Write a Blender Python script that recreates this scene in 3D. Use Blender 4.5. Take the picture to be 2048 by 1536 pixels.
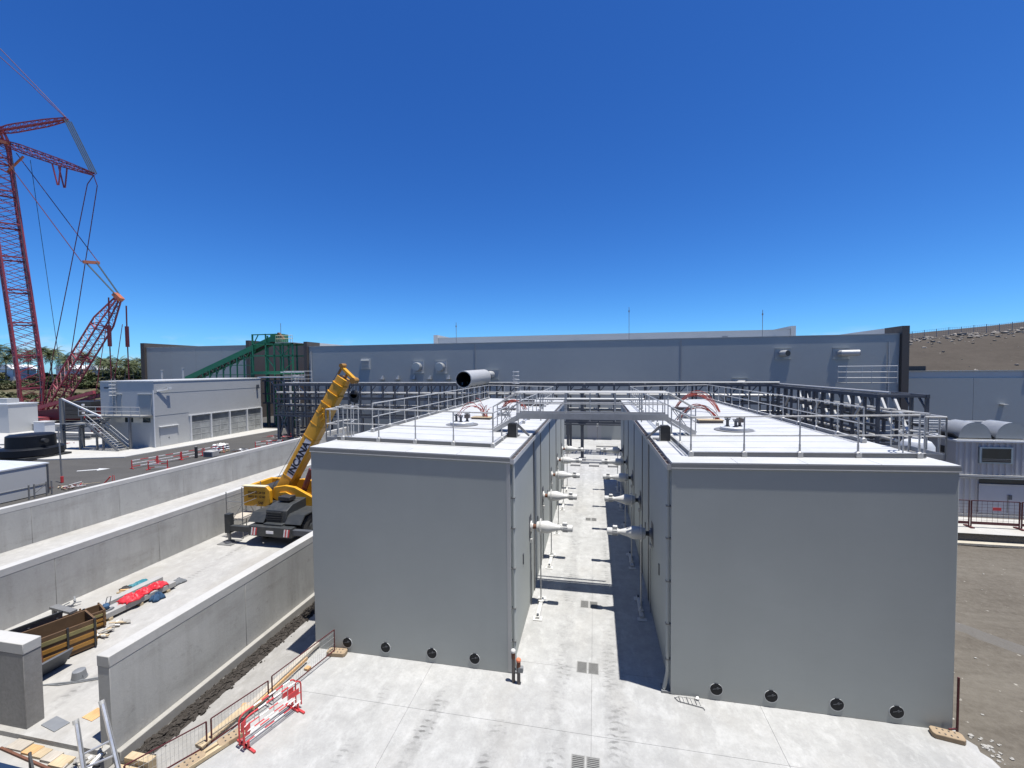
import bpy, math, random
from mathutils import Vector, Matrix
for o in list(bpy.data.objects): bpy.data.objects.remove(o)
S = bpy.context.scene
COL = S.collection
R = math.radians
rnd = random.Random(7)

# ------------------------------------------------------------------ camera
cam_d = bpy.data.cameras.new('camera'); cam = bpy.data.objects.new('camera', cam_d); COL.objects.link(cam)
S.camera = cam
cam_d.sensor_width = 36.0; cam_d.lens = 846.2 / 2048 * 36.0
cam_d.clip_start = 0.05; cam_d.clip_end = 4000
_p, _r, _y = R(1.9885), R(-0.5202), R(11.0419)
fw = Vector((-math.sin(_y), math.cos(_y), 0)); rt = Vector((math.cos(_y), math.sin(_y), 0)); up = Vector((0, 0, 1))
D = fw * math.cos(_p) - up * math.sin(_p); U2 = up * math.cos(_p) + fw * math.sin(_p)
A = rt * math.cos(_r) + U2 * math.sin(_r); B = U2 * math.cos(_r) - rt * math.sin(_r)
mw = Matrix((A, B, -D)).transposed().to_4x4(); mw.translation = Vector((0, 0, 9.0))
cam.matrix_world = mw

# ------------------------------------------------------------------ world and sun
SUN = Vector((1.25, -0.33, 6.44)).normalized()
W = bpy.data.worlds.new('World'); S.world = W; W.use_nodes = True
nt = W.node_tree; nt.nodes.clear()
out = nt.nodes.new('ShaderNodeOutputWorld'); bg = nt.nodes.new('ShaderNodeBackground')
sky = nt.nodes.new('ShaderNodeTexSky'); sky.sky_type = 'NISHITA'; sky.sun_disc = False
sky.sun_elevation = math.asin(SUN.z); sky.sun_rotation = math.atan2(SUN.x, SUN.y)
sky.altitude = 0; sky.air_density = 0.7; sky.dust_density = 0.3; sky.ozone_density = 1.0
# the deep, saturated blue of the photograph's sky: one per-channel tone curve for the whole sky
sep = nt.nodes.new('ShaderNodeSeparateColor'); cmb = nt.nodes.new('ShaderNodeCombineColor')
nt.links.new(sky.outputs[0], sep.inputs[0])
for i, (base, gain, pw) in enumerate(((0.9, 0.255, 1.40), (1.45, 1.17, 1.24), (2.73, 4.55, 1.0))):
    d = nt.nodes.new('ShaderNodeMath'); d.operation = 'DIVIDE'; d.inputs[1].default_value = base
    p_ = nt.nodes.new('ShaderNodeMath'); p_.operation = 'POWER'; p_.inputs[1].default_value = pw
    g_ = nt.nodes.new('ShaderNodeMath'); g_.operation = 'MULTIPLY'; g_.inputs[1].default_value = gain
    nt.links.new(sep.outputs[i], d.inputs[0]); nt.links.new(d.outputs[0], p_.inputs[0]); nt.links.new(p_.outputs[0], g_.inputs[0])
    nt.links.new(g_.outputs[0], cmb.inputs[i])
gm = cmb
# a few small trade-wind clouds low over the sea horizon
tc = nt.nodes.new('ShaderNodeTexCoord'); sx = nt.nodes.new('ShaderNodeSeparateXYZ')
nt.links.new(tc.outputs['Generated'], sx.inputs[0])
mp = nt.nodes.new('ShaderNodeMapping'); mp.inputs['Scale'].default_value = (9, 9, 26)
nt.links.new(tc.outputs['Generated'], mp.inputs[0])
cn = nt.nodes.new('ShaderNodeTexNoise'); cn.inputs['Scale'].default_value = 1.6; cn.inputs['Detail'].default_value = 7
cn.inputs['Roughness'].default_value = 0.6
nt.links.new(mp.outputs[0], cn.inputs['Vector'])
cr = nt.nodes.new('ShaderNodeMapRange'); cr.inputs['From Min'].default_value = 0.5; cr.inputs['From Max'].default_value = 0.7
nt.links.new(cn.outputs[0], cr.inputs[0])
er = nt.nodes.new('ShaderNodeMapRange'); er.inputs['From Min'].default_value = 0.075; er.inputs['From Max'].default_value = 0.015
nt.links.new(sx.outputs['Z'], er.inputs[0])
mu = nt.nodes.new('ShaderNodeMath'); mu.operation = 'MULTIPLY'; nt.links.new(cr.outputs[0], mu.inputs[0]); nt.links.new(er.outputs[0], mu.inputs[1])
m2 = nt.nodes.new('ShaderNodeMath'); m2.operation = 'MULTIPLY'; m2.inputs[1].default_value = 0.75; nt.links.new(mu.outputs[0], m2.inputs[0])
mx = nt.nodes.new('ShaderNodeMix'); mx.data_type = 'RGBA'; nt.links.new(m2.outputs[0], mx.inputs['Factor'])
nt.links.new(gm.outputs[0], mx.inputs['A']); mx.inputs['B'].default_value = (7.5, 8.4, 9.6, 1)
nt.links.new(mx.outputs['Result'], bg.inputs[0]); bg.inputs[1].default_value = 0.072
nt.links.new(bg.outputs[0], out.inputs[0])
sd = bpy.data.lights.new('sun', 'SUN'); so = bpy.data.objects.new('sun', sd); COL.objects.link(so)
sd.energy = 5.0; sd.angle = R(0.5); sd.color = (1.0, 0.962, 0.90)
so.rotation_euler = (-SUN).to_track_quat('-Z', 'Y').to_euler(); so.location = (20, -5, 100)
S.view_settings.view_transform = 'Standard'; S.view_settings.look = 'None'
S.view_settings.exposure = 0.45; S.view_settings.gamma = 1.0; S.view_settings.use_curve_mapping = False
S.render.engine = 'CYCLES'
S.cycles.max_bounces = 8; S.cycles.diffuse_bounces = 4

# ------------------------------------------------------------------ materials
MATS = {}
def nd(t, typ, **kw):
    n = t.nodes.new(typ)
    for k, v in kw.items():
        if k in n.inputs.keys(): n.inputs[k].default_value = v
        else: setattr(n, k, v)
    return n
def c4(c): return (c[0], c[1], c[2], 1.0)
def mixc(t, fac, a, b, mode='MIX'):
    m = t.nodes.new('ShaderNodeMix'); m.data_type = 'RGBA'; m.blend_type = mode
    for val, key in ((fac, 'Factor'), (a, 'A'), (b, 'B')):
        if hasattr(val, 'is_output') or hasattr(val, 'links'): t.links.new(val, m.inputs[key])
        elif key == 'Factor': m.inputs[key].default_value = val
        else: m.inputs[key].default_value = c4(val) if len(val) == 3 else val
    return m.outputs['Result']
def noise(t, vec, scale, detail=4, rough=0.55, lo=0.35, hi=0.65, sc=(1, 1, 1), rot=(0, 0, 0)):
    mp = nd(t, 'ShaderNodeMapping'); mp.inputs['Scale'].default_value = sc; mp.inputs['Rotation'].default_value = rot
    t.links.new(vec, mp.inputs[0])
    n = nd(t, 'ShaderNodeTexNoise'); n.inputs['Scale'].default_value = scale; n.inputs['Detail'].default_value = detail; n.inputs['Roughness'].default_value = rough
    t.links.new(mp.outputs[0], n.inputs['Vector'])
    r = nd(t, 'ShaderNodeMapRange'); r.inputs['From Min'].default_value = lo; r.inputs['From Max'].default_value = hi
    t.links.new(n.outputs[0], r.inputs[0])
    return r.outputs[0]
def math_(t, op, a, b=None, c=None):
    m = t.nodes.new('ShaderNodeMath'); m.operation = op
    for i, v in enumerate((a, b, c)):
        if v is None: continue
        if hasattr(v, 'links'): t.links.new(v, m.inputs[i])
        else: m.inputs[i].default_value = v
    return m.outputs[0]
def new_mat(name, rough=0.6, metal=0.0, spec=0.5):
    m = bpy.data.materials.new(name); m.use_nodes = True
    t = m.node_tree; b = t.nodes['Principled BSDF']
    b.inputs['Roughness'].default_value = rough; b.inputs['Metallic'].default_value = metal
    b.inputs['Specular IOR Level'].default_value = spec
    MATS[name] = m
    g = t.nodes.new('ShaderNodeNewGeometry')
    return m, t, b, g.outputs['Position']
def bump(t, b, h, strength=0.3, dist=0.02):
    n = nd(t, 'ShaderNodeBump'); n.inputs['Strength'].default_value = strength; n.inputs['Distance'].default_value = dist
    t.links.new(h, n.inputs['Height']); t.links.new(n.outputs[0], b.inputs['Normal'])
def paint(name, col, rough=0.5, metal=0.0, var=0.12, scale=2.5, spec=0.5, dirt=None, dscale=0.9, dlo=0.5, dhi=0.75, bmp=0.0):
    """painted or plain surface: base colour, faint mottling, optional dirt in patches of their own"""
    m, t, b, pos = new_mat(name, rough, metal, spec)
    n1 = noise(t, pos, scale, 5, 0.6, 0.3, 0.7)
    n2 = noise(t, pos, scale * 7.3, 3, 0.6, 0.3, 0.7)
    s = math_(t, 'ADD', math_(t, 'MULTIPLY', n1, 0.65), math_(t, 'MULTIPLY', n2, 0.35))
    c = mixc(t, s, tuple(x * (1 - var) for x in col), tuple(min(1, x * (1 + var)) for x in col))
    if dirt:
        dn = noise(t, pos, dscale, 6, 0.65, dlo, dhi)
        c = mixc(t, math_(t, 'MULTIPLY', dn, 0.55), c, dirt)
    t.links.new(c, b.inputs['Base Color'])
    rr = nd(t, 'ShaderNodeMapRange'); rr.inputs['To Min'].default_value = max(0, rough - 0.08); rr.inputs['To Max'].default_value = min(1, rough + 0.1)
    t.links.new(n1, rr.inputs[0]); t.links.new(rr.outputs[0], b.inputs['Roughness'])
    if bmp: bump(t, b, n2, bmp, 0.01)
    return m
def plaster_mat(name, col):
    """rendered wall: trowel marks, faint patches, dust thrown up near the ground"""
    m, t, b, pos = new_mat(name, 0.88, 0.0, 0.3)
    n1 = noise(t, pos, 0.5, 6, 0.6, 0.3, 0.7); n2 = noise(t, pos, 2.2, 6, 0.7, 0.35, 0.7, (1, 1, 2.6), (0, 0.12, 0)); n3 = noise(t, pos, 14, 5, 0.7, 0.35, 0.7, (0.35, 0.35, 1.6), (0, 0.2, 0))
    sc = noise(t, pos, 5.0, 5, 0.75, 0.60, 0.72, (0.5, 0.5, 2.5), (0, -0.25, 0))
    c = mixc(t, n1, tuple(x * 0.955 for x in col), tuple(x * 1.03 for x in col)); c = mixc(t, math_(t, 'MULTIPLY', n2, 0.25), c, tuple(x * 0.93 for x in col))
    c = mixc(t, math_(t, 'MULTIPLY', sc, 0.20), c, tuple(x * 0.86 for x in col))
    st = noise(t, pos, 1.1, 5, 0.6, 0.56, 0.78, (1, 1, 0.06)); c = mixc(t, math_(t, 'MULTIPLY', st, 0.16), c, tuple(x * 0.8 for x in col))
    sp = nd(t, 'ShaderNodeSeparateXYZ'); t.links.new(pos, sp.inputs[0]); zz = nd(t, 'ShaderNodeMapRange'); zz.inputs['From Min'].default_value = 0.55; zz.inputs['From Max'].default_value = 0.0; t.links.new(sp.outputs['Z'], zz.inputs[0])
    c = mixc(t, math_(t, 'MULTIPLY', math_(t, 'MULTIPLY', zz.outputs[0], n2), 0.35), c, (0.40, 0.385, 0.35))
    t.links.new(c, b.inputs['Base Color']); bump(t, b, math_(t, 'ADD', math_(t, 'ADD', n2, math_(t, 'MULTIPLY', n3, 0.5)), math_(t, 'MULTIPLY', sc, 0.8)), 0.035, 0.008)
plaster_mat('render_grey', (0.40, 0.425, 0.412))
paint('cladding_grey', (0.325, 0.34, 0.33), 0.55, var=0.04, scale=0.25)
paint('cladding_light', (0.46, 0.465, 0.45), 0.55, var=0.04, scale=0.3)
paint('workshop_front', (0.43, 0.435, 0.42), 0.5, var=0.04, scale=0.3)
paint('cladding_brown', (0.075, 0.062, 0.052), 0.6, var=0.08, scale=0.8)
paint('roof_sheet', (0.50, 0.505, 0.495), 0.5, var=0.04, scale=1.3, dirt=(0.43, 0.43, 0.415), dscale=1.2)
paint('flashing', (0.27, 0.275, 0.27), 0.5, 0.1, var=0.06)
paint('white_trim', (0.58, 0.585, 0.575), 0.45, var=0.03)
paint('gutter_inside', (0.06, 0.035, 0.03), 0.8, var=0.2)
paint('galv', (0.44, 0.44, 0.425), 0.45, 0.2, var=0.12, scale=6)
paint('alu', (0.62, 0.63, 0.64), 0.35, 0.6, var=0.1, scale=5, dirt=(0.45, 0.44, 0.42), dscale=4)
paint('steel_dark', (0.072, 0.078, 0.09), 0.55, 0.05, var=0.14, scale=3)
paint('steel_mid', (0.19, 0.192, 0.19), 0.5, 0.15, var=0.12, scale=4)
paint('steel_black', (0.028, 0.029, 0.030), 0.55, var=0.25, scale=5)
paint('rubber', (0.022, 0.022, 0.023), 0.8, var=0.25, scale=8, dirt=(0.12, 0.115, 0.105), dscale=3)
paint('plug_black', (0.008, 0.010, 0.014), 0.45, var=0.3, scale=10, spec=0.25)
paint('machine_white', (0.55, 0.55, 0.53), 0.4, var=0.05, scale=6, dirt=(0.55, 0.53, 0.48), dscale=5, dlo=0.6, dhi=0.85)
paint('machine_grey', (0.19, 0.20, 0.21), 0.5, var=0.1, scale=6)
paint('rust', (0.14, 0.06, 0.035), 0.85, var=0.35, scale=9)
paint('crane_yellow', (0.62, 0.31, 0.018), 0.42, var=0.07, scale=2, dirt=(0.36, 0.2, 0.03), dscale=2.2, dlo=0.55, dhi=0.85)
paint('crane_dark', (0.032, 0.036, 0.038), 0.55, var=0.2, scale=4, dirt=(0.085, 0.082, 0.074), dscale=2.5)
paint('crane_red', (0.25, 0.045, 0.058), 0.45, var=0.14, scale=1.2)
paint('crane_orange', (0.42, 0.13, 0.06), 0.5, var=0.14, scale=1.2)
paint('crane_maroon', (0.10, 0.012, 0.018), 0.5, var=0.2, scale=2)
paint('cylinder_red', (0.13, 0.018, 0.02), 0.4, var=0.15)
paint('barrier_red', (0.55, 0.05, 0.055), 0.45, var=0.1, scale=6)
paint('barrier_white', (0.78, 0.76, 0.74), 0.5, var=0.06, scale=6)
paint('fence_maroon', (0.085, 0.014, 0.017), 0.5, var=0.2, scale=5)
paint('conveyor_green', (0.014, 0.15, 0.07), 0.5, var=0.14, scale=1.5)
paint('tarp_red', (0.60, 0.03, 0.045), 0.5, var=0.15, scale=6)
paint('cloth_blue', (0.03, 0.08, 0.16), 0.8, var=0.2, scale=8)
paint('cloth_teal', (0.02, 0.16, 0.20), 0.6, var=0.2, scale=8)
paint('cable_red', (0.33, 0.05, 0.03), 0.5, var=0.2, scale=9)
paint('form_ochre', (0.34, 0.17, 0.03), 0.6, var=0.25, scale=3, dirt=(0.11, 0.06, 0.03), dscale=3, dlo=0.45, dhi=0.7)
paint('form_brown', (0.12, 0.07, 0.035), 0.75, var=0.25, scale=4)
paint('form_olive', (0.22, 0.19, 0.08), 0.75, var=0.22, scale=4)
paint('navy_sheet', (0.010, 0.026, 0.065), 0.5, var=0.08, scale=3)
paint('grate', (0.24, 0.24, 0.23), 0.6, 0.0, var=0.1, scale=8)
paint('hollow_shade', (0.06, 0.06, 0.058), 0.9, var=0.2)  # dark tone standing for the shade inside drain pits and block holes
paint('foot_block', (0.33, 0.25, 0.165), 0.9, var=0.12, scale=8, dirt=(0.2, 0.15, 0.1), dscale=6)
paint('stone_light', (0.33, 0.32, 0.295), 0.9, var=0.12, scale=4)
paint('rock', (0.21, 0.19, 0.165), 0.95, var=0.3, scale=0.8, dirt=(0.42, 0.38, 0.33), dscale=1.3)
paint('rubble_dark', (0.040, 0.034, 0.029), 0.95, var=0.5, scale=9)
paint('module_steel', (0.38, 0.385, 0.40), 0.5, var=0.05, scale=1.5)
paint('module_panel', (0.36, 0.37, 0.41), 0.5, var=0.05, scale=1.5)
paint('cowl_metal', (0.36, 0.37, 0.365), 0.4, 0.35, var=0.08, scale=3)
paint('palm_trunk', (0.20, 0.165, 0.13), 0.9, var=0.2, scale=3)
paint('house_white', (0.78, 0.79, 0.80), 0.7, var=0.03)
paint('door_grey', (0.36, 0.36, 0.37), 0.5, var=0.03)
paint('plastic_orange', (0.70, 0.20, 0.10), 0.5, var=0.1)
paint('pipe_brown', (0.10, 0.085, 0.08), 0.5, var=0.15, scale=6)
paint('insul_yellow', (0.62, 0.55, 0.36), 0.7, var=0.1)
paint('dark_glass_frame', (0.30, 0.36, 0.38), 0.5, var=0.05)
paint('letter_black', (0.014, 0.012, 0.03), 0.5, var=0.1)
paint('letter_brown', (0.10, 0.045, 0.012), 0.5, var=0.1)
paint('sign_white', (0.76, 0.75, 0.76), 0.5, var=0.04)
paint('rope_grey', (0.06, 0.085, 0.10), 0.5, 0.3, var=0.1)
paint('window_dark', (0.05, 0.055, 0.055), 0.25, var=0.1)
paint('litter_white', (0.75, 0.75, 0.73), 0.8, var=0.08, scale=10)
paint('tank_white', (0.56, 0.575, 0.585), 0.35, var=0.03)

def glass_mat(name, col, rough=0.08):
    m, t, b, pos = new_mat(name, rough, 0.0, 0.7)
    n = noise(t, pos, 1.2, 3); t.links.new(mixc(t, n, tuple(x * .8 for x in col), tuple(x * 1.2 for x in col)), b.inputs['Base Color'])
glass_mat('glass_dark', (0.018, 0.03, 0.035))
glass_mat('translucent_panel', (0.30, 0.31, 0.30), 0.35)
glass_mat('transom_panel', (0.17, 0.18, 0.175), 0.35)

def wood_mat(name, a, b_):
    m, t, b, pos = new_mat(name, 0.75)
    n = noise(t, pos, 6, 5, 0.6, 0.3, 0.7, (6, 1, 6)); n2 = noise(t, pos, 1.5, 3)
    c = mixc(t, n, a, b_); c = mixc(t, math_(t, 'MULTIPLY', n2, 0.4), c, tuple(x * 0.55 for x in a))
    t.links.new(c, b.inputs['Base Color']); bump(t, b, n, 0.2, 0.005)
wood_mat('timber', (0.44, 0.34, 0.21), (0.60, 0.49, 0.32))
wood_mat('timber_orange', (0.52, 0.30, 0.12), (0.68, 0.44, 0.22))
wood_mat('ply_grey', (0.40, 0.36, 0.30), (0.55, 0.50, 0.42))

def slab_mat(name, base, dark, light, warm, tracks=(), speck=0.5, stain=0.5):
    """power-floated concrete: mottling, laitance flecks, stains, tyre prints along the given wheel paths"""
    k_ = 0.69; base, dark, light, warm = [tuple(x * k_ for x in c_) for c_ in (base, dark, light, warm)]
    m, t, b, pos = new_mat(name, 0.9, 0.0, 0.3)
    n1 = noise(t, pos, 0.32, 6, 0.62, 0.32, 0.68); n2 = noise(t, pos, 1.7, 6, 0.65, 0.3, 0.72)
    n3 = noise(t, pos, 9.0, 5, 0.7, 0.36, 0.72); n4 = noise(t, pos, 0.55, 4, 0.6, 0.5, 0.75, (1, 0.45, 1))
    c = mixc(t, n1, dark, base); c = mixc(t, math_(t, 'MULTIPLY', n2, 0.6), c, light)
    nf = noise(t, pos, 3.0, 8, 0.78, 0.42, 0.64); c = mixc(t, math_(t, 'MULTIPLY', nf, 0.5), c, dark)
    ng = noise(t, pos, 17, 5, 0.75, 0.45, 0.62); c = mixc(t, math_(t, 'MULTIPLY', ng, 0.17), c, tuple(x * 0.85 for x in dark)); nw = noise(t, pos, 2.6, 8, 0.75, 0.50, 0.66, (1, 0.6, 1), (0, 0, 0.5)); c = mixc(t, math_(t, 'MULTIPLY', nw, 0.5), c, tuple(x * 1.06 for x in light))
    dg = noise(t, pos, 0.22, 5, 0.65, 0.5, 0.7, (1.6, 0.5, 1)); c = mixc(t, math_(t, 'MULTIPLY', dg, 0.32), c, tuple(x * 0.9 for x in dark))
    c = mixc(t, math_(t, 'MULTIPLY', n4, stain), c, warm)
    fl = noise(t, pos, 26, 4, 0.75, 0.56, 0.74); fm = noise(t, pos, 0.9, 3, 0.5, 0.45, 0.7)
    c = mixc(t, math_(t, 'MULTIPLY', math_(t, 'MULTIPLY', fl, fm), speck), c, (0.47, 0.48, 0.475))
    ds = noise(t, pos, 33, 3, 0.6, 0.66, 0.74)
    c = mixc(t, math_(t, 'MULTIPLY', ds, 0.35), c, tuple(x * 0.45 for x in dark))
    sp = nd(t, 'ShaderNodeSeparateXYZ'); t.links.new(pos, sp.inputs[0])
    X, Y = sp.outputs['X'], sp.outputs['Y']
    wob = noise(t, pos, 0.8, 3, 0.5, 0.0, 1.0)
    for (x0, slope, hw, stren, y0, y1, lug) in tracks:
        xc = math_(t, 'SUBTRACT', math_(t, 'SUBTRACT', X, x0), math_(t, 'MULTIPLY', Y, slope))
        xc = math_(t, 'ADD', xc, math_(t, 'MULTIPLY', math_(t, 'SUBTRACT', wob, 0.5), 0.30))
        ax = math_(t, 'ABSOLUTE', xc)
        band = nd(t, 'ShaderNodeMapRange'); band.inputs['From Min'].default_value = hw; band.inputs['From Max'].default_value = hw * 0.45
        t.links.new(ax, band.inputs[0])
        # lug prints: broken slanted bars either side of the wheel's centre line
        wv = noise(t, pos, 3.2, 4, 0.6, 0.0, 1.0)
        ph = math_(t, 'ADD', math_(t, 'MULTIPLY', Y, 2 * math.pi / lug), math_(t, 'MULTIPLY', ax, 5.0))
        ph = math_(t, 'ADD', ph, math_(t, 'MULTIPLY', wv, 9.0))
        lg = nd(t, 'ShaderNodeMapRange'); lg.inputs['From Min'].default_value = 0.35; lg.inputs['From Max'].default_value = 0.7
        cut = math_(t, 'SINE', math_(t, 'ADD', math_(t, 'MULTIPLY', xc, 21.0), math_(t, 'MULTIPLY', wv, 5.0)))
        mixw = math_(t, 'ADD', math_(t, 'MULTIPLY', math_(t, 'SINE', ph), 0.75), math_(t, 'MULTIPLY', cut, 0.35))
        t.links.new(math_(t, 'ADD', mixw, math_(t, 'MULTIPLY', math_(t, 'SUBTRACT', n3, 0.5), 0.5)), lg.inputs[0])
        pat = noise(t, pos, 0.75, 4, 0.6, 0.44, 0.62)
        ya = nd(t, 'ShaderNodeMapRange'); ya.inputs['From Min'].default_value = y0; ya.inputs['From Max'].default_value = y0 + 0.8; t.links.new(Y, ya.inputs[0])
        yb = nd(t, 'ShaderNodeMapRange'); yb.inputs['From Min'].default_value = y1; yb.inputs['From Max'].default_value = y1 - 0.8; t.links.new(Y, yb.inputs[0])
        lim = math_(t, 'MULTIPLY', ya.outputs[0], yb.outputs[0])
        msk = math_(t, 'MULTIPLY', band.outputs[0], lim)
        f1 = math_(t, 'MULTIPLY', math_(t, 'MULTIPLY', lg.outputs[0], pat), math_(t, 'MULTIPLY', msk, stren))
        c = mixc(t, f1, c, tuple(x * 0.42 for x in dark))
        c = mixc(t, math_(t, 'MULTIPLY', math_(t, 'MULTIPLY', msk, math_(t, 'ADD', math_(t, 'MULTIPLY', n1, 0.5), math_(t, 'MULTIPLY', nf, 0.5))), stren * 0.75), c, tuple(x * 0.74 for x in dark))
    t.links.new(c, b.inputs['Base Color'])
    bump(t, b, math_(t, 'ADD', n3, math_(t, 'MULTIPLY', n2, 2.0)), 0.12, 0.01)
    return m
TR = [(-0.95, -0.005, 0.34, 0.55, 2, 40, 0.19), (0.55, 0.0, 0.34, 0.5, 2, 40, 0.19), (-5.2, 0.10, 0.30, 0.95, 3, 11.3, 0.17),
      (-3.3, 0.09, 0.30, 0.9, 3, 10.6, 0.17), (-6.0, 0.02, 0.26, 0.35, 3, 11.0, 0.15), (1.0, -0.05, 0.30, 0.45, 3, 14, 0.18)]
slab_mat('concrete_yard', (0.605, 0.605, 0.59), (0.40, 0.402, 0.393), (0.695, 0.70, 0.688), (0.53, 0.505, 0.455), TR, 0.9, 0.4)
slab_mat('concrete_bay', (0.60, 0.585, 0.545), (0.44, 0.43, 0.405), (0.67, 0.66, 0.625), (0.43, 0.40, 0.345),
         [(-14.6, 0.02, 0.33, 0.95, 8, 19, 0.18), (-12.6, -0.02, 0.30, 0.8, 8.5, 19, 0.18), (-15.6, -0.12, 0.28, 0.5, 10, 22, 0.18)], 0.35, 0.6)
slab_mat('concrete_trench', (0.47, 0.46, 0.435), (0.34, 0.33, 0.31), (0.58, 0.57, 0.55), (0.36, 0.34, 0.30), (), 0.5, 0.6)
slab_mat('concrete_apron', (0.66, 0.65, 0.60), (0.56, 0.55, 0.51), (0.72, 0.71, 0.68), (0.58, 0.54, 0.46), (), 0.2, 0.5)

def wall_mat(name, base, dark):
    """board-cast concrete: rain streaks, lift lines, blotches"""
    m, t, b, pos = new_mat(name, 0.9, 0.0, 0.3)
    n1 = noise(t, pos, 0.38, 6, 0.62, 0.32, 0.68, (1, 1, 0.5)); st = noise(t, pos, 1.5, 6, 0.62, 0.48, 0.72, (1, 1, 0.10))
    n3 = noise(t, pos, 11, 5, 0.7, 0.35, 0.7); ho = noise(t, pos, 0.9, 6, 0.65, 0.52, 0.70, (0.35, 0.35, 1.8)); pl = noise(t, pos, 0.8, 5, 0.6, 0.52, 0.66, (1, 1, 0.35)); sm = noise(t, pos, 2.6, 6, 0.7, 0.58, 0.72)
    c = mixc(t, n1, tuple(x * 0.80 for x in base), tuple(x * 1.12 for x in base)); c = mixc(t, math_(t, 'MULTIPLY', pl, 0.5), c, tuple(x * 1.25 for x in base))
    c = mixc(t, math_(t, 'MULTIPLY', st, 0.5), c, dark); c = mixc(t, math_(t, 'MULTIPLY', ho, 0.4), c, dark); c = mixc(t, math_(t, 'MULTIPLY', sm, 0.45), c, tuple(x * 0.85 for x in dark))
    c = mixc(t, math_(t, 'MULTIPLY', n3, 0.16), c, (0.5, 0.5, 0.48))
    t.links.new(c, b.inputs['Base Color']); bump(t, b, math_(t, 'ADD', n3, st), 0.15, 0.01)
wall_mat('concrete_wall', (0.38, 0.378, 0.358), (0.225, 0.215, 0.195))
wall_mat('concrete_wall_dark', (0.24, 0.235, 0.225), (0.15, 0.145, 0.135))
paint('concrete_coping', (0.44, 0.435, 0.415), 0.85, var=0.07, scale=1.5, dirt=(0.34, 0.335, 0.315), dscale=1.6)
paint('concrete_precast', (0.36, 0.355, 0.34), 0.85, var=0.07, scale=2, dirt=(0.27, 0.265, 0.25), dscale=2.6)

def ground_mat(name, cols, scales, flecks=None, stretch=(1, 1, 1)):
    cols = [tuple(x * 0.78 for x in c_) for c_ in cols]
    m, t, b, pos = new_mat(name, 0.95, 0.0, 0.2)
    n1 = noise(t, pos, scales[0], 6, 0.6, 0.32, 0.68, stretch); n2 = noise(t, pos, scales[1], 6, 0.68, 0.35, 0.7, stretch); n3 = noise(t, pos, scales[2], 5, 0.7, 0.35, 0.7)
    c = mixc(t, n1, cols[0], cols[1]); c = mixc(t, math_(t, 'MULTIPLY', n2, 0.7), c, cols[2]); c = mixc(t, math_(t, 'MULTIPLY', n3, 0.35), c, cols[3])
    if flecks:
        f = noise(t, pos, flecks[0], 3, 0.6, flecks[1], flecks[1] + 0.05)
        c = mixc(t, f, c, (0.34, 0.32, 0.28))
    t.links.new(c, b.inputs['Base Color']); bump(t, b, math_(t, 'ADD', n3, n2), 0.5, 0.04)
ground_mat('dirt', [(0.135, 0.118, 0.095), (0.205, 0.185, 0.152), (0.10, 0.086, 0.068), (0.27, 0.245, 0.205)], (0.18, 1.1, 6), (5.0, 0.69), (0.5, 2.2, 1))
ground_mat('dirt_compact', [(0.17, 0.16, 0.145), (0.195, 0.185, 0.165), (0.15, 0.14, 0.125), (0.22, 0.205, 0.185)], (0.2, 1.0, 8))
ground_mat('asphalt', [(0.088, 0.086, 0.082), (0.12, 0.117, 0.112), (0.075, 0.073, 0.07), (0.15, 0.145, 0.135)], (0.12, 0.7, 9), None, (0.4, 1, 1))
ground_mat('asphalt_dusty', [(0.15, 0.138, 0.118), (0.20, 0.182, 0.152), (0.115, 0.108, 0.096), (0.24, 0.215, 0.175)], (0.12, 0.8, 9))
ground_mat('dry_field', [(0.125, 0.105, 0.060), (0.175, 0.150, 0.095), (0.075, 0.078, 0.036), (0.21, 0.18, 0.125)], (0.035, 0.22, 1.4), None, (0.5, 1.6, 1))
ground_mat('hill_earth', [(0.080, 0.066, 0.053), (0.098, 0.083, 0.067), (0.062, 0.052, 0.042), (0.115, 0.10, 0.08)], (0.03, 0.15, 1.2), (0.9, 0.72), (1, 1, 3))
ground_mat('hill_bench', [(0.13, 0.112, 0.08), (0.155, 0.135, 0.098), (0.11, 0.097, 0.07), (0.17, 0.15, 0.11)], (0.03, 0.2, 1.2), None)
ground_mat('kerb_cream', [(0.60, 0.55, 0.43), (0.66, 0.61, 0.49), (0.52, 0.47, 0.37), (0.7, 0.66, 0.56)], (0.5, 2, 9))
def leaf_mat(name, a, b_, tr=0.25):
    m, t, b, pos = new_mat(name, 0.6, 0.0, 0.4)
    n = noise(t, pos, 1.1, 4, 0.6, 0.3, 0.7); n2 = noise(t, pos, 0.12, 3)
    c = mixc(t, n, a, b_); c = mixc(t, math_(t, 'MULTIPLY', n2, 0.5), c, tuple(x * 0.6 for x in a))
    t.links.new(c, b.inputs['Base Color'])
leaf_mat('leaf_palm', (0.060, 0.080, 0.026), (0.135, 0.155, 0.06))
leaf_mat('leaf_dark', (0.05, 0.07, 0.022), (0.105, 0.125, 0.045))
leaf_mat('leaf_olive', (0.085, 0.088, 0.034), (0.16, 0.15, 0.07))
leaf_mat('leaf_dry', (0.12, 0.10, 0.055), (0.19, 0.16, 0.10))

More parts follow.
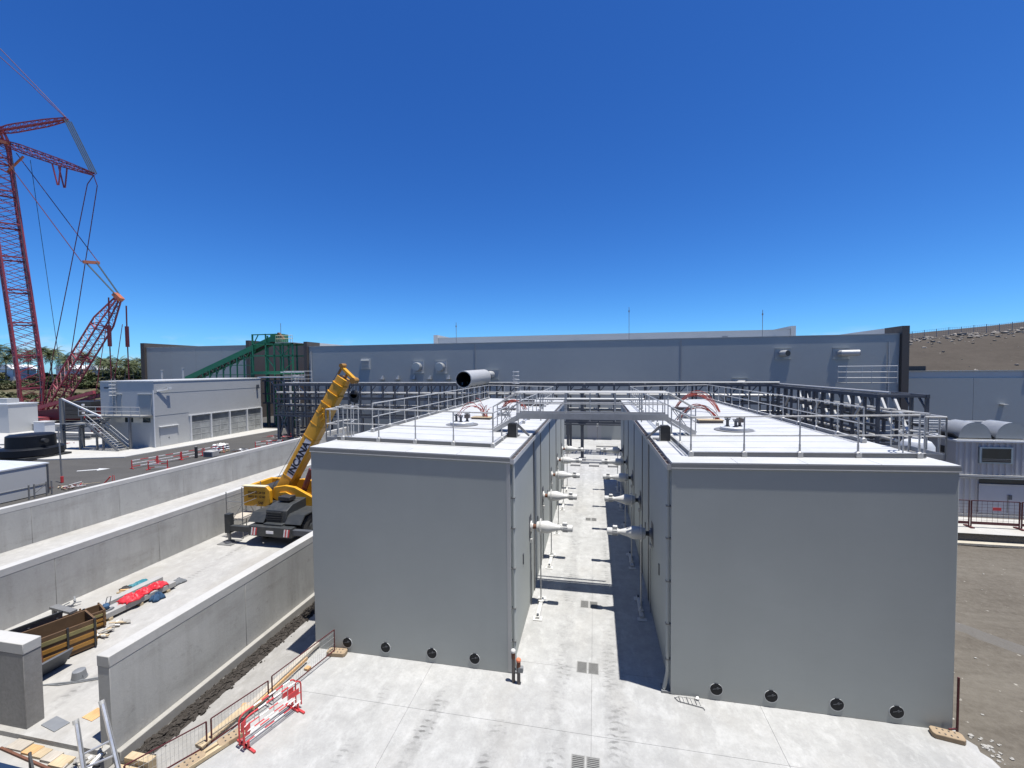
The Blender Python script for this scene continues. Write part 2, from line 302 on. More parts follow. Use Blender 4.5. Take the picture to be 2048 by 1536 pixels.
# ------------------------------------------------------------------ mesh builder
class MB:
    def __init__(s, T=None): s.v = []; s.f = []; s.T = T
    def _add(s, vs, fs):
        n = len(s.v)
        if s.T is not None: vs = [s.T @ Vector(p) for p in vs]
        s.v.extend([tuple(p) for p in vs]); s.f.extend([tuple(i + n for i in f) for f in fs]); return s
    def box(s, x0, x1, y0, y1, z0, z1):
        x0, x1 = min(x0, x1), max(x0, x1); y0, y1 = min(y0, y1), max(y0, y1); z0, z1 = min(z0, z1), max(z0, z1)
        return s._add([(x0, y0, z0), (x1, y0, z0), (x1, y1, z0), (x0, y1, z0), (x0, y0, z1), (x1, y0, z1), (x1, y1, z1), (x0, y1, z1)],
                      [(0, 3, 2, 1), (4, 5, 6, 7), (0, 1, 5, 4), (1, 2, 6, 5), (2, 3, 7, 6), (3, 0, 4, 7)])
    def hexa(s, p):   # 8 points: bottom 0-3 ccw, top 4-7
        return s._add(p, [(0, 3, 2, 1), (4, 5, 6, 7), (0, 1, 5, 4), (1, 2, 6, 5), (2, 3, 7, 6), (3, 0, 4, 7)])
    def beam(s, p, q, w, h=None, upv=(0, 0, 1)):
        h = h or w; p = Vector(p); q = Vector(q); d = (q - p)
        if d.length < 1e-6: return s
        d.normalize(); u = Vector(upv)
        if abs(d.dot(u)) > 0.98: u = Vector((0, 1, 0)) if abs(d.y) < 0.9 else Vector((1, 0, 0))
        a = d.cross(u).normalized() * (w / 2); b = a.cross(d).normalized() * (h / 2)
        return s._add([p - a - b, p + a - b, p + a + b, p - a + b, q - a - b, q + a - b, q + a + b, q - a + b],
                      [(0, 1, 2, 3), (7, 6, 5, 4), (0, 4, 5, 1), (1, 5, 6, 2), (2, 6, 7, 3), (3, 7, 4, 0)])
    def tube(s, p, q, r, n=8, r2=None, cap=True):
        p = Vector(p); q = Vector(q); r2 = r if r2 is None else r2; d = (q - p)
        if d.length < 1e-6: return s
        d.normalize(); u = Vector((0, 0, 1)) if abs(d.z) < 0.9 else Vector((1, 0, 0))
        a = d.cross(u).normalized(); b = d.cross(a)
        vs = []; fs = []
        for i in range(n):
            t = 2 * math.pi * i / n; e = a * math.cos(t) + b * math.sin(t)
            vs += [p + e * r, q + e * r2]
        for i in range(n):
            j = (i + 1) % n; fs.append((2 * i, 2 * i + 1, 2 * j + 1, 2 * j))
        if cap: fs += [tuple(2 * i for i in range(n)), tuple(2 * i + 1 for i in reversed(range(n)))]
        return s._add(vs, fs)
    def path(s, pts, r, n=6, closed=False):
        pts = [Vector(p) for p in pts]; m = len(pts); vs = []; fs = []
        prev = None
        for i, p in enumerate(pts):
            d = (pts[min(i + 1, m - 1)] - pts[max(i - 1, 0)]).normalized()
            if prev is None:
                u = Vector((0, 0, 1)) if abs(d.z) < 0.9 else Vector((1, 0, 0)); a = d.cross(u).normalized()
            else: a = (prev - d * prev.dot(d)).normalized()
            prev = a; b = d.cross(a)
            for k in range(n):
                t = 2 * math.pi * k / n; vs.append(p + (a * math.cos(t) + b * math.sin(t)) * r)
        for i in range(m - 1):
            for k in range(n):
                k2 = (k + 1) % n; fs.append((i * n + k, (i + 1) * n + k, (i + 1) * n + k2, i * n + k2))
        fs += [tuple(range(n)), tuple((m - 1) * n + k for k in reversed(range(n)))]
        return s._add(vs, fs)
    def lathe(s, o, ax, prof, n=20, cap=True):
        o = Vector(o); d = Vector(ax).normalized(); u = Vector((0, 0, 1)) if abs(d.z) < 0.9 else Vector((1, 0, 0))
        a = d.cross(u).normalized(); b = d.cross(a); vs = []; fs = []; m = len(prof)
        for (t, r) in prof:
            for k in range(n):
                w = 2 * math.pi * k / n; vs.append(o + d * t + (a * math.cos(w) + b * math.sin(w)) * r)
        for i in range(m - 1):
            for k in range(n):
                k2 = (k + 1) % n; fs.append((i * n + k, (i + 1) * n + k, (i + 1) * n + k2, i * n + k2))
        if cap and prof[0][1] > 1e-4: fs.append(tuple(range(n)))
        if cap and prof[-1][1] > 1e-4: fs.append(tuple((m - 1) * n + k for k in reversed(range(n))))
        return s._add(vs, fs)
    def prism(s, poly, axis, a, b):   # poly of (u,v); axis 'x' -> (y,z), 'y' -> (x,z), 'z' -> (x,y)
        def pt(u, v, w): return {'x': (w, u, v), 'y': (u, w, v), 'z': (u, v, w)}[axis]
        n = len(poly); vs = [pt(u, v, a) for u, v in poly] + [pt(u, v, b) for u, v in poly]
        fs = [tuple(range(n))[::-1], tuple(range(n, 2 * n))] + [(i, (i + 1) % n, n + (i + 1) % n, n + i) for i in range(n)]
        return s._add(vs, fs)
    def quad(s, a, b, c, d): return s._add([a, b, c, d], [(0, 1, 2, 3)])
    def tri(s, a, b, c): return s._add([a, b, c], [(0, 1, 2)])
    def blob(s, c, rx, ry, rz, seed=0, jit=0.25, n=6, m=4):
        r = random.Random(seed); vs = []; fs = []; c = Vector(c)
        for i in range(m + 1):
            ph = math.pi * i / m
            for k in range(n):
                w = 2 * math.pi * (k + 0.5 * (i % 2)) / n; j = 1 + r.uniform(-jit, jit)
                vs.append(c + Vector((rx * math.sin(ph) * math.cos(w) * j, ry * math.sin(ph) * math.sin(w) * j, rz * math.cos(ph) * j)))
        for i in range(m):
            for k in range(n):
                k2 = (k + 1) % n; fs.append((i * n + k, (i + 1) * n + k, (i + 1) * n + k2, i * n + k2))
        return s._add(vs, fs)
    def mesh(s, name, mat, base=(0, 0, 0), smooth=True, ang=35):
        me = bpy.data.meshes.new(name); bx, by, bz = base
        me.from_pydata([(x - bx, y - by, z - bz) for x, y, z in s.v], [], s.f); me.materials.append(MATS[mat])
        if smooth:
            me.polygons.foreach_set('use_smooth', [True] * len(me.polygons)); me.set_sharp_from_angle(angle=R(ang))
        me.update(); return me
    def obj(s, name, mat, parent=None, bevel=0.0, smooth=True, origin=None):
        base = (0, 0, 0)
        if parent is not None:
            rt_ = parent
            while rt_.parent is not None: rt_ = rt_.parent
            base = tuple(rt_.location)
        elif origin is not None: base = origin
        o = bpy.data.objects.new(name, s.mesh(name, mat, base, smooth)); COL.objects.link(o)
        if parent is not None: o.parent = parent
        elif origin is not None: o.location = origin
        if bevel:
            b = o.modifiers.new('bevel', 'BEVEL'); b.width = bevel; b.segments = 2; b.limit_method = 'ANGLE'; b.angle_limit = R(40)
        return o
def tag(o, label=None, cat=None, group=None, kind=None):
    if label: o['label'] = label
    if cat: o['category'] = cat
    if group: o['group'] = group
    if kind: o['kind'] = kind
    return o
def thing(name, loc, label, cat, group=None):
    o = bpy.data.objects.new(name, None); COL.objects.link(o); o.location = loc; o.empty_display_size = 0.2
    return tag(o, label, cat, group)
def copy_tree(o, parent=None, loc=None, rotz=None, label=None, scale=None):
    c = o.copy(); COL.objects.link(c)
    if parent is not None: c.parent = parent
    if loc is not None: c.location = loc
    if rotz is not None: c.rotation_euler = (0, 0, rotz)
    if scale is not None: c.scale = scale
    if label: c['label'] = label
    for ch in list(o.children): copy_tree(ch, c)
    return c
def text_obj(name, txt, size, mat, parent, M4, depth=0.01, bold=0.0):
    cu = bpy.data.curves.new(name, 'FONT'); cu.body = txt; cu.size = size; cu.extrude = depth; cu.offset = bold; cu.resolution_u = 3
    cu.align_x = 'CENTER'; cu.align_y = 'CENTER'
    tmp = bpy.data.objects.new('tmp_text', cu); COL.objects.link(tmp)
    me = bpy.data.meshes.new_from_object(tmp.evaluated_get(bpy.context.evaluated_depsgraph_get()))
    bpy.data.objects.remove(tmp)
    me.transform(M4); me.materials.clear(); me.materials.append(MATS[mat]); me.name = name
    rt_ = parent
    while rt_.parent is not None: rt_ = rt_.parent
    me.transform(Matrix.Translation(-Vector(rt_.location)))
    o = bpy.data.objects.new(name, me); COL.objects.link(o); o.parent = parent
    return o
def frame(o, x, y, n):   # matrix from origin, x-direction, y-direction
    x = Vector(x).normalized(); n = x.cross(Vector(y)).normalized(); y = n.cross(x)
    M4 = Matrix((x, y, n)).transposed().to_4x4(); M4.translation = Vector(o); return M4
# ================================================================== SETTING
def smooth01(t): t = max(0.0, min(1.0, t)); return t * t * (3 - 2 * t)
def hnoise(x, y, s, seed=0):
    from mathutils import noise as mn
    return mn.noise(Vector((x * s + seed * 7.1, y * s - seed * 3.3, seed)))
def grid_mesh(xs, ys, hf):
    m = MB(); nx, ny = len(xs), len(ys)
    m.v = [(x, y, hf(x, y)) for y in ys for x in xs]
    m.f = [(j * nx + i, j * nx + i + 1, (j + 1) * nx + i + 1, (j + 1) * nx + i) for j in range(ny - 1) for i in range(nx - 1)]
    return m
def frange(a, b, st):
    n = max(1, int(round((b - a) / st))); return [a + (b - a) * i / n for i in range(n + 1)]
def field_h(x, y):
    r = math.hypot(x, y)
    h = 8.2 * smooth01((r - 122) / 120) * smooth01((-x - 45) / 60)
    if h > 0: h += 0.5 * hnoise(x, y, 0.03) * smooth01((r - 122) / 60) + 0.18 * hnoise(x, y, 0.12, 2) * smooth01((r - 122) / 60)
    return -0.7 + h
xs = [-1800, -1200, -800, -550, -420] + frange(-360, -40, 5) + [-20, 0, 20, 60, 120, 300, 700, 1800]
ys = [-300, -100, -30] + frange(0, 330, 5) + [400, 520, 700, 1000, 1500, 2400]
tag(grid_mesh(xs, ys, field_h).obj('ground', 'dry_field'), kind='structure')

yard = tag(MB().box(-9.0, 8.72, -6, 54.6, -0.66, -0.03).obj('concrete_yard', 'concrete_yard'), kind='structure')
px = [-9.0, -4.9, -0.1, 4.3, 8.72]; py = [-6, 2.0, 5.0, 7.75, 10.25, 12.55, 17.6, 22.6, 27.6, 32.6, 37.4, 42.2, 48.2, 54.6]
for j in range(len(py) - 1):
    for i in range(4):
        g = 0.0035
        MB().box(px[i] + g, px[i + 1] - g, py[j] + g, py[j + 1] - g, -0.028, 0.0).obj('slab_panel', 'concrete_yard', yard)
tag(MB().box(-11.44, -9.004, -6, 54.6, -0.66, -0.45).obj('trench_floor', 'concrete_trench'), kind='structure')
bay = tag(MB().box(-29.3, -11.47, 7.7, 47.0, -0.65, 0.0).obj('bay_floor', 'concrete_bay'), kind='structure')
tag(MB().box(-40.0, -11.444, -6, 7.696, -0.65, -0.12).obj('front_apron', 'concrete_bay'), kind='structure')
def dirt_h(x, y):
    e = smooth01((x - 8.76) / 1.0)
    return -0.05 - 0.03 * e + 0.05 * hnoise(x, y, 0.5, 3) * e + 0.025 * hnoise(x, y, 2.1, 4) * e
tag(grid_mesh([8.724] + frange(9, 46, 0.45) + [60, 80], [-8] + frange(2, 60, 0.5) + [80], dirt_h).obj('dirt_yard', 'dirt'), kind='structure')
def dirt_track_h(x, y): return dirt_h(x, y) + 0.012
m = MB(); pts = [(9.6, 23.2, 2.0), (10.8, 21.4, 1.6), (12.2, 19.2, 1.2), (14.5, 17.0, 1.1), (18, 14.6, 1.0), (24, 12.5, 1.0)]
for i in range(len(pts) - 1):
    (a, b, w), (c, d, w2) = pts[i], pts[i + 1]
    for k in range(12):
        t0, t1 = k / 12, (k + 1) / 12
        q = []
        for t, sg in ((t0, -1), (t0, 1), (t1, 1), (t1, -1)):
            x = a + (c - a) * t; y = b + (d - b) * t + sg * (w + (w2 - w) * t) * 0.5; q.append((x, y, dirt_track_h(x, y) + 0.004))
        m.quad(*q)
m = grid_mesh(frange(9.2, 30, 0.4), frange(0, 1, 0.125), lambda x, y: 0)
m.v = [(x, 24.5 - 3.2 * (x - 8.5) ** .62 + (y - .5) * (1.7 - .03 * x), dirt_h(x, 24.5 - 3.2 * (x - 8.5) ** .62 + (y - .5) * (1.7 - .03 * x)) + .018 - .05 * (abs(y - .5) * 2) ** 4) for x, y, z in m.v]
tag(m.obj('compacted_path', 'dirt_compact'), kind='structure')
edge = [(8.71, 12.05)] + [(8.78 + .55 * ((12 - y) / 3.0) ** 1.2 + rnd.uniform(-.07, .09), y) for y in [11.95 - .17 * k for k in range(28)]] + [(8.71, 7.2)]
tag(MB().prism(edge[::-1], 'z', -0.10, -0.006).obj('slab_overrun', 'concrete_yard'), kind='structure')
# loose pieces of broken concrete at the edge of the slab and in the dirt
m = MB()
for i in range(190):
    if i < 150: y = rnd.uniform(8.5, 12.0); x = 8.9 + .5 * max(0, (12 - y) / 3.0) + abs(rnd.gauss(0, 0.3))
    else: x = rnd.uniform(8.8, 17); y = rnd.uniform(9, 24)
    s = rnd.uniform(0.012, 0.045) * (1.6 if i % 11 == 0 else 1)
    m.blob((x, y, dirt_h(x, y) + s * 0.3), s * rnd.uniform(.8, 1.6), s, s * 0.45, i, 0.35, 5, 3)
tag(m.obj('concrete_crumbs', 'stone_light'), 'pale broken concrete crumbs scattered on the brown dirt beside the right tank', 'rubble', kind='stuff')
tag(MB().box(-112, -29.305, -2, 110, -0.66, -0.04).obj('asphalt_road', 'asphalt'), kind='structure')
tag(MB().box(-29.196, -11.444, 47.004, 54.6, -0.66, -0.04).obj('asphalt_strip', 'asphalt'), kind='structure')
m = MB(); edge = [(-29.7, 16), (-29.7, 50), (-33.5, 50), (-35.5, 44), (-35.0, 40), (-37.2, 35), (-36.2, 31), (-38.6, 27), (-37.6, 23), (-40, 18), (-39, 15)]
m.prism([(x, y) for x, y in edge], 'z', -0.039, -0.034); tag(m.obj('dusty_verge', 'asphalt_dusty'), kind='structure')
m = MB(); m.prism([(-112, 37), (-72, 33.4), (-56.2, 33.6), (-49.1, 36.0), (-47.3, 57.5), (-112, 57.5)], 'z', -0.03, 0.09)
tag(m.obj('concrete_apron', 'concrete_apron'), kind='structure')
tag(MB().box(-112, -66.5, 57.504, 60.5, -0.03, 0.085).obj('upper_apron', 'concrete_apron'), kind='structure')
# painted arrow on the asphalt
m = MB(); m.prism([(-46.9, 30.3), (-45.6, 31.1), (-45.3, 30.8), (-45.0, 31.7), (-46.2, 31.6), (-45.85, 31.35), (-47.1, 30.5)], 'z', -0.036, -0.030)
tag(m.obj('road_marking', 'white_trim'), kind='structure')

# ------------------------------------------------------------------ hill at the right
def hill_h(x, y):
    t = smooth01((y - 84) / 48) * 0.75 + 0.25 * max(0, min(1, (y - 84) / 48))
    top = 14.5 + 0.085 * max(0, x - 60) + 2.6 * smooth01((x - 105) / 35)
    z = -0.7 + top * t
    z += 0.5 * hnoise(x, y, 0.06, 5) * t + 0.22 * hnoise(x, y, 0.3, 6) * t
    return z
tag(grid_mesh(frange(36, 240, 3.0), frange(70, 150, 2.0) + [170, 220], hill_h).obj('hill', 'hill_earth'), kind='structure')
def bench_h(x, y): return hill_h(x, y) + 0.10
tag(grid_mesh(frange(36, 200, 4.0), frange(84, 104, 2.5), bench_h).obj('hill_bench', 'hill_bench'), kind='structure')
m = MB()
for i in range(900):
    x = rnd.uniform(40, 210); y = 131 + rnd.gauss(0, 3.2) - 1.0; s = rnd.uniform(0.1, 0.42) * (1.7 if rnd.random() < 0.1 else 1)
    m.blob((x, y, hill_h(x, y) + s * 0.25), s * 1.5, s, s * 0.7, i, 0.4, 5, 3)
for i in range(260):
    x = rnd.uniform(40, 200); y = rnd.uniform(92, 128); s = rnd.uniform(0.10, 0.34)
    m.blob((x, y, hill_h(x, y) + s * 0.2), s * 1.4, s, s * 0.6, 900 + i, 0.4, 5, 3)
tag(m.obj('ridge_rocks', 'rock'), 'pale and brown rocks strewn along the ridge of the bare hill', 'rocks', kind='stuff')

# ------------------------------------------------------------------ long concrete bay walls
def bay_wall(x0, x1, y0, y1, z1, label, along='y', zb=-0.5, mat='concrete_wall', joints=None):
    t = thing('bay_wall', ((x0 + x1) / 2, (y0 + y1) / 2, zb), label, 'wall')
    g = 0.005
    if along == 'y':
        cuts = joints or frange(y0, y1, 4.2)
        for a, b in zip(cuts[:-1], cuts[1:]): MB().box(x0, x1, a + g, b - g, zb, z1 - 0.27).obj('wall_section', mat, t, 0.01)
        MB().box(x0 + 0.03, x1 - 0.03, y0 + 0.03, y1 - 0.03, zb, z1 - 0.28).obj('joint_filler', 'concrete_wall_dark', t)
        MB().box(x0 - 0.006, x1 + 0.006, y0 - 0.006, y1 + 0.006, z1 - 0.2685, z1).obj('coping', 'concrete_coping', t, 0.015)
    else:
        cuts = joints or frange(x0, x1, 4.2)
        for a, b in zip(cuts[:-1], cuts[1:]): MB().box(a + g, b - g, y0, y1, zb, z1 - 0.27).obj('wall_section', mat, t, 0.01)
        MB().box(x0 + 0.03, x1 - 0.03, y0 + 0.03, y1 - 0.03, zb, z1 - 0.28).obj('joint_filler', 'concrete_wall_dark', t)
        MB().box(x0 - 0.006, x1 + 0.006, y0 - 0.006, y1 + 0.006, z1 - 0.2685, z1).obj('coping', 'concrete_coping', t, 0.015)
    return t
bay_wall(-29.62, -29.26, 8.4, 46.4, 2.22, 'farthest of the long parallel concrete walls, along the asphalt road')
bay_wall(-20.74, -20.38, 8.4, 40.0, 2.16, 'middle long concrete wall, behind the yellow crane and the red tarpaulins')
bay_wall(-11.80, -11.44, 7.86, 36.0, 2.2, 'nearest long concrete wall, ending in a bare face beside the ladder')
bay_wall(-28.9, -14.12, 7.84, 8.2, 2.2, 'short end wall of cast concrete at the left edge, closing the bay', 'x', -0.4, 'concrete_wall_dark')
# footing ledge and rubble along the nearest wall
t = tag(MB().box(-11.439, -11.27, 7.9, 34, -0.6, -0.16).obj('wall_footing', 'stone_light', None, 0.02), 'pale concrete footing ledge along the nearest long wall', 'footing')
def soil_h(x, y): return -0.45 + max(0.0, 0.10 * (1 - abs((x + 11.0) / 0.27) ** 2)) + 0.03 * hnoise(x, y, 5, 1)
tag(grid_mesh(frange(-11.265, -10.72, 0.05), frange(4.5, 26, 0.09), soil_h).obj('trench_soil', 'rubble_dark'), kind='structure')
m = MB()
for i in range(2600):
    y = rnd.uniform(4.6, 20); x = -10.99 + rnd.gauss(0, 0.13); s = rnd.uniform(0.012, 0.05) * (1.7 if rnd.random() < .06 else 1)
    m.blob((x, y, max(-.45, soil_h(x, y)) + s * 0.2), s, s * 1.2, s * 0.8, i, 0.4, 5, 3)
tag(m.obj('rubble_strip', 'rubble_dark'), 'dark earth and rubble in the trench along the nearest wall', 'rubble', kind='stuff')

# ================================================================== TANKS
YF, YB = 11.98, 34.6
def make_tank(xi, xo, plugs, label):
    s = 1 if xi > xo else -1
    zi, zo = 6.44, 6.58
    t = thing('digester_tank', ((xi + xo) / 2, (YF + YB) / 2, 0), label, 'tank')
    def slab(name, mat, ov, za, zb, parent, ya=None, yb=None, ovi=None, bev=0):
        a, b = xo - s * ov, xi + s * (ov if ovi is None else ovi)
        return MB().prism([(a, zo + za), (b, zi + za), (b, zi + zb), (a, zo + zb)] if s > 0 else [(b, zi + za), (a, zo + za), (a, zo + zb), (b, zi + zb)], 'y',
                          YF - ov if ya is None else ya, YB + ov if yb is None else yb).obj(name, mat, parent, bev)
    MB().prism([(xo, 0), (xi, 0), (xi, zi - 0.162), (xo, zo - 0.162)] if s > 0 else [(xi, 0), (xo, 0), (xo, zo - 0.162), (xi, zi - 0.162)], 'y', YF, YB).obj('wall', 'render_grey', t, 0.015)
    slab('drip_edge', 'white_trim', 0.028, -0.16, -0.136, t, ovi=0.012)
    roof = slab('roof', 'flashing', 0.021, -0.134, -0.032, t, ovi=0.012)
    n = 40; y0, y1 = YF + 0.62, YB + 0.02; w = (y1 - y0) / n
    for k in range(n):
        za = 0.0 + (0.004 if k % 2 else 0.0)
        slab('roof_panel', 'roof_sheet', 0.018, -0.030, za, roof, y0 + k * w + 0.006, y0 + (k + 1) * w - 0.006, 0.006)
    xs_ = [xo - s * 0.018 + (xi + s * 0.006 - xo + s * 0.018) * q / 4 for q in range(5)]
    def zr(x): return zi + (zo - zi) * (x - xi) / (xo - xi)
    for a, b in zip(xs_[:-1], xs_[1:]):
        lo, hi = min(a, b) + 0.005, max(a, b) - 0.005
        MB().prism([(lo, zr(lo) - 0.03), (hi, zr(hi) - 0.03), (hi, zr(hi) + 0.006), (lo, zr(lo) + 0.006)], 'y', YF - 0.018, YF + 0.614).obj('edge_flashing', 'roof_sheet', roof)
    # gutter on the lane side
    gx0, gx1 = xi + s * 0.014, xi + s * 0.125
    g = MB().box(gx1 - s * 0.008, gx1, YF - 0.02, YB, zi - 0.20, zi - 0.055).box(gx0, gx1 - s * 0.009, YF - 0.02, YB, zi - 0.20, zi - 0.19)
    gu = g.box(gx0, gx1 - s * 0.009, YF - 0.019, YF - 0.01, zi - 0.188, zi - 0.06).obj('gutter', 'white_trim' if s > 0 else 'galv', t)
    MB().box(gx0, gx1 - s * 0.010, YF, YB - 0.01, zi - 0.188, zi - 0.13).obj('gutter_lining', 'gutter_inside', gu)
    for k in range(46):
        yy = YF + 0.12 + k * 0.49
        MB().box(gx0, gx1 - s * 0.010, yy, yy + 0.02, zi - 0.085, zi - 0.07).obj('gutter_bracket', 'galv', gu)
    # downpipe at the front corner, with clips
    dx = xi + s * 0.075
    dp = MB().path([(xi + s * 0.06, YF + 0.12, zi - 0.19), (dx, YF + 0.12, zi - 0.4), (dx, YF + 0.12, 0.55), (dx + s * 0.06, YF + 0.10, 0.22), (dx + s * 0.10, YF + 0.08, 0.08)], 0.05, 10).obj('downpipe', 'render_grey', t)
    for z in (5.2, 4.3, 3.1, 1.9, 0.9): MB().box(xi, dx + s * 0.06, YF + 0.07, YF + 0.17, z, z + 0.035).obj('pipe_clip', 'steel_mid', dp)
    MB().box(xi + s * 0.002, xi + s * 0.25, YF + 0.01, YF + 0.30, 0.0, 0.07).obj('splash_block', 'machine_grey', t, 0.01)
    for pxx in plugs:
        zc = 0.30
        ring = MB().lathe((pxx, YF + 0.002, zc), (0, -1, 0), [(0, 0.168), (0.014, 0.168), (0.014, 0.146), (0.0, 0.146)], 32).obj('pipe_sleeve', 'tank_white', t)
        MB().lathe((pxx, YF + 0.001, zc + 0.013), (0, -1, 0), [(0.0, 0.156), (0.017, 0.156), (0.020, 0.13), (0.021, 0.0)], 28).obj('plug', 'plug_black', ring)  # plug set high: the white crescent below imitates a sunlit lower lip
        MB().beam((pxx - 0.09, YF - 0.022, zc + .01), (pxx + 0.1, YF - 0.022, zc + 0.06), 0.010).obj('plug_strap', 'steel_dark', ring)
        MB().tube((pxx + .03, YF - 0.021, zc + 0.05), (pxx + .03, YF - 0.03, zc + 0.05), 0.03, 10).obj('plug_valve', 'steel_dark', ring)
    # joint covers and conduits on the lane wall
    for yy, w_ in ((16.75, 0.20), (19.0, 0.05), (22.9, 0.05), (26.8, 0.05), (30.8, 0.05)):
        MB().box(xi, xi + s * 0.035, yy, yy + w_, 0.02, zi - 0.21).obj('joint_cover', 'steel_mid', t)
    for yy in (14.1, 17.9, 21.9):
        MB().box(xi, xi + s * 0.03, yy, yy + 0.10, 2.3, 2.65).obj('wall_box', 'steel_dark', t)
    MB().box(xi - s * 0.10, xi + s * 0.006, YF - 0.005, YF + 0.02, 0.05, zi - 0.17).obj('corner_trim', 'cladding_light' if s > 0 else 'render_grey', t)
    return t
make_tank(-2.43, -8.93, (-7.78, -6.46, -4.92, -3.56), 'left of the two big grey box tanks, beside the yellow crane')
make_tank(2.05, 8.63, (3.21, 4.56, 6.10, 7.43), 'right of the two big grey box tanks, beside the brown dirt yard')
def roofz(x): 
    if x < 0: return 6.44 + 0.14 * (x + 2.43) / (-6.5)
    return 6.44 + 0.14 * (x - 2.05) / 6.58

# ------------------------------------------------------------------ guard rails on the roofs
def guardrail(runs, label, beams):
    x0, y0 = runs[0][0][0], runs[0][0][1]
    t = thing('guardrail', (x0, y0, roofz(x0)), label, 'railing')
    for run in runs:
        top = MB(); mid = MB()
        for a, b in zip(run[:-1], run[1:]):
            L = math.hypot(b[0] - a[0], b[1] - a[1]); n = max(1, int(round(L / 1.42)))
            A_ = (a[0], a[1], roofz(a[0])); B_ = (b[0], b[1], roofz(b[0]))
            top.tube((A_[0], A_[1], A_[2] + 1.13), (B_[0], B_[1], B_[2] + 1.13), 0.0225, 8); mid.tube((A_[0], A_[1], A_[2] + 0.60), (B_[0], B_[1], B_[2] + 0.60), 0.019, 8)
            for k in range(n + (1 if b is run[-1] else 0)):
                q = k / n; x = a[0] + (b[0] - a[0]) * q; y = a[1] + (b[1] - a[1]) * q; z = roofz(x)
                p = MB().tube((x, y, z + 0.02), (x, y, z + 0.36), 0.028, 8).tube((x, y, z + 0.36), (x, y, z + 1.12), 0.021, 8).obj('post', 'galv', t)
                MB().box(x - 0.065, x + 0.065, y - 0.065, y + 0.065, z + 0.005, z + 0.135).tube((x, y, z + 0.135), (x, y, z + 0.165), 0.075, 10, 0.035).obj('post_foot', 'galv', p, 0.012)
        top.obj('top_rail', 'galv', t); mid.obj('mid_rail', 'galv', t)
    for (ax, ay, bx, by) in beams:
        d = 0.0
        MB().beam((ax, ay, roofz(ax) + 0.065), (bx, by, roofz(bx) + 0.065), 0.07, 0.10).obj('base_beam', 'steel_mid', t, 0.006)
        MB().beam((ax, ay, roofz(ax) + 0.125), (bx, by, roofz(bx) + 0.125), 0.085, 0.012).obj('lit_beam_top', 'galv', t)  # paler strip laid on the beam to imitate its sunlit top
    return t
guardrail([[(-8.62, 15.3), (-8.62, 34.1), (-3.25, 34.1), (-3.25, 18.0)], [(-3.25, 16.0), (-3.25, 13.32), (-8.62, 13.32)]],
          'galvanised guardrail round the roof of the left tank', [(-8.85, 13.32, -3.3, 13.32), (-8.62, 15.4, -8.62, 34.0), (-3.25, 13.4, -3.25, 15.9)])
guardrail([[(8.35, 15.2), (8.35, 34.1), (2.72, 34.1), (2.72, 18.0)], [(2.72, 16.0), (2.72, 12.86), (8.35, 12.86)]],
          'galvanised guardrail round the roof of the right tank', [(2.78, 12.86, 8.5, 12.86), (8.35, 15.3, 8.35, 34.0), (2.72, 13.0, 2.72, 15.9)])
# ------------------------------------------------------------------ footbridge between the roofs
BY0, BY1, BZ = 16.62, 17.36, 7.05
t = thing('footbridge', (0, 17, BZ), 'galvanised footbridge with handrails spanning the lane between the two tanks', 'footbridge')
for k in range(23):
    x = -3.05 + k * 0.25; MB().box(x + 0.004, x + 0.246, BY0 + 0.05, BY1 - 0.05, BZ - 0.03, BZ).obj('deck_grating', 'grate', t)
for y in (BY0, BY1):
    MB().box(-3.08, 2.72, y - 0.03, y + 0.03, BZ - 0.03, BZ + 0.21).obj('side_beam', 'galv', t)
    tr = MB().tube((-3.08, y, BZ + 1.02), (2.72, y, BZ + 1.02), 0.034, 10).obj('top_rail', 'white_trim', t)
    MB().tube((-3.08, y, BZ + 0.58), (2.72, y, BZ + 0.58), 0.022, 8).obj('mid_rail', 'galv', t)
    for k in range(7):
        x = -3.05 + k * 5.75 / 6; MB().tube((x, y, BZ - 0.1), (x, y, BZ + 1.0), 0.02, 8).obj('post', 'galv', t)
for xe, s in ((-3.08, -1), (2.72, 1)):   # short stairs down to each roof
    zr = roofz(xe + s * 1.0) + 0.02; L = 0.95
    for y in (BY0, BY1):
        MB().beam((xe, y, BZ - 0.02), (xe + s * L, y, zr + 0.05), 0.05, 0.2).obj('stringer', 'galv', t)
        MB().tube((xe, y, BZ + 1.02), (xe + s * L, y, zr + 1.0), 0.026, 8).obj('stair_rail', 'galv', t)
        MB().tube((xe, y, BZ + 0.55), (xe + s * L, y, zr + 0.5), 0.02, 8).obj('stair_mid_rail', 'galv', t)
        MB().tube((xe + s * L, y, zr), (xe + s * L, y, zr + 1.0), 0.022, 8).obj('post', 'galv', t)
        MB().beam((xe + s * .15, y, BZ + .5), (xe + s * .75, y, BZ - .4), 0.03).beam((xe + s * .75, y, BZ + .4), (xe + s * .3, y, BZ - .15), 0.03).obj('cross_brace', 'galv', t)
    for k in range(4):
        q = (k + 0.6) / 4.2; x = xe + s * L * q; z = BZ + (zr - BZ) * q
        MB().box(x - 0.11, x + 0.11, BY0 + 0.03, BY1 - 0.03, z - 0.025, z).obj('tread', 'grate', t)
MB().tube((-2.3, BY1 + 0.25, BZ + 0.70), (1.95, BY1 + 0.25, BZ + 0.70), 0.045, 10).obj('crossing_pipe', 'white_trim', t)
